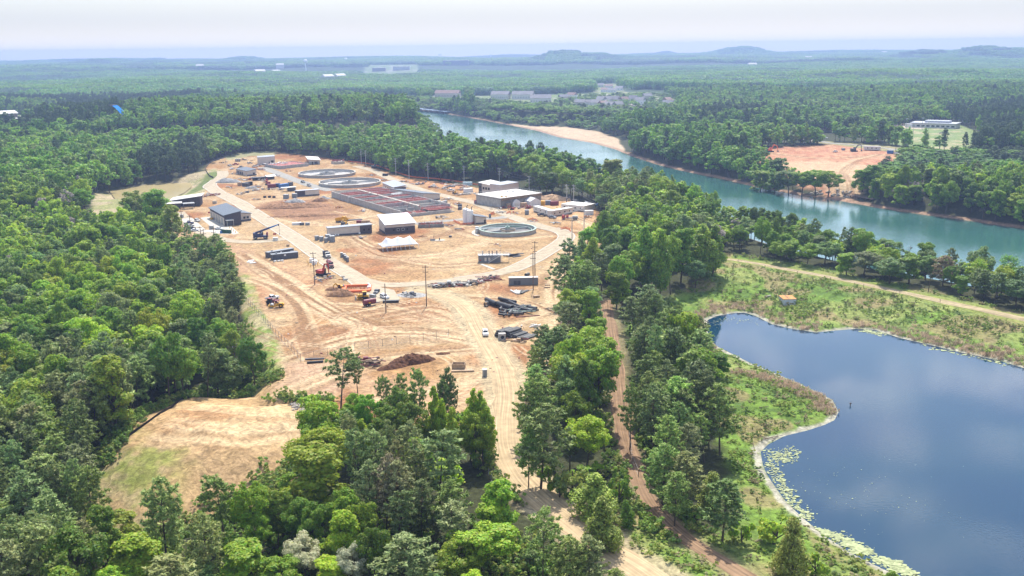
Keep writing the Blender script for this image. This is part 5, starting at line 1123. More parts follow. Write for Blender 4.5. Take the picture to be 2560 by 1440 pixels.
for k, (a, b) in enumerate((((1216, 752), (1216, 765)), ((1260, 756), (1262, 770)))): pipe_thing('short upright-ended black pipe at the left of the heap', G(*b), R_(80), 2.0, .9, 'bpipe', GA)
for k in range(6): pipe_thing('pale green plastic pipe across the jumbled heap', G(rg.uniform(1275, 1325), rg.uniform(775, 788)), hx + rg.uniform(.3, 1.4), 6, .18, 'mint', 'pale green pipes on the heap', .9)
pipe_thing('long red-brown pipe lying at the front of the jumbled heap', G(1320, 792), R_(14), 9, .16, 'maroon', GA)
GB = 'grey pipes in the neat stacks'
rB = R_(48)
def stack(label, c, n, rows, L, r, dz=0):
    c = G(*c); u = np.array((math.cos(rB - math.pi / 2), math.sin(rB - math.pi / 2), 0))
    for j in range(rows):
        for i in range(n - j):
            pipe_thing(label, c + u * ((i - (n - j - 1) / 2) * 2.04 * r), rB, L, r, 'gpipe', GB, j * 1.8 * r)
stack('grey iron pipe in the taller neat stack beside the haul road', (1263, 838), 5, 3, 6.4, .42); stack('grey iron pipe in the taller neat stack beside the haul road', (1282, 838), 5, 3, 6.4, .42)
stack('grey iron pipe in the low neat rows by the haul road', (1299, 840), 5, 2, 6.0, .3); stack('grey iron pipe in the low neat rows by the haul road', (1313, 843), 4, 1, 6.0, .3); stack('grey iron pipe in the low neat rows by the haul road', (1326, 843), 4, 1, 5.6, .28)
p = G(1256, 850); t = thing('concrete_inlet', 'grey square concrete inlet with round opening before the pipe stack', 'inlet', sunk(p), R_(8))
mb = MB(); mb.box(0, .9, 0, 2.4, 1.8, 2.2); mb.build('block', 'conc', t); MB().ring(0, 0, .62, .95, 0, .3, 20).build('collar', 'conc', t).matrix_local = Matrix.Translation((0, 0, 1.1)) @ Matrix.Rotation(math.pi / 2, 4, 'X'); o = MB().cyl((0, -.02, 1.1), (0, -.2, 1.1), .66, .66, 20); o.build('opening', 'black', t)
GW = 'pipes laid by the grey container'
for k in range(11): pipe_thing(('white plastic' if k < 6 else 'dark grey') + ' pipe in the fan of pipes below the grey container', G(1284 + k * 3.0, 731 + (k % 2) * .6), R_(112 - k * 5), 6, .2 if k % 3 else .32, 'wpipe' if k < 6 else 'gpipe', GW)
pipe_thing('pale timber lying right of the fan of pipes', G(1322, 727), R_(40), 4.5, .12, 'wpipe', GW, nm='timber'); pipe_thing('single dark drum pipe behind the grey container', G(1318, 690), R_(60), 2.6, .7, 'gpipe', GW)
for k in range(9): 
    loc, w, rz = frame((1280 + rg.uniform(-12, 16), 640 + rg.uniform(-4, 3)), (1300, 636)); mb = MB(); mb.box(0, 0, 0, rg.uniform(3.5, 6.5), .9, .35); o = mb.build('steel_beam', 'dgrey', None, (loc[0], loc[1], .02 + (k % 3) * .36), R_(22 + rg.uniform(-7, 7))); tag(o, 'dark flat beam in the small stack right of the stair container', 'beam', 'dark beams in the small stack')
# timbers, boxes, oddments
def block(nm, label, px, s, m, cat, rz=0, group=None, z=0):
    mb = MB(); mb.box(0, 0, 0, *s); p = G(*px); o = mb.build(nm, m, None, (p[0], p[1], p[2] - .04 + z), rz); tag(o, label, cat, group); return o
block('timber_stack', 'brown timber stack on the sand right of the grey container', (1368, 719), (2.4, 1.2, .5), 'tan', 'timber'); block('timber_stack', 'brown timber block lying on top of another, right of the container', (1369, 716), (2.2, 1.1, .45), 'tan', 'timber', 0, None, .5); block('timber_box', 'low brown timber box left of the nearer tall pole', (1341, 743), (2.4, 1.4, .8), 'tan', 'box', R_(20))
t = thing('skip_box', 'brown open timber box beside flat planks below the haul road', 'box', sunk(G(1147, 922)), R_(-4)); mb = MB()
for a in ((0, 1.1, 0, 4, .15, 1.9), (0, -1.1, 0, 4, .15, 1.9), (-1.92, 0, 0, .15, 2.05, 1.9), (1.92, 0, 0, .15, 2.05, 1.9)): mb.box(*a)
mb.build('sides', 'tan', t); mb = MB(); mb.box(0, 0, .05, 3.6, 2, .2); mb.build('bottom', 'soil', t)
block('plank_stack', 'flat stack of brown planks beside the open timber box', (1157, 928), (7, 1.4, .5), 'tan', 'planks', R_(4)); block('plank_stack', 'lower flat plank left of the lone grey toilet', (1168, 924), (3, 1, .4), 'tan', 'planks', R_(8))
o = pipe_thing('short black pipe at the corner of the two chain-link fences', G(788, 908), R_(14), 5, .35, 'bpipe', None); o = block('fence_roll', 'grey roll of fencing behind the short black pipe', (787, 899), (6, .6, .5), 'dgrey', 'roll', R_(5))
block('black_culvert', 'black culvert section lying at the end of the paved court', (977, 756), (6.2, 1.5, .9), 'bpipe', 'culvert', R_(6))
for k, (x, y) in enumerate(((625, 656), (628, 652), (632, 658))): block('white_slab', 'white slab dumped on the sand left of the long steel boxes', (x, y), (2.8, 1.2, .35), 'white', 'slab', R_(10 + 14 * k), 'white slabs')
for k, x in enumerate((687, 697, 705)): pipe_thing('white short pipe piece in front of the nearer long steel box', G(x, 655 - k), R_(60), 1.6, .35, 'wpipe', 'white pipe pieces')
for k, (x, y) in enumerate(((778, 657), (784, 662))): crate('generator_box', ('rear', 'front')[k] + ' white generator box inside the yellow bollards left of the road', (x - 4, y), (x + 6, y), 2.2, 1.7, 'white', 'generator', 'white generator boxes')
for k, (x, y) in enumerate(((768, 657), (771, 663), (776, 667), (789, 666), (794, 663), (797, 657), (786, 652))): o = MB().cyl((0, 0, -.2), (0, 0, 1.3), .13, .13, 8).build('bollard', 'yellow', None, sunk(G(x, y), 0)); tag(o, 'yellow bollard around the white generator boxes', 'bollard', 'yellow bollards around the generators')
block('dark_crate', 'dark crate behind the long steel boxes', (733, 637), (2.6, 2.2, 2.0), 'dgrey', 'crate'); block('rusty_machine_part', 'heap of rusty machine parts behind the long steel boxes', (703, 630), (5, 2, 1.0), 'rust', 'scrap', R_(15)); block('tan_crate', 'small tan crate at the road edge behind the steel boxes', (720, 616), (1.4, 1.2, 1.1), 'tan', 'crate')
block('white_cube', 'white cube cabinet beside the paved court', (923, 724), (1.4, 1.3, 1.5), 'white', 'cabinet'); block('generator', 'grey wheeled generator behind the yellow bulldozer', (932, 744), (2.4, 1.4, 1.4), 'mgrey', 'generator', R_(-30))
block('red_sign_board', 'red sign board beside the road right of the crane', (687, 591), (1.7, .1, .9), 'red', 'sign', 0, None, .9); block('white_hut', 'small white hut in front of the crane boom', (689, 601), (2.6, 2.0, 1.7), 'offwhite', 'hut', R_(8)); block('red_sign_board', 'red sign board left of the workshop roof', (524, 537), (1.6, .1, .9), 'red', 'sign', 0, None, .9)
block('stone_cube', 'grey block standing left of the white parked car', (529, 573), (2.2, 1.8, 2.0), 'mgrey', 'block'); block('stone_cube', 'grey block by the second pole at the left trees', (455, 545), (1.8, 1.5, 2.0), 'mgrey', 'block'); block('concrete_crate', 'pale crate beside the junction right of the dark office', (537, 509), (2.4, 2, 1.8), 'concpale', 'crate')
block('yellow_machine', 'small yellow machine at the left wall of the workshop', (531, 549), (2.2, 1.4, 1.2), 'yellow', 'machine', R_(60))
for k, (x, y) in enumerate(((742, 562), (755, 563), (769, 563))): block('supply_pallet', ('white pallet load, left of three on the dug earth', 'dark pallet load, middle of three on the dug earth', 'grey pallet load, right of three on the dug earth')[k], (x, y), (5 if k == 0 else 2.4, 2, 1.4), ('white', 'dgrey', 'grey')[k], 'pallet', R_(8))
for k, x in enumerate((662, 674, 685)): block('black_valve_box', 'black box in the row of three on the cross road', (x, 494), (1.8, 1.5, 1.2), 'black', 'box', 0, 'black boxes on the cross road')
block('red_skip', 'red skip right of the yellow truck behind the low building', (898, 557), (3.0, 1.8, 1.4), 'maroon', 'skip', R_(5)); block('tan_machine', 'tan machine right of the red skip', (909, 557), (2.6, 1.8, 1.4), 'tan', 'machine'); block('tan_machine', 'tan machine farthest right beside the red skip', (919, 556), (2.8, 1.8, 1.3), 'tan', 'machine'); block('long_beam', 'long grey beam lying behind the yellow truck', (882, 551), (11, .8, .7), 'grey', 'beam', R_(14))
loc = G(865, 560)
for k, (a, b, m, lb) in enumerate((((715, 467), (724, 467), 'dgrey', 'dark container left of the blue container'), ((702, 468), (716, 466), 'blue', ''), ((669, 470), (690, 469), 'maroon', 'maroon container beside the red excavator'), ((605, 466), (619, 467), 'dgrey', 'left dark skip in the laydown yard'), ((618, 465), (632, 463), 'black', 'right black skip in the laydown yard'), ((594, 465), (602, 465), 'tan', 'brown crate left of the dark skips'), ((691, 468), (701, 467), 'navy', 'dark navy container next to the maroon one'))):
    if k == 1: a, b, lb = (702, 470), (723, 467), 'blue container in the laydown yard by the asphalt road'
    if k == 0: a, b = (725, 465), (733, 464)
    crate('storage_container', lb, a, b, 2.5, 2.5, m, 'container', 'containers in the laydown yard')
loc, w, rz = frame((634, 452), (670, 450)); t = thing('open_shelter', 'black open-fronted shelter below the blue-roofed pump house', 'shelter', loc, rz); mb = MB(); mb.box(w / 2, 2, 2.2, w, 4, .25); mb.build('roof', 'dgrey', t); mb = MB(); mb.box(w / 2, 3.8, 0, w, .2, 2.2); mb.build('back_wall', 'black', t)
for x in (.3, w / 2, w - .3): MB().cyl((x, .2, 0), (x, .2, 2.2), .1, .1, 6).build('post', 'dgrey', t)
loc, w, rz = frame((668, 450), (692, 448)); t = thing('open_shelter', 'white-roofed shelter right of the black open shelter', 'shelter', loc, rz); mb = MB(); mb.hexa([(0, 0, 2.2), (w, 0, 2.2), (w, 5, 3.0), (0, 5, 3.0)], [(0, 0, 2.4), (w, 0, 2.4), (w, 5, 3.2), (0, 5, 3.2)]); mb.build('roof', 'offwhite', t); mb = MB(); mb.box(w / 2, 4.8, 0, w, .2, 2.9); mb.build('back_wall', 'dgrey', t)
loc, w, rz = frame((706, 480), (742, 477)); t = thing('open_shelter', 'white flat-roofed shelter joined to the small white-roofed building', 'shelter', loc, rz); mb = MB(); mb.box(w / 2, 2, 2.6, w, 4, .25); mb.build('roof', 'offwhite', t); mb = MB(); mb.box(w * .7, 2, 0, w * .5, 3, 2.55); mb.build('cabin', 'dgrey', t)
for x in (.3, w * .3): MB().cyl((x, .2, 0), (x, .2, 2.6), .1, .1, 6).build('post', 'galv', t)
crate('white_box_trailer', 'white box trailer by the asphalt in front of the round tank', (812, 468), (820, 467), 2.2, 2.4, 'white', 'trailer')
crate('white_box_trailer', 'white box trailer left of the two-storey cream building', (1163, 482), (1183, 480), 2.5, 2.6, 'white', 'trailer')
for k in range(4): MB_ = MB().cyl((0, 0, 0), (0, 0, 2.3), 1.25, 1.25, 14); p = G(1161 + 5.2 * k, 462.5); o = MB_.build('water_tank', mat('pale_blue_plastic', (.50, .62, .66), .5), None, sunk(p)); tag(o, 'pale blue plastic tank in the row of four by the pole', 'tank', 'pale blue tanks')
for k in range(3): crate('wrapped_pallet', ('left', 'middle', 'right')[k] + ' white wrapped stack beside the trailer yard', (1463 + k * 7, 538 - k * .2), (1470 + k * 7, 537.8 - k * .2), 2.2, 2.5, 'white', 'pallet', 'white wrapped stacks')
for k, (a, b, m, lb) in enumerate((((1352, 513), (1362, 513), 'yellow', 'yellow container right of the peaked white tent'), ((1363, 512), (1377, 512), 'grey', 'grey container between the yellow and red containers'), ((1378, 514), (1397, 513), 'maroon', 'dark red container behind the trailers'), ((1266, 519), (1276, 519), 'tan', 'tan crate left of the round-topped tent'), ((1304, 518), (1318, 517), 'tan', 'tan crate between the two white tents'), ((1312, 537), (1322, 537), 'grey', 'grey box with white door left of the trailers'))): crate('storage_container', lb, a, b, 2.4, 2.5, m, 'container', 'containers by the tents')
excavator('small red loader in front of the round-topped tent', (1280, 524), R_(200), 'red', .55); excavator('small red loader right of the tents, in front of the tan crate', (1322, 521), R_(220), 'red', .55)
# concrete structure with formwork right of the tall central building
t = thing('concrete_vault', 'unfinished concrete vault with red formwork right of the central building', 'vault', G(1046, 570), R_(8)); mb = MB()
for a in ((7, 0, -.2, 14, .5, 2), (7, 5, -.2, 14, .5, 2.2), (.25, 2.5, -.2, .5, 4.6, 2), (13.7, 2.5, -.2, .5, 4.6, 2), (7, 2.5, -.2, .5, 4.5, 1.8)): mb.box(*a)
mb.build('wall', 'concdark', t); mb = MB()
for k in range(60): mb.box(rg.uniform(0, 14), rg.uniform(-.5, 5.5), 0, .14, .14, rg.uniform(1.5, 3.2))
for k in range(18): mb.box(rg.uniform(1, 13), rg.uniform(0, 5), 1.6, rg.uniform(.6, 2), .2, .5, rg.uniform(0, 3))
mb.build('formwork', 'redscaf', t)
t = thing('valve_pad', 'low concrete pad with dark valves right of the white tent', 'slab', G(1072, 603), R_(6)); mb = MB(); mb.box(4.5, 1, -.1, 7, 3, .35); mb.build('pad', 'concpale', t); mb = MB(); mb.box(2, 1, .25, 2.6, 1, .6); mb.cyl((2.6, 1, .3), (2.6, 1, 2.8), .1, .1, 6); mb.box(5.5, 1, .25, .5, .5, 1.1); mb.build('valve', 'dgrey', t)
block('dark_box', 'small dark box at the end of the pale path by the green-rimmed tank', (1126, 593), (1.5, 1, .9), 'dgrey', 'box')
for k in range(12): block('scattered_load', 'small supply bundle scattered near the far orange fence', (rg.uniform(1000, 1135), rg.uniform(452, 470) ), (rg.uniform(1.5, 4), rg.uniform(1, 2), rg.uniform(.5, 1.4)), rg.choice(('tan', 'offwhite', 'maroon', 'dgrey', 'conc')), 'bundle', rg.uniform(0, 3), 'supply bundles by the far fence')
block('black_skip', 'black skip alone on the sand right of the round tanks', (963, 440), (3.6, 2.2, 1.8), 'black', 'skip', R_(-20))
# heaps (loose, uncountable)
def heap(nm, label, px, L, Wd, h, rz, m, n=26, seed=0, lump=.35, cat='heap'):
    p = G(*px); r = np.random.default_rng(seed); nx = n * 2; V = []
    for j in range(n + 1):
        for i in range(nx + 1):
            x = (i / nx - .5) * L; y = (j / n - .5) * Wd; q = max(0, 1 - math.hypot(x / (L / 2), y / (Wd / 2)) ** 1.6)
            z = h * q ** .8 * (.55 + .9 * float(fbm(x / 3.2 + seed, y / 3.2, 3))) + lump * q ** .4 * (float(vnoise(x * 1.3, y * 1.3, seed + 4)) - .5) if q > 0 else -.25
            V.append((x, y, z - .05))
    mb = MB(); mb._add(V, [(j * (nx + 1) + i, j * (nx + 1) + i + 1, (j + 1) * (nx + 1) + i + 1, (j + 1) * (nx + 1) + i) for j in range(n) for i in range(nx)])
    o = mb.build(nm, m, None, (p[0], p[1], p[2]), rz); tag(o, label, cat); return o
heap('mulch_heap', 'long dark red-brown mulch heap below the fence', (1030, 905), 16, 7, 2.4, R_(24), 'mulch', 30, 3, .9); heap('mulch_heap', 'low tail of dark mulch left of the long mulch heap', (985, 918), 12, 4.5, 1.1, R_(32), 'mulch', 24, 5, .6)
heap('mulch_heap', 'tiny dark mulch patch right of the long mulch heap', (1108, 884), 5, 3, .5, R_(10), 'mulch', 14, 6, .3); heap('earth_heap', 'brown earth heap beside the orange-fenced pit', (850, 738), 12, 7, 2.3, R_(4), 'soil', 24, 7, .5); heap('earth_heap', 'small brown earth heap behind the yellow excavator', (832, 724), 7, 4, 1.1, R_(10), 'soil', 18, 8, .4)
heap('gravel_heap', 'grey gravel heap beside the curve of the far road', (571, 456), 20, 9, 3.0, 0, 'gravel', 18, 9, .3); heap('gravel_heap', 'small grey gravel heap in front of the dark skips', (627, 471), 9, 5, 1.8, 0, 'gravel', 14, 10, .3); heap('gravel_heap', 'flat grey gravel heap left of the red basin wall', (809, 497), 10, 5, 1.6, 0, 'gravel', 14, 11, .3)
heap('earth_heap', 'red earth bank across the dug area at the left centre', (730, 518), 48, 12, 2.6, R_(10), 'soil', 24, 12, .6); heap('earth_heap', 'grey-topped earth pile in the dug area', (738, 506), 14, 7, 2.4, 0, 'gravel', 16, 13, .5); heap('earth_heap', 'long low red earth ridge behind the yellow truck', (770, 540), 52, 6, 1.3, R_(8), 'soil', 18, 14, .5); heap('earth_heap', 'red earth pile left of the small white-roofed building wall', (800, 503), 12, 6, 2.2, 0, 'soil', 14, 15, .5)
heap('earth_heap', 'tan earth heap behind the trailers at the right end', (1385, 499), 26, 10, 3.0, R_(-20), mat('tan_earth', (.52, .34, .20), .95, 0, .3, .9), 18, 16, .5); heap('earth_heap', 'small earth heap left of the concrete pad', (1056, 592), 6, 3, .8, 0, 'soil', 12, 17, .3)
heap('gravel_heap', 'oval patch of grey stones at the end of the paved court', (1028, 738), 13, 9, .5, R_(-10), 'gravel', 18, 18, .4)
# orange-netted pit
t = thing('fenced_pit', 'square pit edged with bright orange netting beside the paved road', 'pit', G(893, 724), R_(6)); mb = MB()
for a in ((0, -4.4, 0, 11, 1.6, .9), (0, 4.4, 0, 11, 1.2, 1.1), (-5.2, 0, 0, 1.6, 7.6, .95), (5.2, 0, 0, 1.2, 7.6, .95)): mb.box(*a)
mb.build('netting', 'orange', t); mb = MB(); mb.box(0, 0, -.1, 9.6, 8, .3); mb.build('pit_floor', 'soil', t); mb = MB()
for k in range(30): mb.box(rg.uniform(-3.6, 3.6), rg.uniform(-2.8, 2.8), .15, .14, .14, rg.uniform(.6, 1.6))
mb.build('rebar', 'rust', t); mb = MB(); mb.box(4.8, 3, .2, .5, 4, 1.3, .3); mb.build('white_panel', 'white', t)
def junk(nm, label, pxs, n, smin, smax, mats, seed, h=1.2):
    r = random.Random(seed); mb = MB(); o0 = G(*pxs[0])
    P = [G(*q) - o0 for q in pxs]
    for k in range(n):
        i = r.randrange(len(P) - 1); u = r.random(); c = P[i] * (1 - u) + P[i + 1] * u; c = c + np.array((r.gauss(0, 1.3), r.gauss(0, 1.3), 0))
        L = r.uniform(smin, smax); kind = r.random(); m = r.randrange(len(mats)); z = r.uniform(-.05, h * .7); a = r.gauss(.25, .6)
        if kind < .5: mb.box(c[0], c[1], z, L, r.uniform(.15, .5), r.uniform(.12, .5), a, m)
        elif kind < .8: mb.cyl((c[0] - L / 2 * math.cos(a), c[1] - L / 2 * math.sin(a), z + .25), (c[0] + L / 2 * math.cos(a), c[1] + L / 2 * math.sin(a), z + .25 + r.uniform(-.2, .3)), .17, .17, 6, m)
        else: mb.box(c[0], c[1], max(0, z - .2), r.uniform(.5, 1.6), r.uniform(.5, 1.4), r.uniform(.4, 1.3), a, m)
    o = mb.build(nm, mats, None, tuple(o0)); stuff(o, label, 'scrap')
junk('scrap_pile', 'long scrap pile of pipes and boards below the loop road', [(1085, 718), (1110, 716), (1140, 714), (1170, 712), (1195, 708)], 190, .8, 5, ['wpipe', 'tan', 'gpipe', 'offwhite', 'bark', 'bpipe', 'conc', 'tan', 'wood', 'grey', 'redscaf'], 3, 1.6)
junk('steel_rods', 'dark steel rods lying right of the scrap pile', [(1185, 705), (1215, 699), (1235, 694)], 26, 5, 11, ['gpipe', 'tan', 'maroon'], 4, .5)
junk('scrap_pile', 'jumble of supplies near the white pickup at centre right', [(1105, 475), (1120, 468), (1145, 463), (1165, 468), (1150, 478)], 120, .8, 4, ['offwhite', 'conc', 'tan', 'redscaf', 'grey'], 5, 1.4)
junk('scrap_pile', 'row of supplies below the laydown yard', [(600, 487), (625, 478), (655, 474), (690, 475), (720, 474)], 80, .8, 4, ['offwhite', 'conc', 'tan', 'grey', 'dgrey'], 6, 1.2)
junk('scrap_pile', 'rusty supplies below the green slope by the dark office', [(502, 494), (520, 489), (545, 487)], 60, 1, 6, ['maroon', 'rust', 'tan', 'offwhite'], 7, 1.0)
junk('scrap_pile', 'equipment jumble in front of the pump house', [(598, 448), (615, 452), (640, 446), (665, 456)], 70, .8, 3.5, ['tan', 'dgrey', 'conc', 'maroon', 'offwhite'], 8, 1.5)
junk('scrap_pile', 'red supplies between the cream far building and the red tank', [(640, 414), (668, 417), (690, 416), (700, 412)], 70, .8, 4, ['redscaf', 'conc', 'tan', 'offwhite'], 9, 1.2)
junk('scrap_pile', 'stones and pipes in front of the tents', [(1238, 524), (1270, 521), (1300, 521), (1330, 519)], 40, .6, 2.5, ['tan', 'dgrey', 'maroon', 'offwhite'], 10, 1.0)
junk('scrap_pile', 'beams in front of the white box trailer', [(1135, 488), (1160, 487), (1185, 484)], 40, 1.5, 6, ['offwhite', 'conc', 'tan'], 11, .8)
for k, (x, y, n_) in enumerate(((560, 408, 14), (612, 402, 16), (655, 425, 18), (690, 440, 14), (720, 430, 10), (588, 436, 16), (640, 468, 24), (575, 470, 14), (760, 482, 10), (720, 506, 12), (640, 500, 12), (930, 440, 16), (960, 452, 14), (1010, 456, 22), (1050, 462, 22), (1085, 470, 22), (1120, 500, 18), (1140, 512, 10), (1200, 505, 18), (1215, 495, 14), (1250, 532, 14), (1290, 535, 12), (1330, 556, 14), (1390, 560, 12), (1450, 525, 20), (1470, 545, 14), (1120, 566, 14), (1100, 545, 18), (1010, 560, 12), (1150, 575, 10), (905, 528, 12), (850, 520, 10), (900, 596, 6), (1245, 615, 8), (800, 700, 10), (835, 695, 10), (860, 700, 8))):
    junk('supply_heap', 'small heap of boards, pipes and crates on the building site', [(x - 9, y), (x, y - 1.5), (x + 10, y + 1)], n_, .6, 3.2, ['offwhite', 'conc', 'tan', 'redscaf', 'grey', 'dgrey', 'wpipe', 'rust'], 100 + k, 1.1)
junk('branch_pile', 'heap of broken branches behind the lone pines', [(908, 912), (922, 908), (940, 912)], 90, 1.2, 4, ['bark', 'wood', 'maroon', 'tan'], 12, 1.8)
junk('scrap_pile', 'grey rubble on the oval stone patch', [(1010, 735), (1022, 738), (1034, 742)], 40, .5, 2, ['conc', 'gravel', 'dgrey'], 13, .5)
junk('scrap_pile', 'white canvas scraps by the neat pipe stacks', [(1330, 815), (1338, 818), (1347, 822)], 16, .6, 2.2, ['white', 'offwhite'], 14, .7)
junk('plank_scatter', 'brown planks scattered in front of the neat pipe stacks', [(1268, 850), (1290, 852), (1305, 855)], 20, 1, 3, ['maroon', 'tan', 'wood'], 15, .2)
# scattered small lumps, marker stakes and litter on the open sand
mb = MB(); mm_ = ['tan', 'soil', 'offwhite', 'maroon', 'dgrey']; r = random.Random(77); Q = []
for k in range(260):
    q = W(r.uniform(480, 1480), r.uniform(395, 930)); Q.append(q)
Q = np.array(Q); ok = sdist(SITE, Q[:, 0], Q[:, 1]) < -4; zq = HT(Q[:, 0], Q[:, 1])
for q, z, k in zip(Q[ok], zq[ok], range(999)): s = r.uniform(.25, .6); mb.box(q[0], q[1], z - .05, s * r.uniform(.6, 2.2), s, s * .6, r.uniform(0, 3), r.choice((0, 0, 0, 1, 1, 2, 2, 3)), .7, .7)
stuff(mb.build('litter', mm_), 'small clods and litter strewn over the building site', 'litter')
# boulders of the rip-rap by the mound
def rock(seed, s=1.):
    r = np.random.default_rng(seed); mb = MB(); n = 7; V = []
    for j in range(5):
        for i in range(n):
            th = 2 * math.pi * i / n; ph = math.pi * (j + .5) / 5; k = r.uniform(.75, 1.2); V.append((k * math.cos(th) * math.sin(ph) * 1.2, k * math.sin(th) * math.sin(ph), k * math.cos(ph) * .7 + .3))
    mb._add(V, [(j * n + i, (j + 1) * n + i, (j + 1) * n + (i + 1) % n, j * n + (i + 1) % n) for j in range(4) for i in range(n)] + [tuple(range(n)), tuple(range(5 * n - 1, 4 * n - 1, -1))]); return mb
protos = [rock(k).build('boulder', 'rock') for k in range(5)]; used = set(); r = random.Random(4)
def put_rock(px, py, s, lb, grp):
    k = r.randrange(5); o = protos[k] if k not in used else protos[k].copy()
    if k in used: COL.objects.link(o)
    used.add(k); p = G(px, py); o.location = (p[0], p[1], p[2] - .15); o.rotation_euler = (r.uniform(-.3, .3), r.uniform(-.3, .3), r.uniform(0, 6)); o.scale = (s * r.uniform(.8, 1.3), s, s * r.uniform(.7, 1.1)); tag(o, lb, 'boulder', grp)
for k in range(54): u = r.random(); put_rock(728 + 84 * u, 1010 + r.uniform(-1, 16) + 4 * u, r.uniform(.45, 1.0), 'grey-tan boulder in the rip-rap row above the sandy mound', 'rip-rap boulders above the mound')
for k in range(22): put_rock(760 + 60 * r.random(), 1066 + r.uniform(-8, 8), r.uniform(.4, .9), 'grey-tan boulder at the right end of the sandy mound', 'boulders at the right end of the mound')
for k in range(26): put_rock(2030 + 100 * r.random(), 478 + 16 * r.random(), r.uniform(.8, 1.6), 'pale boulder on the far river bank beside the footbridge', 'boulders on the far river bank')
# ------------------------------------------------------------------ things by the pond
p = G(1952, 757); loc, w, rz = frame((1958, 764), (1990, 761)); t = thing('metal_shed', 'white corrugated shed with rusty orange roof on the pond bank', 'shed', loc, rz)
whs = seam('white_corrugated_sheet', (.62, .64, .66), .6, .5, .75); d = 6.0
mb = MB(); mb.box(w / 2, d / 2, -.4, w, d, 2.9); mb.build('wall', whs, t); mb = MB(); mb.box(w / 2, d / 2, 2.502, w + .3, d + .3, .14); mb.build('roof', 'rust', t); mb = MB(); mb.box(w * .45, d / 2, 2.65, .15, d, .1); mb.build('roof_seam', 'dgrey', t)
block('white_board', 'white board lying in the grass right of the rusty-roofed shed', (1995, 763), (1.6, .9, .12), 'white', 'board', R_(-30))
for k, (x, y) in enumerate(((1914, 743), (1919, 742), (1924, 741))): block('cinder_block', 'grey block in the grass left of the rusty-roofed shed', (x, y), (1.0, .7, .6), 'conc', 'block', R_(20 * k), 'grey blocks by the shed')
def log(label, a, b, r_=.16): A, B = G(*a), G(*b); o = MB().cyl(A + (0, 0, .25), B + (0, 0, .35), r_, r_ * .5, 7).build('fallen_log', 'wood'); tag(o, label, 'log', 'fallen logs by the pond')
log('long fallen log curving along the upper left pond shore', (1745, 795), (1764, 803)); log('thin fallen log reaching into the upper left pond', (1762, 802), (1782, 812), .12); log('dark upright stump on the shore at the top of the pond', (1857, 770), (1862, 777), .3)
for k, (a, b) in enumerate((((1900, 1090), (1920, 1100)), ((1905, 1100), (1935, 1094)), ((1915, 1098), (1958, 1090)), ((1930, 1103), (1945, 1089)))): log('bleached driftwood branch in the pile at the inlet of the peninsula', a, b, .12)
log('pale dead branch in the grass on the pond peninsula', (1898, 1020), (1922, 1019), .16); log('pale thin branch standing in grass below the driftwood', (1883, 1110), (1887, 1128), .1)
mb = MB(); p = W(2125, 1014, ZP); mb.cyl((0, 0, -1), (.1, 0, .7), .16, .1, 6); mb.box(.1, 0, .55, .5, .2, .3); o = mb.build('snag_stump', 'wood', None, tuple(p)); tag(o, 'small dark stump poking out of the pond off the peninsula', 'stump')
def algae(label, pts, n, smin, smax, spread, seed):
    r = np.random.default_rng(seed); L_ = spline(WP(pts, ZP), 1.0); mb = MB(); k = 0
    while k < n:
        c = L_[r.integers(len(L_))] + r.normal(0, spread, 2)
        if sdist(POND, np.array([c[0]]), np.array([c[1]]))[0] > -.2: k += .2; continue
        s = r.uniform(smin, smax) * (1 if r.random() > .2 else 1.8); m = r.integers(8, 12); a0 = r.uniform(0, 6)
        V = [(c[0] + s * r.uniform(.5, 1.1) * math.cos(a0 + 2 * math.pi * i / m) * 1.3, c[1] + s * r.uniform(.5, 1.1) * math.sin(a0 + 2 * math.pi * i / m), ZP + .012 + .0012 * (k % 120)) for i in range(m)]
        mb._add(V, [tuple(range(m))]); k += 1
    o = mb.build('algae_mat', mat('pale_algae', (.37, .41, .21), .9, 0, .4, 1.5)); stuff(o, label, 'algae')
algae('pale green algae mat along the lower left shore of the pond', [(2045, 1330), (2090, 1340), (2130, 1365), (2165, 1380)], 520, .08, .42, 1.0, 1); algae('pale algae mat near the bottom edge of the pond', [(2195, 1400), (2230, 1410), (2270, 1435)], 420, .08, .4, .9, 2)
algae('pale algae in the bay below the peninsula', [(1925, 1130), (1945, 1140), (1960, 1150), (1975, 1125)], 330, .06, .28, 1.5, 3); algae('strip of pale algae along the bay shore', [(1925, 1160), (1940, 1190), (1965, 1230), (1985, 1260), (2020, 1295)], 480, .06, .3, 1.0, 4)
algae('algae patch at the notch in the far pond shore', [(2165, 828), (2185, 832), (2200, 835)], 160, .1, .45, 1.0, 5); algae('small algae flecks in the upper left pond', [(1790, 812), (1810, 800), (1850, 800), (1880, 806)], 130, .05, .2, 1.8, 6); algae('algae flecks along the far pond shore at the right', [(2310, 862), (2330, 870), (2490, 905), (2510, 915)], 90, .08, .4, .8, 7)
algae('scattered lily flecks drifting over the open pond', [(1990, 1180), (2040, 1210), (2090, 1230), (2060, 1280), (2120, 1300), (2200, 1200), (2300, 1300)], 110, .04, .10, 9, 8)
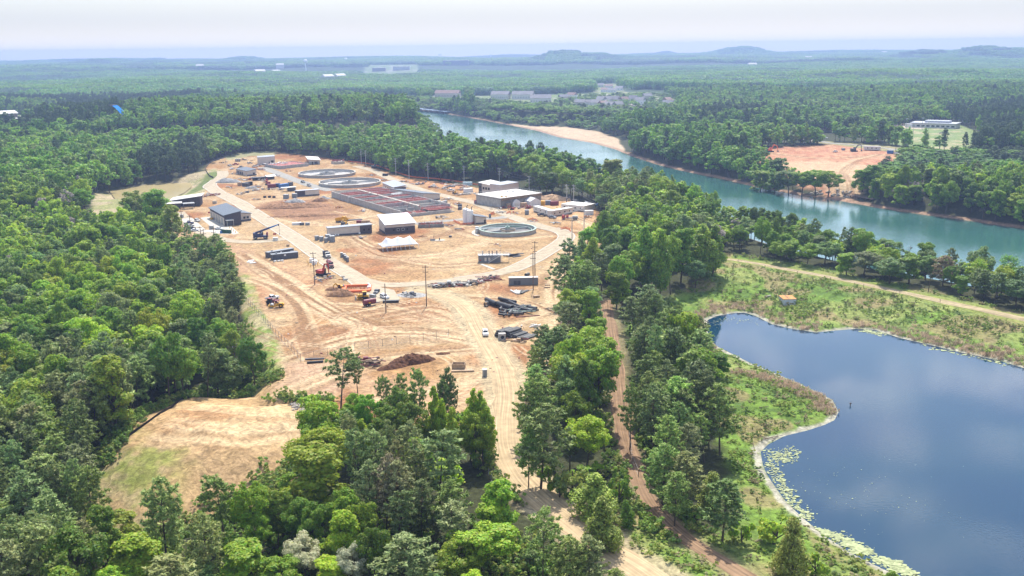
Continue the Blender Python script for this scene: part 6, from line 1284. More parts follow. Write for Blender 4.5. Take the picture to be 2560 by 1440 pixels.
# ------------------------------------------------------------------ far bank, town and beyond
def hipped(nm, label, px, w, d, h, rise, rz, wall, roof, group=None, cat='house', wins=3):
    p = G(*px); t = thing(nm, label, cat, sunk(p, .3), rz, group); mb = MB(); mb.box(0, 0, 0, w, d, h + .3); mb.build('wall', wall, t)
    mb = MB(); o = .5; z = h + .302; mb._add([(-w / 2 - o, -d / 2 - o, z), (w / 2 + o, -d / 2 - o, z), (w / 2 + o, d / 2 + o, z), (-w / 2 - o, d / 2 + o, z), (-w / 2 - o, 0, z + rise), (w / 2 + o, 0, z + rise)], [(0, 1, 5, 4), (2, 3, 4, 5), (0, 4, 3), (1, 2, 5), (3, 2, 1, 0)]); mb.build('roof', roof, t)
    for k in range(wins): mb = MB(); mb.box(-w / 2 + w * (k + .5) / wins, -d / 2 - .03, h * .4, 1.1, .1, 1.3); mb.build('window', 'glass', t)
    return t
GH = 'houses of the far riverside estate'
r = random.Random(8)
hs = [(1503, 258), (1518, 257), (1538, 257), (1560, 258), (1583, 256), (1618, 250), (1600, 262), (1668, 260), (1450, 268), (1466, 268), (1490, 269), (1508, 270), (1524, 272), (1545, 272), (1410, 252), (1430, 248), (1690 - 20, 268)]
for k, (x, y) in enumerate(hs): hipped('estate_house', ['pale two-storey house in the estate beyond the sandbar', 'white gabled house in the estate beyond the sandbar', 'cream house with grey roof in the estate beyond the sandbar'][k % 3], (x, y), r.uniform(13, 18), r.uniform(10, 13), r.uniform(6.5, 8.5), r.uniform(4, 5.5), r.uniform(-.7, .7), ('white', 'offwhite', 'cream')[k % 3], ('shingle', 'shinglered')[k % 4 == 3], GH)
for k, (x, y) in enumerate(((1500, 218), (1522, 221), (1548, 226), (1512, 230), (1530, 231))): hipped('estate_house', 'white house on the pale hillside street beyond the estate', (x, y), r.uniform(15, 22), 12, 5.5, 4, r.uniform(-.4, .4), 'white', ('shingle', 'shinglered')[k % 2], 'houses on the hillside street')
for k, (x, y) in enumerate(((965, 236), (985, 235), (998, 235), (1022, 237))): hipped('estate_house', ('left', 'second', 'third', 'right')[k] + ' white house in the row above the far marina', (x, y), 18, 13, 7, 5, r.uniform(-.5, .5), 'white', 'shingle', 'houses above the marina')
for k, (x, y, w_) in enumerate(((1120, 244, 50), (1252, 248, 34), (1308, 248, 40), (1352, 258, 36))): hipped('apartment_block', ['wide low apartment block with brownish roof by the river', 'left grey-roofed apartment block beyond the river', 'largest grey-roofed apartment block above the river', 'lower grey-roofed apartment block nearest the river'][k], (x, y), w_, 18, 9, 6, r.uniform(-.3, .3), 'cream' if k == 0 else 'offwhite', 'shinglered' if k == 0 else 'shingle', 'apartment blocks by the river', 'apartments', 8)
hipped('brick_house', 'long reddish house alone in the woods beyond the estate', (1797, 217), 42, 16, 10, 6, .1, 'shinglered', 'shingle'); hipped('hilltop_lodge', 'small dark lodge on the wooded ridge at the upper left', (410, 222), 22, 14, 7, 7, .2, 'tan', 'shingle')
hipped('riverside_hut', 'small pale hut by the water near the marina', (1002, 260), 10, 8, 5, 3, 0, 'offwhite', 'membrane')
def blockhouse(label, px, w, d, h, m, rows, cols, rz=0, nm='office_block'):
    p = G(*px); t = thing(nm, label, 'building', sunk(p, 1), rz, 'office blocks beyond the woods'); mb = MB(); mb.box(0, 0, 0, w, d, h + 1); mb.build('wall', m, t); mb = MB(); mb.box(0, 0, h + 1.002, w + 1, d + 1, .7); mb.build('roof', 'membrane', t)
    for j in range(rows):
        mb = MB(); mb.box(0, -d / 2 - .15, 2.6 + j * (h / rows), w * .94, .4, h / rows * .45); mb.build('window_band', 'dgrey', t)
blockhouse('white office block, right of the pair beyond the woods', (1004, 173), 82, 30, 17, 'offwhite', 3, 10); blockhouse('brownish office block, left of the pair beyond the woods', (948, 178), 62, 30, 16, 'shinglered', 3, 8); blockhouse('wide glass-fronted block far beyond the woods at the centre', (1140, 163), 130, 40, 24, 'grey', 4, 10)
def tower(label, px, top, R, m='offwhite', group='water towers'):
    p = G(*px); h = 10.
    while proj(p[0], p[1], p[2] + h)[1] > top and h < 160: h += .5
    t = thing('water_tower', label, 'water tower', sunk(p, 1), 0, group); MB().cyl((0, 0, 0), (0, 0, h - R), R * .34, R * .22, 16).build('stem', m, t); mb = MB(); n = 18; pr = [(R * math.sin(math.pi * k / 10), h - R * .85 - R * .85 * math.cos(math.pi * k / 10)) for k in range(11)]
    V = [(q * math.cos(2 * math.pi * i / n), q * math.sin(2 * math.pi * i / n), z) for q, z in pr for i in range(n)]; mb._add(V, [(j * n + i, j * n + (i + 1) % n, (j + 1) * n + (i + 1) % n, (j + 1) * n + i) for j in range(10) for i in range(n)]); mb.build('tank', m, t, smooth=True)
tower('white ball-topped water tower above the woods at the upper left', (765, 180), 148, 10, 'white'); tower('tiny distant white water tower right of the ball-topped one', (865, 156), 144, 10, 'white'); tower('faint distant white water tower near the central skyline', (1227, 145), 134.5, 10, 'white')
for k in range(9):
    u = k / 8; a = (1012 + 100 * u, 273 + 11 * u); p = W(a[0], a[1], ZR); t = thing('boat_dock', 'blue-roofed boat dock in the row at the far river bend', 'dock', (p[0], p[1], ZR), R_(-62), 'boat docks at the river bend'); mb = MB(); mb.box(0, 0, 3.6, 26, 13, .4); mb.build('roof', 'steelblue', t)
    for x in (-12, 12):
        for y in (-6, 6): MB().cyl((x, y, -2), (x, y, 3.6), .25, .25, 6).build('post', 'galv', t)
    mb = MB(); mb.box(0, 0, .1, 26, 2, .5); mb.build('deck', 'concdark', t)
    if k % 2: mb = MB(); mb.profile([(-3, .2), (-3.2, 1.4), (3, 1.4), (4.4, 1.6), (3, .2)], 2.2, 4.8); o = mb.build('moored_boat', 'white', None, (p[0] + 3, p[1], ZR + .05), R_(30)); tag(o, 'white boat moored under the blue dock roofs at the river bend', 'boat', 'boats in the docks')
# right-hand red clay field
excavator('orange excavator at the left end of the red clay field', (1925, 380), R_(10), 'orange', 1.35, ((2.5, 5.0), (5.2, 3.6), (5.6, .6))); excavator('dark excavator on the track behind the red clay field', (2135, 379), R_(5), 'dgrey', 1.25, ((2.4, 4.6), (5.0, 4.8), (5.6, 1.0)))
car('white pickup standing on the red clay field', (2084, 381.5), (2093, 380.5), 'pickup', 'white')
loc, w, rz = frame((2158, 376), (2201, 377)); t = thing('white_trailer', 'long white trailer beside the track behind the red clay field', 'trailer', loc, rz); mb = MB(); mb.box(w / 2, 1.6, .6, w, 3.2, 3.2); mb.build('body', 'offwhite', t); mb = MB(); mb.box(w / 2, 1.6, 3.802, w, 3.2, .12); mb.build('roof', 'membrane', t); mb = MB(); mb.box(w / 2, 1.6, 0, w * .8, 2.4, .6); mb.build('skirt', 'dgrey', t)
for k in range(3): mb = MB(); mb.box(w * (.25 + .25 * k), -.04, 1.8, 1.0, .1, 1.0); mb.build('window', 'glass', t)
crate('blue_grey_tank', 'blue-grey box tank on the track right of the white trailer', (2217, 384), (2233, 384.5), 3, 3, 'blue', 'tank', None, 'galv'); car('white van parked right of the blue-grey box tank', (2236, 386), (2247, 387), 'suv', 'white'); block('grey_dumpster', 'grey dumpster left of the dark far excavator', (2108, 376), (3, 2.2, 2), 'grey', 'dumpster')
loc, w, rz = frame((2277, 318), (2388, 322)); t = thing('school_building', 'long low white-roofed building behind the ball field', 'building', loc, rz); mb = MB(); mb.box(w / 2, 12, -1, w, 24, 6); mb.build('wall', 'offwhite', t); mb = MB(); mb.box(w / 2, 12, 5.002, w + 2, 26, .8); mb.build('roof', 'roofwhite', t); mb = MB(); mb.box(w * .55, 14, 5.802, w * .55, 14, 2.2); mb.build('upper_roof', 'roofwhite', t)
for k in range(9): mb = MB(); mb.box(w * (k + .5) / 9, -.06, 1.4, w / 14, .14, 1.8); mb.build('window', 'glass', t)
hipped('white_hall', 'white two-storey house above the ball field building', (2372, 288), 26, 16, 9, 5, .2, 'white', 'shingle'); crate('box_truck_body', 'white box truck at the left end of the long white-roofed building', (2262, 318), (2277, 319), 3, 4, 'white', 'truck')
for k, (x, y, tp) in enumerate(((2220, 330, 298), (2265, 330, 298), (2282, 352, 315), (2310, 344, 318), (2305, 325, 297), (2240, 345, 326), (2320, 330, 306), (2358, 372, 350))):
    p = G(x, y); h = 5.
    while proj(p[0], p[1], p[2] + h)[1] > tp and h < 40: h += .3
    t = thing('floodlight_pole', 'tall thin floodlight pole around the ball field', 'pole', sunk(p), 0, 'floodlight poles of the ball field'); MB().cyl((0, 0, 0), (0, 0, h), .22, .14, 8).build('mast', 'mgrey', t); mb = MB(); mb.box(0, 0, h, 2.6, .4, .9); mb.build('lamp_bank', 'galv', t)
GF = 'parked cars beyond the pines'
for k, (x, y) in enumerate(((2030, 343), (2040, 345), (2050, 344), (2060, 346), (2390, 300), (2400, 302), (2410, 299), (2350, 334), (2360, 333))): car('small car parked beyond the pine row, behind the clay field' if k < 4 else 'small car parked near the ball field building', (x, y), (x + 6, y + .3), 'sedan', ('white', 'grey', 'maroon', 'offwhite')[k % 4], group=GF)
# footbridge
a, b = G(2108, 489), G(2182, 503); d = b - a; L_ = float(np.hypot(d[0], d[1])); t = thing('footbridge', 'brown wooden footbridge on the far river bank', 'bridge', (a[0], a[1], max(a[2], b[2]) + 1.0), math.atan2(d[1], d[0])); mb = MB(); mb.box(L_ / 2, 0, 0, L_, 2.4, .4); mb.build('deck', 'wood', t)
for y in (-1.2, 1.2):
    mb = MB(); mb.box(L_ / 2, y, 1.3, L_, .12, .14); mb.box(L_ / 2, y, .8, L_, .1, .1)
    for k in range(12): mb.box(L_ * k / 11, y, .4, .14, .14, 1.0)
    mb.build('railing', 'wood', t)
for k in range(6): MB().cyl((L_ * (k + .5) / 6, 0, -4), (L_ * (k + .5) / 6, 0, 0), .35, .35, 8).build('pier', 'wood', t)
# upper left leisure park
loc, w, rz = frame((-60, 297), (45, 293)); t = thing('pool_building', 'long white-roofed building at the upper left edge of the photo', 'building', loc, rz); mb = MB(); mb.box(w / 2, 14, -1, w, 28, 7); mb.build('wall', 'shinglered', t); mb = MB(); mb.hexa([(-1, -2, 6.0), (w + 1, -2, 6.0), (w + 1, 16, 10), (-1, 16, 10)], [(-1, -2, 6.5), (w + 1, -2, 6.5), (w + 1, 16, 10.5), (-1, 16, 10.5)]); mb.build('roof', 'membrane', t)
loc, w, rz = frame((35, 302), (62, 300)); t = thing('pool_shelter', 'low white shelter right of the upper-left white-roofed building', 'shelter', loc, rz); mb = MB(); mb.box(w / 2, 6, 3, w, 12, .6); mb.build('roof', 'membrane', t)
for x in (.6, w / 2, w - .6): MB().cyl((x, 3, -1), (x, 3, 3), .3, .3, 6).build('post', 'white', t)
o = slab('pool_deck', [(-100, 306), (60, 300), (70, 304), (-60, 312)], 0, .25); mb = MB(); mb.box(0, 0, 0, 46, 12, .3); p = G(15, 304); struct(mb.build('pool_water', mat('pool_blue', (.06, .34, .42), .1), None, (p[0], p[1], .28)))
p = G(300, 318); t = thing('water_slide', 'bright blue water slide tower in the dark pines at the upper left', 'slide', sunk(p, 1), R_(-20)); a = Vector((-6, 0, 24)); mb = MB(); pts = [(-6 + 20 * u, 0, 25 - 19 * (u ** 1.5)) for u in [k / 9 for k in range(10)]]
for q0, q1 in zip(pts[:-1], pts[1:]): mb.hexa([(q0[0], -4, q0[2]), (q1[0], -4, q1[2]), (q1[0], 4, q1[2]), (q0[0], 4, q0[2])], [(q0[0], -4, q0[2] + .6), (q1[0], -4, q1[2] + .6), (q1[0], 4, q1[2] + .6), (q0[0], 4, q0[2] + .6)])
mb.build('slide_chute', 'cyan', t); mb = MB()
for x in (-6, 0, 6):
    for y in (-3.6, 3.6): mb.cyl((x, y, 0), (x, y, 24 - max(0, x + 6) * 1.0), .4, .4, 6)
mb.build('support_frame', 'dgrey', t); mb = MB(); mb.box(-7, 0, 25, 5, 9, .8); mb.build('platform', 'dgrey', t)
for k, (x, y) in enumerate(((2020, 150), (1880, 170), (2210, 135), (1100, 140), (700, 170), (500, 172), (650, 190), (690, 187), (820, 205), (850, 203))):
    hipped('distant_building', 'tiny pale building showing among the far hazy woods', (x, y + 2), 36, 20, 20, 6, .1 * k, 'offwhite', 'membrane', 'tiny buildings in the far woods', 'building', 0)
# ------------------------------------------------------------------ vegetation
def leaf_mat(name, trans=.35, var=(.62, 1.35), hue=.03, rough=.55):
    m = bpy.data.materials.new(name); m.use_nodes = True; nt = m.node_tree; N = nt.nodes; L = nt.links
    b = N["Principled BSDF"]; b.inputs["Roughness"].default_value = rough; b.inputs["Specular IOR Level"].default_value = .25
    at = N.new("ShaderNodeAttribute"); at.attribute_type = 'INSTANCER'; at.attribute_name = "tint"
    ge = N.new("ShaderNodeNewGeometry"); mr = N.new("ShaderNodeMapRange"); mr.inputs["To Min"].default_value, mr.inputs["To Max"].default_value = var
    L.new(ge.outputs["Random Per Island"], mr.inputs["Value"])
    hs = N.new("ShaderNodeHueSaturation"); L.new(at.outputs["Color"], hs.inputs["Color"]); L.new(mr.outputs[0], hs.inputs["Value"])
    h2 = N.new("ShaderNodeMapRange"); h2.inputs["To Min"].default_value = .5 - hue; h2.inputs["To Max"].default_value = .5 + hue
    mm = N.new("ShaderNodeMath"); mm.operation = 'MULTIPLY'; mm.inputs[1].default_value = 7.31; fr = N.new("ShaderNodeMath"); fr.operation = 'FRACT'
    L.new(ge.outputs["Random Per Island"], mm.inputs[0]); L.new(mm.outputs[0], fr.inputs[0]); L.new(fr.outputs[0], h2.inputs["Value"]); L.new(h2.outputs[0], hs.inputs["Hue"])
    L.new(hs.outputs[0], b.inputs["Base Color"])
    tr = N.new("ShaderNodeBsdfTranslucent"); L.new(hs.outputs[0], tr.inputs["Color"]); mx = N.new("ShaderNodeMixShader"); mx.inputs[0].default_value = trans
    L.new(b.outputs[0], mx.inputs[1]); L.new(tr.outputs[0], mx.inputs[2]); L.new(mx.outputs[0], [q for q in N if q.type == 'OUTPUT_MATERIAL'][0].inputs["Surface"])
    return m
LEAF = leaf_mat("broad_leaves", .48, (.7, 1.3)); NEEDLE = leaf_mat("pine_needles", .30, (.6, 1.4), .02, .6); BARK = M['bark']
def unit(v): return v / (np.linalg.norm(v, axis=-1, keepdims=True) + 1e-9)
def quads(C, Nn, S, asp, rg, T=None):
    if T is None: T = rg.normal(size=C.shape)
    T = unit(T - (T * Nn).sum(1, keepdims=True) * Nn); B = np.cross(Nn, T); S = S[:, None]
    V = np.stack([C + T * S, C + B * S * asp, C - T * S, C - B * S * asp], 1).reshape(-1, 3)
    return V, np.arange(len(V)).reshape(-1, 4)
def tubes(segs, n=5):
    V = []; Fq = []
    for p, q, r0, r1 in segs:
        p = np.array(p, float); q = np.array(q, float); d = unit(q - p); u = unit(np.cross(d, (0.3, .1, 1.) if abs(d[2]) < .9 else (1., 0, 0))); w = np.cross(d, u); o = len(V)
        for c, r in ((p, r0), (q, r1)):
            for k in range(n): a = 6.2832 * k / n; V.append(c + (u * math.cos(a) + w * math.sin(a)) * r)
        for k in range(n): Fq.append((o + k, o + (k + 1) % n, o + n + (k + 1) % n, o + n + k))
    return np.array(V), np.array(Fq)
def broad(seed, H=17., R=5.4, base=.30, top=.5, nl=34, leaf=.36, nleaf=6000, shape='round'):
    """crown of many lobes; returns leaf quads and limb tubes"""
    rg = np.random.default_rng(seed); zb = H * base; zc = zb + (H - zb) * top; segs = [((0, 0, -.6), (rg.normal(0, .2), rg.normal(0, .2), zb), .34, .24)]
    t0 = segs[0][1]; tp = (rg.normal(0, .6), rg.normal(0, .6), H * .82); segs.append((t0, tp, .24, .07))
    L_ = []; k = 0
    while len(L_) < nl:
        d = unit(rg.normal(size=3)); u = (len(L_) + .5) / nl
        if shape == 'cone':
            z = zb + (H - zb) * u ** .9; pr = R * (1 - u) ** .55 * (.55 + .45 * min(1, u * 5)); a = rg.uniform(0, 6.283); rr = pr * rg.uniform(.35, .85); c = np.array((rr * math.cos(a), rr * math.sin(a), z - .4)); rl = max(.8, pr * rg.uniform(.38, .6))
        elif shape == 'multi':
            c = np.array((d[0] * R * .7, d[1] * R * .7, zb + (H - zb) * rg.uniform(.05, .93))); pr = R; rl = R * rg.uniform(.14, .30); c[:2] *= 1.15 - .55 * (c[2] - zb) / (H - zb)
        else:
            d[2] = d[2] * .8 + .22; q = rg.uniform(.5, 1.02); hz = (H - zc) if d[2] > 0 else (zc - zb); c = np.array((d[0] * R * q, d[1] * R * q, zc + d[2] * hz * q)); rl = R * rg.uniform(.14, .31)
        L_.append((c, rl))
        if len(L_) % 3 == 0: segs.append(((tp[0] * .4, tp[1] * .4, zb + (c[2] - zb) * .35), tuple(c), .12, .03))
    w = np.array([l[1] ** 2 for l in L_]); w = w / w.sum(); ctr = np.array((0, 0, zc - 1.))
    Cs = []; Ns = []
    for (c, rl), f in zip(L_, w):
        n = max(6, int(nleaf * f)); out = unit(c - ctr); d = unit(rg.normal(size=(n, 3)) + out * .55 + np.array((0, 0, .45))); rad = rl * rg.uniform(.3, 1.25, (n, 1)) ** .7
        p = c + d * rad * np.array((1.1, 1.1, .85)); Cs.append(p); Ns.append(unit(d * .9 + np.array((0, 0, .35)) + rg.normal(size=(n, 3)) * .42))
    C = np.concatenate(Cs); Nn = np.concatenate(Ns); S = leaf * rg.uniform(.6, 1.35, len(C))
    return quads(C, Nn, S, .72, rg), tubes(segs)
def pine(seed, H=19., R=4.2, base=.42, nwh=15, leaf=.5, ntuft=16, flat=.0, dens=1.):
    rg = np.random.default_rng(seed); lean = rg.normal(0, .5, 2); segs = []; axis = lambda z: np.array((lean[0] * (z / H) ** 2, lean[1] * (z / H) ** 2, z))
    for k in range(6): z0, z1 = H * .97 * k / 6 - (.6 if k == 0 else 0), H * .97 * (k + 1) / 6; segs.append((axis(z0), axis(z1), .27 * (1 - k / 6.5), .27 * (1 - (k + 1) / 6.5)))
    C = []; D = []; zb = H * base
    for w in range(nwh):
        u = (w + rg.uniform(.1, .9)) / nwh; z = zb + (H * .985 - zb) * u
        prof = min(1, (u + .25) * 2.2) * (1 - u ** 2.6) ** .55 if flat < .5 else min(1, (u + .15) * 1.8) * (1 - u ** 4) ** .5
        nb = int(rg.integers(4, 7) * dens) or 3; a0 = rg.uniform(0, 6.28)
        for b in range(nb):
            a = a0 + 6.283 * b / nb + rg.normal(0, .25); L_ = max(.5, R * prof * rg.uniform(.55, 1.12)); rise = rg.uniform(-.12, .28) + u * .35
            dr = unit(np.array((math.cos(a), math.sin(a), rise))); p0 = axis(z); segs.append((p0, p0 + dr * L_ * .85, .055, .02))
            nt = max(2, int(L_ * 1.35))
            for k in range(nt):
                f = .38 + .64 * (k + rg.uniform(.2, .8)) / nt; side = np.array((-dr[1], dr[0], 0)) * rg.normal(0, .28) * L_ * .55; c = p0 + dr * L_ * f + side + (0, 0, rg.uniform(0, .35)); C.append(c); D.append(unit(dr * .7 + side * .2 + np.array((0, 0, .75))))
    C.append(axis(H)); D.append(np.array((0, 0, 1.))); C = np.array(C); D = np.array(D)
    Cr = np.repeat(C, ntuft, 0); Dr = unit(np.repeat(D, ntuft, 0) * .75 + rg.normal(size=(len(Cr), 3)) * .75); P = Cr + Dr * leaf * rg.uniform(.35, 1.0, (len(Cr), 1))
    Nn = unit(rg.normal(size=P.shape) * .7 + np.array((0, 0, .8)) + Dr * .3); return quads(P, Nn, leaf * rg.uniform(.7, 1.25, len(P)), .34, rg, Dr), tubes(segs, 5)
def sparse(seed, H=16., leaves=900):
    rg = np.random.default_rng(seed); segs = [((0, 0, -.5), (.2, .1, H * .45), .3, .2)]; tips = []
    def grow(p, d, L_, r, k):
        q = p + d * L_; segs.append((p, q, r, r * .6))
        if k == 0: tips.append(q); return
        for _ in range(3): grow(q, unit(d + rg.normal(size=3) * .55 + np.array((0, 0, .15))), L_ * .68, r * .6, k - 1)
    grow(np.array((.2, .1, H * .45)), np.array((0, 0, 1.)), H * .17, .2, 3); T = np.array(tips); C = T[rg.integers(len(T), size=max(4, leaves))] + rg.normal(size=(max(4, leaves), 3)) * .75
    return quads(C, unit(rg.normal(size=C.shape) + np.array((0, 0, .6))), .3 * rg.uniform(.6, 1.3, len(C)), .7, rg), tubes(segs, 4)
def mesh_pair(nm, gen, lm):
    (lv, lf), (tv, tf) = gen; return npmesh(nm + '_crown', lv, lf, [lm]), npmesh(nm + '_trunk', tv, tf, [BARK], None, True)
def merged(nm, gen, lm):
    (lv, lf), (tv, tf) = gen; V = np.concatenate([lv, tv]); Fq = np.concatenate([lf, tf + len(lv)]); return npmesh(nm, V, Fq, [lm, BARK], [0] * len(lf) + [1] * len(tf))
# near prototypes
BROAD = [mesh_pair('broad', broad(k, 17, R, b, t, nl, .29, 9500, sh), LEAF) for k, (R, b, t, nl, sh) in enumerate(((5.6, .26, .5, 62, 'round'), (5.2, .22, .55, 50, 'round'), (4.6, .2, .5, 64, 'multi'), (6.2, .3, .45, 70, 'round'), (4.4, .16, .5, 70, 'multi'), (3.6, .16, .5, 46, 'cone'), (5.0, .2, .5, 56, 'cone')))]
BSHAPE = ['rounded', 'rounded', 'tall', 'spreading', 'tall', 'narrow', 'pointed']
PINE = [mesh_pair('pine', pine(20 + k, 19, R, b, n, .5, nt, fl, de), NEEDLE) for k, (R, b, n, nt, fl, de) in enumerate(((4.6, .3, 12, 16, 0, 1.1), (5.0, .26, 13, 16, 0, 1.1), (4.4, .4, 10, 16, 1, 1.1), (5.2, .2, 14, 16, 0, 1.2), (4.6, .56, 7, 16, 1, 1), (4.8, .38, 10, 15, 1, .9)))]
CEDAR = [mesh_pair('cedar', broad(40 + k, 11, 3.5, .02, .4, 70, .22, 6500, 'cone'), NEEDLE) for k in range(2)]
SPARSE = [mesh_pair('sparse', sparse(50, 16, 900), LEAF), mesh_pair('sparse', sparse(51, 14, 4), LEAF)]
BUSH = [mesh_pair('bush', broad(60 + k, 4.2, 2.3, .02, .4, 12, .24, 1500, 'round'), LEAF) for k in range(3)]
# mid-distance prototypes for the big forest (leaf clumps), and patches of many crowns for the far woods
def collection(nm, meshes):
    c = bpy.data.collections.new(nm)
    for k, me in enumerate(meshes): c.objects.link(bpy.data.objects.new('%s_%02d' % (nm, k), me))
    return c
MID = [merged('wood_tree', broad(100 + k, 17, R, .2, .5, 26, .62, 1000, sh), LEAF) for k, (R, sh) in enumerate(((5.4, 'round'), (5.8, 'round'), (4.8, 'multi'), (5.2, 'round'), (4.6, 'cone')))] + [merged('wood_pine', pine(120 + k, 19, 4.6, .3, 9, .85, 7, 0, 1), NEEDLE) for k in range(3)]
def patch(seed, size, n, pf):
    rg = np.random.default_rng(seed); V = []; Fq = []; o = 0
    for k in range(n):
        x, y = rg.uniform(-size / 2, size / 2, 2); H = rg.uniform(13, 21); R = rg.uniform(4, 6.5) if rg.random() > pf else rg.uniform(2.6, 3.6); m = 80
        d = unit(rg.normal(size=(m, 3)) + np.array((0, 0, .5))); lob = 1 + .18 * rg.normal(size=(m, 1)); C = np.array((x, y, H - R * 1.1)) + d * np.array((R, R, R * 1.15)) * lob
        q, f = quads(C, unit(d + rg.normal(size=(m, 3)) * .3), R * rg.uniform(.2, .36, m), .8, rg); V.append(q); Fq.append(f + o); o += len(q)
    return npmesh('wood_patch', np.concatenate(V), np.concatenate(Fq), [LEAF if pf < .5 else NEEDLE])
PATCH = [patch(200 + k, 46, 34, .1) for k in range(4)] + [patch(210 + k, 46, 50, .9) for k in range(2)]
COL_MID = collection('wood_trees', MID); COL_PATCH = collection('wood_patches', PATCH)
def scatter(name, label, P, idx, rot, scl, tint, coll, cat=None):
    """one uncountable thing: instances of the collection's meshes on points"""
    n = len(P); me = bpy.data.meshes.new(name); me.vertices.add(n); me.vertices.foreach_set('co', P.astype(np.float32).ravel())
    def att(nm, ty, key, v): a = me.attributes.new(nm, ty, 'POINT'); a.data.foreach_set(key, v.ravel())
    att('pick', 'INT', 'value', idx.astype(np.int32)); att('turn', 'FLOAT_VECTOR', 'vector', np.stack([0 * rot, 0 * rot, rot], 1).astype(np.float32)); att('size', 'FLOAT_VECTOR', 'vector', scl.astype(np.float32))
    att('tint', 'FLOAT_COLOR', 'color', np.concatenate([tint, np.ones((n, 1))], 1).astype(np.float32))
    o = bpy.data.objects.new(name, me); COL.objects.link(o); ng = bpy.data.node_groups.new(name, 'GeometryNodeTree')
    ng.interface.new_socket('Geometry', in_out='INPUT', socket_type='NodeSocketGeometry'); ng.interface.new_socket('Geometry', in_out='OUTPUT', socket_type='NodeSocketGeometry')
    N = ng.nodes; L = ng.links; gi = N.new('NodeGroupInput'); go = N.new('NodeGroupOutput'); ip = N.new('GeometryNodeInstanceOnPoints'); ci = N.new('GeometryNodeCollectionInfo')
    ci.inputs['Collection'].default_value = coll; ci.inputs['Separate Children'].default_value = True; ci.inputs['Reset Children'].default_value = True
    def na(nm, ty): a = N.new('GeometryNodeInputNamedAttribute'); a.data_type = ty; a.inputs['Name'].default_value = nm; return [s for s in a.outputs if s.enabled and s.name == 'Attribute'][0]
    L.new(gi.outputs[0], ip.inputs['Points']); L.new(ci.outputs[0], ip.inputs['Instance']); ip.inputs['Pick Instance'].default_value = True
    L.new(na('pick', 'INT'), ip.inputs['Instance Index']); L.new(na('turn', 'FLOAT_VECTOR'), ip.inputs['Rotation']); L.new(na('size', 'FLOAT_VECTOR'), ip.inputs['Scale']); L.new(ip.outputs[0], go.inputs[0])
    md = o.modifiers.new('scatter', 'NODES'); md.node_group = ng; return stuff(o, label, cat)
# ---- tree tints (spring leaf colours)
TONES = {'lime': (0.360, 0.500, 0.032), 'bright': (0.325, 0.455, 0.036), 'mid': (0.235, 0.370, 0.034), 'dark': (0.150, 0.255, 0.030), 'blue': (0.228, 0.325, 0.094), 'olive': (0.275, 0.325, 0.058), 'pale': (0.528, 0.545, 0.308),
    'pinegrey': (0.279, 0.336, 0.117), 'pinedark': (0.188, 0.249, 0.075), 'pinebrown': (0.336, 0.273, 0.143), 'pinegreen': (0.266, 0.363, 0.084), 'dead': (0.408, 0.360, 0.308)}
TW = {'lime': 'lime-green', 'bright': 'bright green', 'mid': 'mid-green', 'dark': 'dark green', 'blue': 'bluish green', 'olive': 'olive-green', 'pale': 'pale whitish', 'pinegrey': 'grey-green', 'pinedark': 'dark', 'pinebrown': 'brownish', 'pinegreen': 'green', 'dead': 'bare grey'}
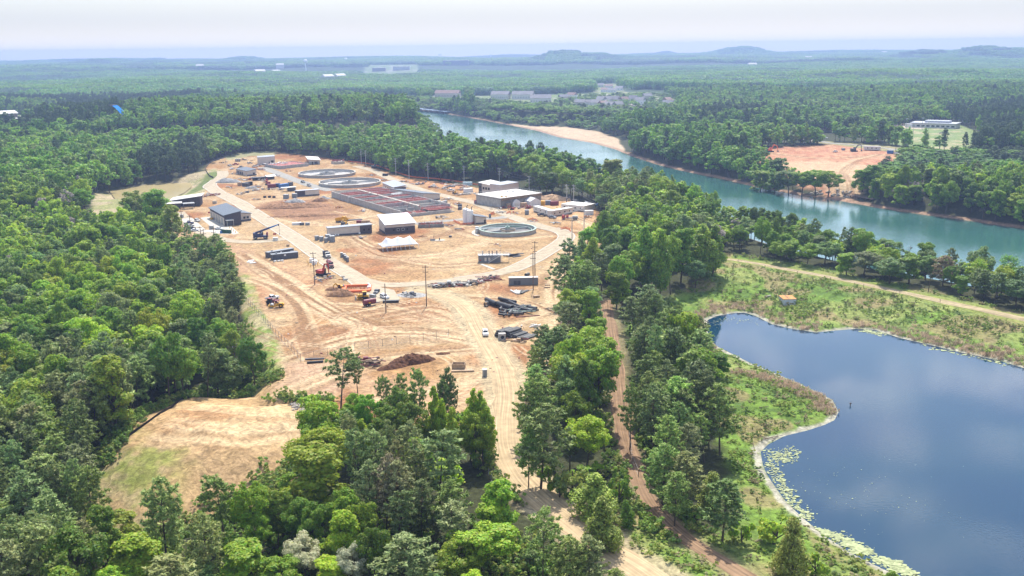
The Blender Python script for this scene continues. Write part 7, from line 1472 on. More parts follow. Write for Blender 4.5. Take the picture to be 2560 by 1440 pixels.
# ---- hand-placed trees: (px of crown top, y of crown top, height, crown width in px, kind, tone)
HAND = [(1350, 402, 21, 60, 'broad', 'mid'), (1380, 400, 22, 62, 'cone', 'mid'), (1405, 408, 20, 58, 'broad', 'bright'), (1366, 425, 17, 50, 'broad', 'dark'), (1335, 418, 17, 46, 'broad', 'blue'), (1425, 425, 18, 50, 'broad', 'mid'), (1905, 424, 17, 56, 'broad', 'mid'), (1940, 428, 17, 60, 'broad', 'dark'), (1974, 424, 18, 58, 'broad', 'blue'), (2008, 428, 17, 60, 'broad', 'mid'), (2042, 424, 18, 58, 'broad', 'mid'), (2074, 426, 18, 54, 'broad', 'bright'), (2160, 428, 17, 56, 'broad', 'mid'), (2192, 424, 17, 60, 'broad', 'dark'), (129, 854, 21, 75, 'pine', 'pinegrey'), (254, 833, 21, 80, 'pine', 'pinegrey'), (207, 889, 20, 70, 'pine', 'pinegrey'), (146, 936, 19, 80, 'pine', 'pinegrey'), (190, 902, 21, 60, 'pine', 'pinegrey'), (300, 900, 18, 55, 'pine', 'pinegrey'), (56, 1018, 20, 95, 'pine', 'pinegrey'), (100, 1035, 18, 85, 'pine', 'pinegrey'), (26, 1078, 19, 90, 'pine', 'pinedark'),
    (56, 1186, 19, 110, 'pine', 'pinegrey'), (112, 1229, 17, 105, 'pine', 'pinegrey'), (73, 1306, 16, 100, 'pine', 'pinegrey'), (18, 1362, 15, 110, 'pine', 'pinegrey'), (164, 1156, 17, 70, 'pine', 'pinegrey'), (213, 1164, 17, 85, 'pine', 'pinegreen'), (396, 1195, 18, 118, 'pine', 'pinegreen'), (547, 1190, 15, 96, 'pine', 'pinegreen'), (624, 1207, 14, 90, 'broad', 'bright'), (700, 1222, 12, 85, 'broad', 'mid'), (740, 1250, 10, 80, 'broad', 'dark'),
    (780, 1113, 17, 165, 'broad', 'bright'), (845, 1272, 13, 105, 'broad', 'lime'), (775, 1258, 12, 80, 'broad', 'dark'), (336, 1335, 12, 130, 'broad', 'bright'), (508, 1285, 16, 110, 'pine', 'pinegrey'), (603, 1354, 10, 130, 'broad', 'bright'), (409, 1393, 14, 140, 'pine', 'pinegrey'), (508, 1412, 8, 90, 'broad', 'blue'), (207, 1302, 15, 95, 'pine', 'pinegrey'), (758, 1345, 9, 85, 'broad', 'pale'), (818, 1393, 8, 90, 'broad', 'lime'), (879, 1370, 9, 85, 'broad', 'pale'), (140, 1390, 13, 90, 'pine', 'pinegreen'), (270, 1420, 9, 90, 'broad', 'bright'), (700, 1400, 8, 100, 'broad', 'mid'), (640, 1290, 9, 70, 'broad', 'mid'),
    (844, 874, 17, 82, 'lonepine', 'pinedark'), (890, 887, 13.5, 56, 'pine', 'pinedark'), (957, 945, 15, 42, 'pine', 'pinegreen'), (1004, 941, 16, 48, 'pine', 'pinegreen'), (1044, 922, 19, 66, 'pine', 'pinegreen'), (1118, 922, 19, 62, 'pine', 'pinedark'), (1100, 950, 17, 60, 'pine', 'pinedark'), (995, 972, 16, 95, 'broad', 'dark'), (924, 986, 15, 75, 'broad', 'mid'), (886, 984, 14, 70, 'broad', 'mid'), (834, 1001, 14, 75, 'broad', 'mid'), (867, 1024, 14, 80, 'pine', 'pinegreen'), (1025, 1009, 15, 95, 'broad', 'dark'), (955, 1015, 14, 80, 'broad', 'dark'),
    (1077, 967, 18, 48, 'cone', 'bright'), (1100, 994, 16, 44, 'cone', 'bright'), (1171, 974, 18, 44, 'cone', 'bright'), (1194, 979, 17, 38, 'cone', 'bright'), (1215, 1000, 16, 44, 'cone', 'bright'), (1149, 1027, 13, 60, 'cone', 'mid'), (1126, 1018, 15, 52, 'cone', 'bright'), (1190, 1040, 13, 70, 'broad', 'mid'), (916, 1046, 12, 50, 'cone', 'bright'), (1025, 1057, 16, 70, 'pine', 'pinegrey'), (980, 1050, 17, 62, 'pine', 'pinegrey'), (886, 1080, 18, 75, 'pine', 'pinegrey'), (939, 1078, 18, 78, 'pine', 'pinegrey'), (976, 1100, 18, 78, 'pine', 'pinegrey'), (1092, 1084, 20, 130, 'pine', 'pinegrey'), (1040, 1100, 18, 85, 'pine', 'pinegrey'), (957, 1132, 18, 90, 'pine', 'pinebrown'), (1000, 1150, 17, 90, 'pine', 'pinegrey'), (915, 1147, 16, 80, 'pine', 'pinegrey'), (1220, 1069, 8, 46, 'broad', 'mid'), (1205, 1110, 7, 44, 'broad', 'dark'),
    (1122, 1204, 14, 115, 'pine', 'pinegreen'), (1130, 1267, 13, 105, 'pine', 'pinegrey'), (1050, 1200, 14, 90, 'pine', 'pinedark'), (985, 1230, 14, 90, 'pine', 'pinedark'), (841, 1222, 13, 90, 'broad', 'mid'), (886, 1264, 12, 85, 'broad', 'mid'), (1014, 1339, 13, 160, 'pine', 'pinegrey'), (930, 1320, 12, 80, 'broad', 'dark'), (1254, 1200, 13, 110, 'broad', 'bright'), (1231, 1255, 10, 80, 'broad', 'bright'), (1205, 1310, 11, 170, 'broad', 'bright'), (1150, 1345, 10, 120, 'broad', 'mid'), (1100, 1400, 7, 120, 'broad', 'bright'), (1355, 1271, 17, 105, 'lonepine', 'pinegreen'), (1422, 1339, 13, 115, 'pine', 'pinegreen'), (1475, 1346, 12, 95, 'pine', 'pinegrey'), (1546, 1425, 6, 60, 'pine', 'pinegreen'), 
    (1351, 937, 17, 85, 'pine', 'pinegreen'), (1310, 960, 15, 60, 'pine', 'pinegreen'), (1351, 1020, 19, 130, 'pine', 'pinedark'), (1320, 1060, 15, 70, 'pine', 'pinegreen'), (1415, 945, 14, 80, 'broad', 'blue'), (1492, 868, 21, 125, 'broad', 'mid'), (1440, 985, 13, 75, 'broad', 'mid'), (1467, 1046, 12, 108, 'broad', 'lime'), (1425, 1080, 9, 60, 'pine', 'pinedark'), (1486, 1181, 10, 85, 'cedar', 'olive'), (1515, 1240, 11, 95, 'cedar', 'olive'), (1434, 1165, 7, 75, 'broad', 'olive'), (1572, 1249, 6, 40, 'cedar', 'dark'), (1550, 1185, 7, 60, 'broad', 'mid'), (1402, 1190, 5, 45, 'broad', 'blue'), (1375, 1160, 6, 60, 'broad', 'mid'),
    (1429, 599, 19, 72, 'pine', 'pinedark'), (1413, 636, 19, 85, 'pine', 'pinedark'), (1481, 562, 13, 30, 'cone', 'lime'), (1503, 568, 12, 26, 'cone', 'bright'), (1484, 594, 18, 56, 'cone', 'bright'), (1490, 546, 15, 36, 'pine', 'pinebrown'), (1512, 545, 15, 36, 'pine', 'pinebrown'), (1471, 652, 20, 78, 'pine', 'pinegreen'), (1440, 665, 19, 78, 'pine', 'pinegreen'), (1505, 630, 17, 60, 'pine', 'pinedark'), (1423, 726, 13, 62, 'broad', 'bright'), (1429, 755, 17, 90, 'pine', 'pinedark'), (1394, 821, 18, 110, 'pine', 'pinedark'), (1340, 870, 13, 55, 'pine', 'pinegreen'), (1471, 823, 14, 110, 'broad', 'lime'), (1440, 870, 12, 80, 'broad', 'bright'), (1490, 790, 9, 60, 'broad', 'bright'), (1542, 676, 15, 75, 'broad', 'mid'), (1576, 630, 17, 80, 'broad', 'mid'), (1535, 610, 16, 66, 'broad', 'blue'), (1605, 565, 26, 80, 'cone', 'mid'), (1653, 575, 27, 62, 'cone', 'mid'), (1680, 581, 25, 64, 'broad', 'mid'), (1706, 565, 24, 66, 'broad', 'mid'), (1756, 560, 23, 90, 'cone', 'mid'), (1785, 562, 22, 70, 'cone', 'mid'), (1740, 654, 11, 46, 'broad', 'blue'), (1567, 707, 8, 36, 'broad', 'bright'), (1619, 714, 17, 112, 'pine', 'pinedark'), (1585, 742, 13, 70, 'pine', 'pinedark'), (1597, 842, 8, 56, 'pine', 'pinegreen'), (1743, 871, 7, 66, 'broad', 'lime'), (1795, 881, 8, 72, 'broad', 'mid'),
    (1682, 904, 17, 75, 'pine', 'pinegrey'), (1640, 880, 16, 72, 'pine', 'pinegreen'), (1615, 930, 16, 72, 'pine', 'pinegreen'), (1735, 955, 13, 72, 'pine', 'pinegreen'), (1655, 960, 17, 90, 'pine', 'pinegreen'), (1700, 1000, 15, 80, 'pine', 'pinegreen'), (1577, 960, 17, 60, 'pine', 'pinegreen'), (1660, 1040, 16, 95, 'pine', 'pinegreen'), (1715, 1060, 14, 90, 'pine', 'pinegrey'), (1765, 1030, 13, 64, 'pine', 'pinegreen'), (1660, 1110, 14, 100, 'pine', 'pinegreen'), (1720, 1130, 14, 105, 'pine', 'pinegrey'), (1690, 1180, 12, 90, 'pine', 'pinegreen'), (1812, 1203, 13, 125, 'pine', 'pinedark'), (1772, 907, 11, 60, 'broad', 'mid'), (1990, 1300, 12, 85, 'cedar', 'olive'), (1935, 1290, 6, 85, 'broad', 'lime'), (1860, 1300, 5, 60, 'broad', 'bright'), (2040, 1380, 5, 60, 'broad', 'bright'), (1780, 1180, 9, 66, 'cedar', 'olive'), (2230, 1425, 3, 30, 'broad', 'mid'),
    (1980, 600, 9.5, 52, 'broad', 'mid'), (1955, 604, 9.5, 50, 'broad', 'mid'), (2065, 606, 10, 74, 'broad', 'blue'), (2020, 610, 9.5, 56, 'broad', 'mid'), (2163, 630, 10, 66, 'broad', 'blue'), (2228, 646, 10.5, 66, 'broad', 'blue'), (2278, 640, 11.5, 70, 'broad', 'mid'), (2363, 638, 12.5, 62, 'pine', 'pinebrown'), (2405, 688, 8, 40, 'broad', 'mid'), (2450, 640, 13.5, 66, 'sparse', 'mid'), (2467, 676, 11, 52, 'pine', 'pinedark'), (2523, 632, 14, 60, 'sparse', 'mid'), (2548, 704, 9.5, 72, 'broad', 'blue'), (2211, 598, 12, 80, 'broad', 'dark'), (2138, 588, 12, 56, 'pine', 'pinebrown'), (2325, 675, 9, 38, 'bare', 'dead'), (2120, 630, 10, 60, 'broad', 'mid'), (2500, 690, 9, 50, 'broad', 'mid'), (1945, 542, 17, 40, 'cedar', 'dark'), (1905, 545, 17, 34, 'broad', 'mid'),
    (610, 800, 19, 34, 'lonepine', 'pinegreen'), (385, 472, 20, 95, 'broad', 'mid'), (345, 480, 19, 70, 'broad', 'mid'), (425, 510, 19, 60, 'broad', 'bright'), (1530, 395, 23, 62, 'broad', 'olive'), (1330, 388, 22, 66, 'broad', 'mid'), (1290, 372, 21, 44, 'broad', 'olive')]
RS = np.random.default_rng(99)
T_pos = []; T_h = []; T_w = []; T_kind = []; T_tone = []; T_var = []
def add_tree(x, y, z, h, w, kind, tone, var):
    T_pos.append((x, y, z)); T_h.append(h); T_w.append(w); T_kind.append(kind); T_tone.append(tone); T_var.append(var)
for px, py, h, wpx, kind, tone in HAND:
    z = 0.
    for _ in range(8): p = W(px, py, z + h); z = .4 * z + .6 * H1(p[0], p[1])
    dist = math.hypot(p[0], p[1]); w = wpx * math.hypot(dist, CAMH - z) / F
    add_tree(p[0], p[1], z, h, w, kind, tone, int(RS.integers(100)))
NH = len(T_pos); HP = np.array(T_pos)
# ---- woods filled in by a jittered grid
def grid(sp, r0, r1, az=32.5):
    n = int(r1 / sp) + 2; gx, gy = np.meshgrid(np.arange(-n, n + 1), np.arange(0, n + 1)); x = (gx + .5 * (gy % 2)) * sp; y = gy * sp * .87
    x = (x + RS.uniform(-.42, .42, x.shape) * sp).ravel(); y = (y + RS.uniform(-.42, .42, y.shape) * sp).ravel(); d = np.hypot(x, y); a = np.degrees(np.arctan2(x, y))
    k = (d >= r0) & (d < r1) & (np.abs(a) < az) & (y > 50); return x[k], y[k]
def allowed(x, y, pad):
    ok = np.ones(len(x), bool)
    for P in CLEARS:
        lo = P.min(0) - 6; hi = P.max(0) + 6; i = np.where((x > lo[0]) & (x < hi[0]) & (y > lo[1]) & (y < hi[1]))[0]
        if len(i): ok[i] &= sdist(P, x[i], y[i]) > pad * .4
    for P, pd in ((RIVER, 4.5), (POND, 4)):
        i = np.where(ok)[0]; ok[i] &= sdist(P, x[i], y[i]) > pd
    for nm in ('haul', 'woods', 'dike', 'bank'):
        pl = ROADS[nm][0][::3]; lo = pl.min(0) - 9; hi = pl.max(0) + 9; i = np.where(ok & (x > lo[0]) & (x < hi[0]) & (y > lo[1]) & (y < hi[1]))[0]
        if len(i): ok[i] &= pline(pl, x[i], y[i])[0] > ROADS[nm][1] / 2 + (8 if nm == 'dike' else 2.6)
    return ok
PINEZ = [WP(p, -6) for p in ([(430, 600), (560, 660), (610, 740), (625, 880), (560, 900), (470, 820), (430, 700)], [(0, 960), (150, 930), (260, 960), (300, 1090), (250, 1200), (330, 1440), (-200, 1440)], [(-200, 372), (-200, 308), (300, 312), (330, 352), (200, 375)], [(-300, 296), (-300, 232), (300, 222), (540, 236), (500, 268), (300, 300), (100, 280)],
    [(1520, 520), (1600, 505), (1640, 540), (1600, 580), (1530, 580)], [(1560, 900), (1700, 905), (1800, 1050), (1820, 1300), (1700, 1320), (1590, 1150)], [(840, 1090), (1100, 1090), (1120, 1300), (860, 1300)], [(1300, 960), (1400, 900), (1420, 1150), (1310, 1180)], [(2085, 362), (2085, 345), (2215, 350), (2320, 372), (2310, 380), (2200, 368)], [(1830, 330), (1700, 330), (1800, 300), (1930, 300)], [(2390, 400), (2360, 300), (2600, 280), (2700, 400), (2600, 460)], [(480, 470), (380, 500), (360, 440), (500, 400), (520, 430)], [(1560, 296), (1690, 300), (1640, 322), (1560, 318)])]
def choose(x, y, d):
    n = len(x); pz = np.zeros(n, bool)
    for P in PINEZ:
        lo = P.min(0); hi = P.max(0); i = np.where((x > lo[0]) & (x < hi[0]) & (y > lo[1]) & (y < hi[1]))[0]
        if len(i): pz[i] |= sdist(P, x[i], y[i]) < 0
    q = RS.uniform(size=n); pn = fbm(x / 130, y / 130, 301); isp = np.where(pz, q < .88, q < np.where(pn > .62, .3, .04)); return isp, pz
px_near = grid(6.6, 110, 740); x, y = px_near; ok = allowed(x, y, 3); x, y = x[ok], y[ok]
if len(HP):
    dm = np.full(len(x), 1e9)
    for p, w in zip(HP, T_w): dm = np.minimum(dm, np.hypot(x - p[0], y - p[1]) - w * .32)
    x, y = x[dm > 1.6], y[dm > 1.6]
LOWZ = [(WP([(690, 960), (835, 985), (845, 1110), (770, 1160), (710, 1250), (640, 1250), (640, 985)], -2), 0, 5), (WP([(-200, 326), (110, 322), (110, 352), (-200, 356)], 0), .8, 6), (WP([(370, 560), (440, 600), (520, 650), (605, 720), (610, 800), (540, 760), (450, 700), (350, 630)], -6), .95, 12.5), (WP([(230, 1180), (420, 1330), (760, 1150), (800, 1250), (700, 1460), (150, 1460)], -6), .22, 7), (WP([(1130, 1090), (1245, 1090), (1260, 1200), (1420, 1400), (1500, 1520), (1150, 1520), (1120, 1250)], 0), .15, 7), (WP([(1290, 1100), (1560, 1100), (1600, 1240), (1900, 1470), (1620, 1470), (1420, 1300)], 0), .3, 5),
    (WP([(1560, 1150), (1640, 1290), (1900, 1470), (2700, 1600), (2400, 1460), (1900, 1300), (1850, 1200)], -2), .08, 4), (WP([(1790, 660), (2000, 672), (2300, 742), (2640, 816), (2640, 740), (2200, 680), (1860, 590), (1740, 545)], -3), .9, 11), (WP([(1870, 398), (2270, 408), (2140, 515), (1960, 495), (1850, 460)], -4), .95, 17),
    (WP([(2140, 392), (2600, 400), (2600, 470), (2150, 470)], -3), .75, 9), (WP([(1180, 258), (1700, 280), (1700, 312), (1400, 312), (1180, 284)], 0), .8, 9), (WP([(930, 246), (1170, 254), (1170, 272), (930, 262)], 0), .8, 9), (WP([(790, 1040), (1245, 1040), (1245, 1115), (790, 1135)], 0), .0, 9), (WP([(590, 690), (660, 960), (560, 990), (560, 900), (540, 740)], -5), .5, 15), (WP([(820, 1120), (1130, 1120), (1130, 1460), (780, 1460)], 0), .6, 14), (WP([(1290, 960), (1400, 860), (1420, 1100), (1290, 1130)], 0), .4, 13), (WP([(1400, 640), (1560, 640), (1520, 900), (1380, 900)], 0), .6, 15), (WP([(1690, 330), (2080, 340), (2080, 362), (1900, 372), (1690, 352)], -3), .5, 13)]
def lowzone(x, y):
    mh = np.full(len(x), 99.); kp = np.ones(len(x), bool); q = RS.uniform(size=len(x))
    for P, k_, h_ in LOWZ:
        lo, hi = P.min(0), P.max(0); i = np.where((x > lo[0]) & (x < hi[0]) & (y > lo[1]) & (y < hi[1]))[0]
        if len(i): m = sdist(P, x[i], y[i]) < 0; mh[i[m]] = np.minimum(mh[i[m]], h_); kp[i[m]] &= q[i[m]] < k_
    return kp, mh
# no filler in the hand-set grove around the meadow edge where single trunks show
keep = np.ones(len(x), bool)
for P in (WP([(1560, 735), (1640, 690), (1760, 690), (1830, 640), (1860, 655), (1700, 860), (1560, 870)], -2), WP([(1240, 1180), (1340, 1240), (1470, 1420), (1400, 1470), (1250, 1260)], 0), WP([(790, 935), (960, 940), (970, 1010), (800, 1000)], 0)): keep &= sdist(P, x, y) > 0
kz, mh = lowzone(x, y); keep &= kz
qx, qy, qf = proj(x, y, -4.); ex = np.where(qx < 300, 14, np.where(qx < 700, 6, np.where(qx < 1300, 8, np.where(qx < 1640, 5, 0)))); bot = qy > 1340; mh = np.where(bot, np.minimum(mh, ex), mh); keep &= ~(bot & (ex == 0)) & ~((qx > 1640) & (qy > 1180)) & ~(qy > 1700)
x, y, mh = x[keep], y[keep], mh[keep]; d = np.hypot(x, y); isp, pz = choose(x, y, d); z = HT(x, y); tn = fbm(x / 26, y / 26, 310); tq = RS.uniform(size=len(x)); vv = RS.integers(0, 100, len(x)); hh = RS.uniform(.75, 1.2, len(x)); hc = np.minimum(1, mh / (17.5 * hh)) * np.where(mh < 50, RS.uniform(.75, 1.1, len(x)), 1)
thin = np.where(isp, True, RS.uniform(size=len(x)) < .72)          # broadleaf crowns stand wider apart
lowz = sdist(LFP, x, y)
for i in np.where(thin)[0]:
    if isp[i]: add_tree(x[i], y[i], z[i], 17.5 * hh[i] * hc[i], 9.2 * (.75 + .5 * tq[i]) * hc[i] ** .6, 'pine', ('pinegrey', 'pinedark', 'pinegreen')[int(tq[i] * 2.99)], int(vv[i]))
    elif vv[i] < 3: add_tree(x[i], y[i], z[i], 16 * hh[i] * hc[i], 8, 'bare', 'dead', int(vv[i]))
    else:
        t = tn[i] + (tq[i] - .5) * .5; tone = 'dark' if t < .3 else 'mid' if t < .5 else 'blue' if t < .56 else 'bright' if t < .74 else 'lime' if t < .8 else 'mid'
        add_tree(x[i], y[i], z[i], 17.5 * hh[i] * hc[i] * (.8 if 0 > lowz[i] > -14 else 1), 10.5 * (.75 + .5 * tq[i]) * hc[i] ** .7, 'broad', tone, int(vv[i]))
T_pos = np.array(T_pos); T_h = np.array(T_h); T_w = np.array(T_w); NT = len(T_pos)
# ---- which trees show largest: painter's pass over the survey picture at quarter size
pr = [proj(p[0], p[1], p[2] + h * .62) for p, h in zip(T_pos, T_h)]; PX = np.array([q[0] for q in pr]); PY = np.array([q[1] for q in pr]); PD = np.array([q[2] for q in pr])
buf = -np.ones((360, 640), int); ispine = np.array([k in ('pine', 'lonepine') for k in T_kind])
for i in np.argsort(-PD):
    rx = T_w[i] * .5 * F / PD[i] / 4; ry = T_h[i] * .40 * F / PD[i] / 4; cx, cy = PX[i] / 4, PY[i] / 4
    x0, x1, y0, y1 = int(max(0, cx - rx)), int(min(640, cx + rx + 1)), int(max(0, cy - ry)), int(min(360, cy + ry + 1))
    if x1 <= x0 or y1 <= y0: continue
    yy, xx = np.mgrid[y0:y1, x0:x1]; m = ((xx + .5 - cx) / rx) ** 2 + ((yy + .5 - cy) / ry) ** 2 < 1; buf[y0:y1, x0:x1][m] = i
cnt = np.bincount(buf[buf >= 0].ravel(), minlength=NT); cnt[:NH] += 4
sel = np.zeros(NT, bool)
for mask in (ispine, ~ispine):
    c = np.where(mask, cnt, -1); o = np.argsort(-c)[:296]; sel[o[c[o] > 8]] = True
def proto(kind, var, h, w):
    if kind == 'pine': k = var % 4 if w / h > .3 else (0, 2, 5, 4)[var % 4]; return PINE[k], 19., (9.2, 10., 8.8, 10.4, 9.2, 9.6)[k], ('pine', '')
    if kind == 'lonepine': return PINE[5], 19., 9.6, ('pine', 'open-crowned')
    if kind == 'cedar': return CEDAR[var % 2], 11., 6.4, ('cedar', 'dense')
    if kind == 'sparse': return SPARSE[0], 16., 11., ('broadleaf tree', 'thin ragged')
    if kind == 'bare': return SPARSE[1], 14., 9., ('dead tree', 'leafless')
    if h < 8: k = var % 3; return BUSH[k], 4.2, 4.8, ('shrub', 'bushy')
    k = (5, 6)[var % 2] if kind == 'cone' else var % 5; return BROAD[k], 17., (11.6, 10.8, 9.6, 12.6, 9.2, 7.4, 10.)[k], ('broadleaf tree', BSHAPE[k])
NAME = {'pine': 'pine_tree', 'cedar': 'cedar_tree', 'broadleaf tree': 'broadleaf_tree', 'shrub': 'shrub', 'dead tree': 'dead_tree'}
def where_is(u, v):
    """plain-word place of a crown in the picture, by what stands next to it"""
    if u > 1840 and v < 800 : return 'on the river bank behind the dike track' if v > 560 else 'on the wooded near bank of the river'
    if u > 1850 and v >= 800: return 'on the grassy bank at the lower edge of the pond'
    if u > 1560 and v > 860: return 'in the grove between woodland track and pond' if v < 1180 or u < 1850 else 'on the grassy bank beside the pond'
    if u > 1380 and v < 640: return 'in the woods between the trailers and the river'
    if u > 1560 and v <= 860: return 'above the top of the pond' 
    if u > 1380 and v < 860: return 'at the right edge of the sandy site'
    if u > 1280 and v > 1230: return 'at the bottom edge beside the haul road'
    if u > 1270: return 'in the strip between haul road and woodland track'
    if u > 790 and v < 1040: return 'in the clump just below the mulch heap' 
    if u > 790: return 'in the central clump left of the haul road' if v < 1240 else 'at the bottom edge below the central clump'
    if v > 1180: return 'at the bottom edge below the sandy mound' if u > 260 else 'at the bottom left corner'
    if v > 900: return 'left of the sandy mound' if u > 250 else 'at the left edge beside the sandy mound'
    if v > 730: return 'left of the grass strip by the fence' if u > 380 else 'at the left edge level with the yellow roller' if u < 190 else 'in the left woods level with the yellow roller'
    if v > 560: return 'in the woods left of the utility poles' if u > 330 else 'at the left edge level with the blue crane' if u < 170 else 'in the left woods level with the blue crane'
    if u < 560: return 'in the woods before the brown settling basin' if v > 450 and u > 200 else 'in the upper left woods'
    return 'at the far tree line behind the site'
recs = []
for i in np.where(sel)[0]:
    pm, ph, pw, (kd, shp) = proto(T_kind[i], T_var[i], T_h[i], T_w[i]); ys, xs = np.where(buf == i)
    u, v = (xs.mean() * 4, ys.mean() * 4) if len(xs) else (PX[i], PY[i]); sz = 'tall' if T_h[i] > 19 else 'small' if T_h[i] < 12.5 else ''
    if kd == 'shrub': sz = ''
    if shp == 'tall': shp = '' if sz else 'upright'
    kw = 'broadleaf' if kd == 'broadleaf tree' else kd
    recs.append([i, pm, ph, pw, kd, ' '.join(w for w in (sz, TW[T_tone[i]], shp, kw) if w), where_is(u, v), u, v])
ORD = ['first', 'second', 'third', 'fourth', 'fifth', 'sixth', 'seventh', 'eighth', 'ninth', 'tenth', 'eleventh', 'twelfth']
groups = {}
for r in recs: groups.setdefault((r[5], r[6]), []).append(r)
for (what, plc), g in groups.items():
    g.sort(key=lambda r: r[7]); n = len(g)
    for k, r in enumerate(g):
        r.append(what + ' ' + plc if n == 1 else ('left' if k == 0 else 'right') + ' of two ' + what + 's ' + plc if n == 2 else (ORD[k] if k < 12 else 'rightmost') + ' ' + what + ' from left ' + plc)
for i, pm, ph, pw, kd, what, plc, u, v, lab in recs:
    lab = ' '.join(lab.split()[:16]); p = T_pos[i]; s = T_h[i] / ph; sx = s * np.clip((T_w[i] / pw) / s, .62, 1.75); rot = RS.uniform(0, 6.28)
    t = thing(NAME[kd], lab, 'shrub' if kd == 'shrub' else 'tree', (p[0], p[1], p[2] - .1), rot, {'pine': 'pine trees', 'cedar': 'cedars', 'shrub': 'shrubs', 'dead tree': 'dead trees'}.get(kd, 'broadleaf trees')); t.scale = (sx * RS.uniform(.84, 1.18), sx * RS.uniform(.84, 1.18), s); t.rotation_euler = (RS.normal(0, .045), RS.normal(0, .045), rot)
    c = np.array(TONES[T_tone[i]]) * RS.uniform(.82, 1.18) * (1 + RS.normal(0, .06, 3))
    cr = bpy.data.objects.new('crown', pm[0]); COL.objects.link(cr); cr.parent = t; cr['tint'] = [float(q) for q in np.clip(c, .004, .9)]
    tr = bpy.data.objects.new('trunk', pm[1]); COL.objects.link(tr); tr.parent = t
# ---- everything else in the woods is one mass
rest = np.where(~sel)[0]; sP = T_pos[rest].copy(); sP[:, 2] -= .1; sI = np.array([5 + T_var[i] % 3 if ispine[i] else T_var[i] % 5 for i in rest])
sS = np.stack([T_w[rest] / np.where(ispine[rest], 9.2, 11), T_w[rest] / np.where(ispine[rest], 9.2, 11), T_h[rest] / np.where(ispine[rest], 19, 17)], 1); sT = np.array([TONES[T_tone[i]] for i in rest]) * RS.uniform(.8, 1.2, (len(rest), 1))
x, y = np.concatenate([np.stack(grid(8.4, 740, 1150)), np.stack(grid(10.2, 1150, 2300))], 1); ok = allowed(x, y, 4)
gt = (~ok) & (RS.uniform(size=len(x)) < .22); tw = np.zeros(len(x), bool)
for T in (TOWN1, TOWN3, TOWN4): tw |= sdist(T, x, y) < 0
ok |= gt & tw; kz, mh = lowzone(x, y); ok &= kz; mh = np.where(tw, 9, mh)[ok]
x, y = x[ok], y[ok]; isp, pz = choose(x, y, None); z = HT(x, y); n = len(x); tq = RS.uniform(size=n); tn = fbm(x / 45, y / 45, 310) * .6 + fbm(x / 210, y / 210, 312, 2) * .4 + (tq - .5) * .5
kk = isp | (RS.uniform(size=n) < .9); x, y, z, isp, tq, tn, mh = x[kk], y[kk], z[kk], isp[kk], tq[kk], tn[kk], mh[kk]; n = len(x)
tone = np.array((.80, .95, 1.2)) * np.where(isp[:, None], np.array(TONES['pinedark']) * .6 + np.array((.012, .02, .006)) * tq[:, None], np.where((tn < .36)[:, None], TONES['dark'], np.where((tn < .58)[:, None], TONES['mid'], np.where((tn < .74)[:, None], TONES['bright'], TONES['olive'])))) * RS.uniform(.8, 1.2, (n, 1))  # leaf tints cooled with distance: some blue haze is put into the colour
stand = .72 + .56 * fbm(x / 150, y / 150, 333, 2); hs_ = np.minimum(RS.uniform(.75, 1.25, n) * stand * np.where(isp, 1, 1.05), mh / 17. * RS.uniform(.7, 1.1, n)); ws_ = RS.uniform(.75, 1.4, n) * np.where(isp, .8, 1.12)
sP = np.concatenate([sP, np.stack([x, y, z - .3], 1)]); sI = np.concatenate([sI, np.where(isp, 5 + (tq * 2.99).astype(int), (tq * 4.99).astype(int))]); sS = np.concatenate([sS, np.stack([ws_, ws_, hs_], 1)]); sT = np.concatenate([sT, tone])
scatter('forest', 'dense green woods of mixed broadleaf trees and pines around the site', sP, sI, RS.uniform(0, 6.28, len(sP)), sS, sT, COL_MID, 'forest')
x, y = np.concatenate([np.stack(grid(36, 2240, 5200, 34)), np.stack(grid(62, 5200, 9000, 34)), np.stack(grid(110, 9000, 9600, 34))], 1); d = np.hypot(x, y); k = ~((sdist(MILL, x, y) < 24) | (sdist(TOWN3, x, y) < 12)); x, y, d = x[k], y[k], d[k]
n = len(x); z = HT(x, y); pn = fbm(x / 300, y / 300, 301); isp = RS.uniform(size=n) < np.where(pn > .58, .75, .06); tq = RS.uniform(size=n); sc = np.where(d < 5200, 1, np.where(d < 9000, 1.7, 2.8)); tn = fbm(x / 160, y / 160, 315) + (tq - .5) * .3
tone = np.where(isp[:, None], np.array(TONES['pinedark']), np.where((tn < .42)[:, None], TONES['dark'], np.where((tn < .6)[:, None], TONES['mid'], np.array(TONES['bright']) * .8))) * np.array((.66, .88, 1.5)) * RS.uniform(.85, 1.15, (n, 1))  # stronger blue shift: aerial haze coloured into the farthest crowns
scatter('distant_woods', 'far rolling woods reaching to the hazy horizon', np.stack([x, y, z - 2.5], 1), np.where(isp, 4 + (tq * 1.99).astype(int), (tq * 3.99).astype(int)), RS.uniform(0, 6.28, n), np.stack([sc, sc, 1 + .12 * (sc - 1)], 1), tone, COL_PATCH, 'forest')
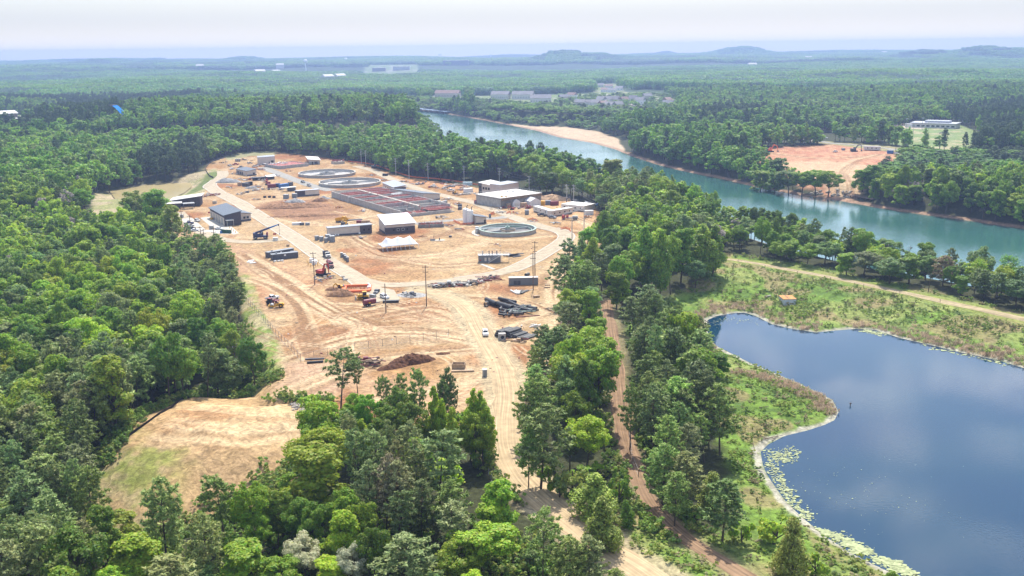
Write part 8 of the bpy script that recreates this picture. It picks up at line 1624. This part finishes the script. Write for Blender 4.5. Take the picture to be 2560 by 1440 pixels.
# ---- ground vegetation
SCR = [npmesh('scrub', *broad(300 + k, 1.5, 1.15, .0, .35, 7, .17, 170, 'round')[0], [LEAF]) for k in range(4)]; COL_SCR = collection('scrub_plants', SCR)
def tuft(seed, n=46, h=1.5):
    rg = np.random.default_rng(seed); C = np.stack([rg.normal(0, .45, n), rg.normal(0, .45, n), rg.uniform(.2, .6, n) * h], 1); T = np.stack([rg.normal(0, .25, n), rg.normal(0, .25, n), np.ones(n)], 1); return npmesh('reed_tuft', *quads(C, unit(rg.normal(size=(n, 3)) * (1, 1, .3)), np.full(n, h * .42), .12, rg, T), [NEEDLE])
COL_REED = collection('reed_tufts', [tuft(400 + k) for k in range(3)])
def inpoly(P, sp):
    lo, hi = P.min(0), P.max(0); gx, gy = np.meshgrid(np.arange(lo[0], hi[0], sp), np.arange(lo[1], hi[1], sp)); x = (gx + RS.uniform(-.5, .5, gx.shape) * sp).ravel(); y = (gy + RS.uniform(-.5, .5, gy.shape) * sp).ravel(); k = sdist(P, x, y) < 0; return x[k], y[k]
x, y = inpoly(MEADOW, 1.9); a = np.degrees(np.arctan2(x, y)); k = (sdist(POND, x, y) > 1.6) & (np.abs(a) < 32) & (pline(ROADS['dike'][0][::3], x, y)[0] > 6.5) & (pline(ROADS['woods'][0][::3], x, y)[0] > 3.4) & (pline(ROADS['haul'][0][::3], x, y)[0] > 5); x, y = x[k], y[k]
g = fbm(x / 16, y / 16, 410); k = RS.uniform(size=len(x)) < np.clip(-.1 + 1.3 * g, 0, 1); x, y, g = x[k], y[k], g[k]; n = len(x); q = RS.uniform(size=n)[:, None]; tone = np.where(q < .36, np.array((.25, .36, .05)), np.where(q < .66, np.array((.33, .38, .08)), np.where(q < .82, np.array((.19, .28, .06)), np.array((.36, .32, .16))))) * RS.uniform(.8, 1.2, (n, 1)); s = RS.uniform(.45, 1.25, n) * (.55 + .9 * g)
scatter('scrub', 'low scrub and weeds covering the pond banks and dike slope', np.stack([x, y, HT(x, y) - .1], 1), RS.integers(0, 4, n), RS.uniform(0, 6.28, n), np.stack([s, s, s * RS.uniform(.5, .95, n)], 1), tone, COL_SCR, 'scrub')
rx = []; 
for pts, wd, nn, zz in (([(1745, 800), (1760, 778), (1830, 768), (1880, 772), (1940, 800), (2000, 815), (2060, 822)], 7.5, 170, -4), ([(2150, 812), (2260, 836), (2400, 868), (2560, 905)], 8, 260, -4), ([(1855, 935), (1930, 948), (2000, 975), (2050, 1000), (2070, 1025)], 4, 240, -4), ([(1730, 870), (1760, 880), (1740, 840)], 4, 120, -4)):
    pl = spline(WP(pts, zz), 1); j = RS.integers(0, len(pl), nn); rx.append(pl[j] + RS.normal(0, wd * .45, (nn, 2)))
rx = np.concatenate(rx); k = sdist(POND, rx[:, 0], rx[:, 1]) > .6; rx = rx[k]; n = len(rx); s = RS.uniform(.5, 1.05, n)
scatter('reeds', 'brown dry reeds along the pond shore', np.stack([rx[:, 0], rx[:, 1], HT(rx[:, 0], rx[:, 1]) - .05], 1), RS.integers(0, 3, n), RS.uniform(0, 6.28, n), np.stack([s * 1.3, s * 1.3, s], 1), np.array((.55, .42, .29)) * RS.uniform(.75, 1.25, (n, 1)), COL_REED, 'reeds')
bx = []
for pts, wd, nn, zz in (([(655, 950), (560, 970), (480, 996), (390, 1050), (300, 1120), (250, 1180)], 4, 420, -6), ([(690, 965), (640, 960), (600, 975)], 4, 90, -3), ([(1236, 1020), (1232, 1120), (1240, 1180), (1290, 1250)], 3, 150, 0), ([(1292, 1060), (1330, 1190), (1420, 1280), (1500, 1360)], 4.5, 260, 0), ([(1530, 1000), (1545, 1100), (1560, 1180), (1600, 1260), (1680, 1340)], 4, 260, 0), ([(1500, 790), (1510, 860), (1525, 940)], 3.5, 140, 0), ([(1640, 760), (1600, 860), (1620, 900)], 7, 160, -1),
    ([(1600, 1060), (1640, 1220), (1740, 1330)], 5, 200, -1), ([(1900, 470), (2100, 505), (2300, 540), (2540, 575)], 5, 420, -6), ([(1580, 392), (1700, 428), (1880, 468)], 4, 240, -6), ([(350, 1320), (500, 1300), (640, 1270), (700, 1230)], 8, 260, -6), ([(1000, 1400), (700, 1440), (300, 1440)], 22, 500, -5), ([(1400, 1440), (1200, 1400)], 10, 160, 0), ([(700, 992), (740, 1000), (830, 1005)], 2, 50, 0)):
    pl = spline(WP(pts, zz), 1.5); j = RS.integers(0, len(pl), nn); bx.append(pl[j] + RS.normal(0, wd * .5, (nn, 2)))
bx = np.concatenate(bx); k = (sdist(POND, bx[:, 0], bx[:, 1]) > 1) & (sdist(RIVER, bx[:, 0], bx[:, 1]) > 1)
for nm in ('haul', 'woods'): k &= pline(ROADS[nm][0][::3], bx[:, 0], bx[:, 1])[0] > ROADS[nm][1] / 2 + .8
bx = bx[k]; n = len(bx); s = RS.uniform(.5, 1.9, n); q = RS.uniform(size=n)[:, None]; tone = np.where(q < .5, np.array((.22, .34, .05)), np.where(q < .8, np.array((.32, .37, .08)), np.array((.16, .25, .05)))) * RS.uniform(.8, 1.2, (n, 1))
scatter('undergrowth', 'undergrowth along the tracks, banks and forest edges', np.stack([bx[:, 0], bx[:, 1], HT(bx[:, 0], bx[:, 1]) - .1], 1), RS.integers(0, 4, n), RS.uniform(0, 6.28, n), np.stack([s, s, s], 1), tone, COL_SCR, 'undergrowth')
print('TREES', NT, 'individual', int(sel.sum()), 'forest', len(sP), 'patches', len(d), 'labels', len(set(r[-1] for r in recs)))
# ------------------------------------------------------------------ light, sky, haze
SUN_EL, SUN_AZ = R_(53), R_(5)          # azimuth to the right of the view direction
sd = Vector((math.sin(SUN_AZ) * math.cos(SUN_EL), math.cos(SUN_AZ) * math.cos(SUN_EL), math.sin(SUN_EL)))
ld = bpy.data.lights.new("sun", 'SUN'); ld.energy = 4.2; ld.angle = R_(.55); ld.color = (1, .95, .87)
lo = bpy.data.objects.new("sun", ld); COL.objects.link(lo); lo.rotation_euler = sd.to_track_quat('Z', 'Y').to_euler(); lo.location = sd * 3000
w = bpy.data.worlds.new("World"); scene.world = w; w.use_nodes = True; nt = w.node_tree; N = nt.nodes; L = nt.links
bg = N["Background"]; bg.inputs["Strength"].default_value = .14
sk = N.new("ShaderNodeTexSky"); sk.sky_type = 'NISHITA'; sk.sun_disc = False; sk.sun_elevation = SUN_EL; sk.sun_rotation = SUN_AZ
sk.air_density = 1.0; sk.dust_density = 1.2; sk.ozone_density = 1.
# high broken clouds, thickening to a milky veil near the horizon
tc = N.new("ShaderNodeTexCoord"); sp = N.new("ShaderNodeSeparateXYZ"); L.new(tc.outputs["Generated"], sp.inputs[0])
def mth(op, a, b=None):
    m = N.new("ShaderNodeMath"); m.operation = op
    for i, v in enumerate((a, b)):
        if v is None: continue
        if isinstance(v, (int, float)): m.inputs[i].default_value = v
        else: L.new(v, m.inputs[i])
    return m.outputs[0]
zc = mth('MAXIMUM', sp.outputs[2], .02)
cx = mth('DIVIDE', sp.outputs[0], zc); cy = mth('DIVIDE', sp.outputs[1], zc)
cb = N.new("ShaderNodeCombineXYZ"); L.new(cx, cb.inputs[0]); L.new(cy, cb.inputs[1])
nz = N.new("ShaderNodeTexNoise"); nz.inputs["Scale"].default_value = 2.6; nz.inputs["Detail"].default_value = 6; nz.inputs["Roughness"].default_value = .55; L.new(cb.outputs[0], nz.inputs["Vector"])
mr = N.new("ShaderNodeMapRange"); mr.interpolation_type = 'SMOOTHSTEP'; mr.inputs["From Min"].default_value = .50; mr.inputs["From Max"].default_value = .64; mr.inputs["To Max"].default_value = .85; L.new(nz.outputs["Fac"], mr.inputs["Value"])
up = N.new("ShaderNodeMapRange"); up.interpolation_type = 'SMOOTHSTEP'; up.inputs["From Min"].default_value = .20; up.inputs["From Max"].default_value = .30; L.new(sp.outputs[2], up.inputs["Value"])
cm = mth('MULTIPLY', mr.outputs[0], up.outputs[0])
ve = N.new("ShaderNodeMapRange"); ve.interpolation_type = 'SMOOTHSTEP'; ve.inputs["From Min"].default_value = .17; ve.inputs["From Max"].default_value = .0; ve.inputs["To Max"].default_value = .9; L.new(sp.outputs[2], ve.inputs["Value"])
m1 = N.new("ShaderNodeMix"); m1.data_type = 'RGBA'; L.new(ve.outputs[0], m1.inputs[0]); L.new(sk.outputs[0], m1.inputs[6]); hr = N.new('ShaderNodeMapRange'); hr.interpolation_type = 'SMOOTHSTEP'; hr.inputs['From Min'].default_value = .035; hr.inputs['From Max'].default_value = .0; L.new(sp.outputs[2], hr.inputs['Value']); m0 = N.new('ShaderNodeMix'); m0.data_type = 'RGBA'; L.new(hr.outputs[0], m0.inputs[0]); m0.inputs[6].default_value = (2.7, 2.9, 3.3, 1); m0.inputs[7].default_value = (4.6, 4.35, 3.95, 1); L.new(m0.outputs[2], m1.inputs[7]); m1.inputs[7].default_value = (2.9, 2.95, 3.3, 1)
m2 = N.new("ShaderNodeMix"); m2.data_type = 'RGBA'; L.new(cm, m2.inputs[0]); L.new(m1.outputs[2], m2.inputs[6]); m2.inputs[7].default_value = (11.0, 11.2, 11.6, 1)
L.new(m2.outputs[2], bg.inputs["Color"])
# haze : one closed box of even, pale air around the scene, sky outside
hb = MB(); hb.box(0, 4850, -22, 20400, 9900, 154)
hz = bpy.data.materials.new("haze_air"); hz.use_nodes = True; nt = hz.node_tree; N = nt.nodes; L = nt.links
for q in list(N):
    if q.type == 'BSDF_PRINCIPLED': N.remove(q)
pv = N.new("ShaderNodeVolumePrincipled"); pv.inputs["Density"].default_value = .00015; pv.inputs["Color"].default_value = (.34, .45, .76, 1); pv.inputs["Anisotropy"].default_value = .35
L.new(pv.outputs[0], [q for q in N if q.type == 'OUTPUT_MATERIAL'][0].inputs["Volume"])
ho = hb.build("haze", hz); stuff(ho, "pale blue summer haze over the far woods", "haze")
ho.display_type = 'WIRE'
# ------------------------------------------------------------------ render settings
vs = scene.view_settings; vs.view_transform = 'Standard'; vs.look = 'None'; vs.exposure = 0.80; vs.gamma = 1; vs.use_curve_mapping = False
scene.render.engine = 'CYCLES'; cy_ = scene.cycles
cy_.use_denoising = True; cy_.max_bounces = 6; cy_.diffuse_bounces = 3; cy_.glossy_bounces = 2; cy_.transmission_bounces = 3; cy_.volume_bounces = 1; cy_.transparent_max_bounces = 4
cy_.caustics_reflective = False; cy_.caustics_refractive = False; cy_.use_adaptive_sampling = True; cy_.adaptive_threshold = .02
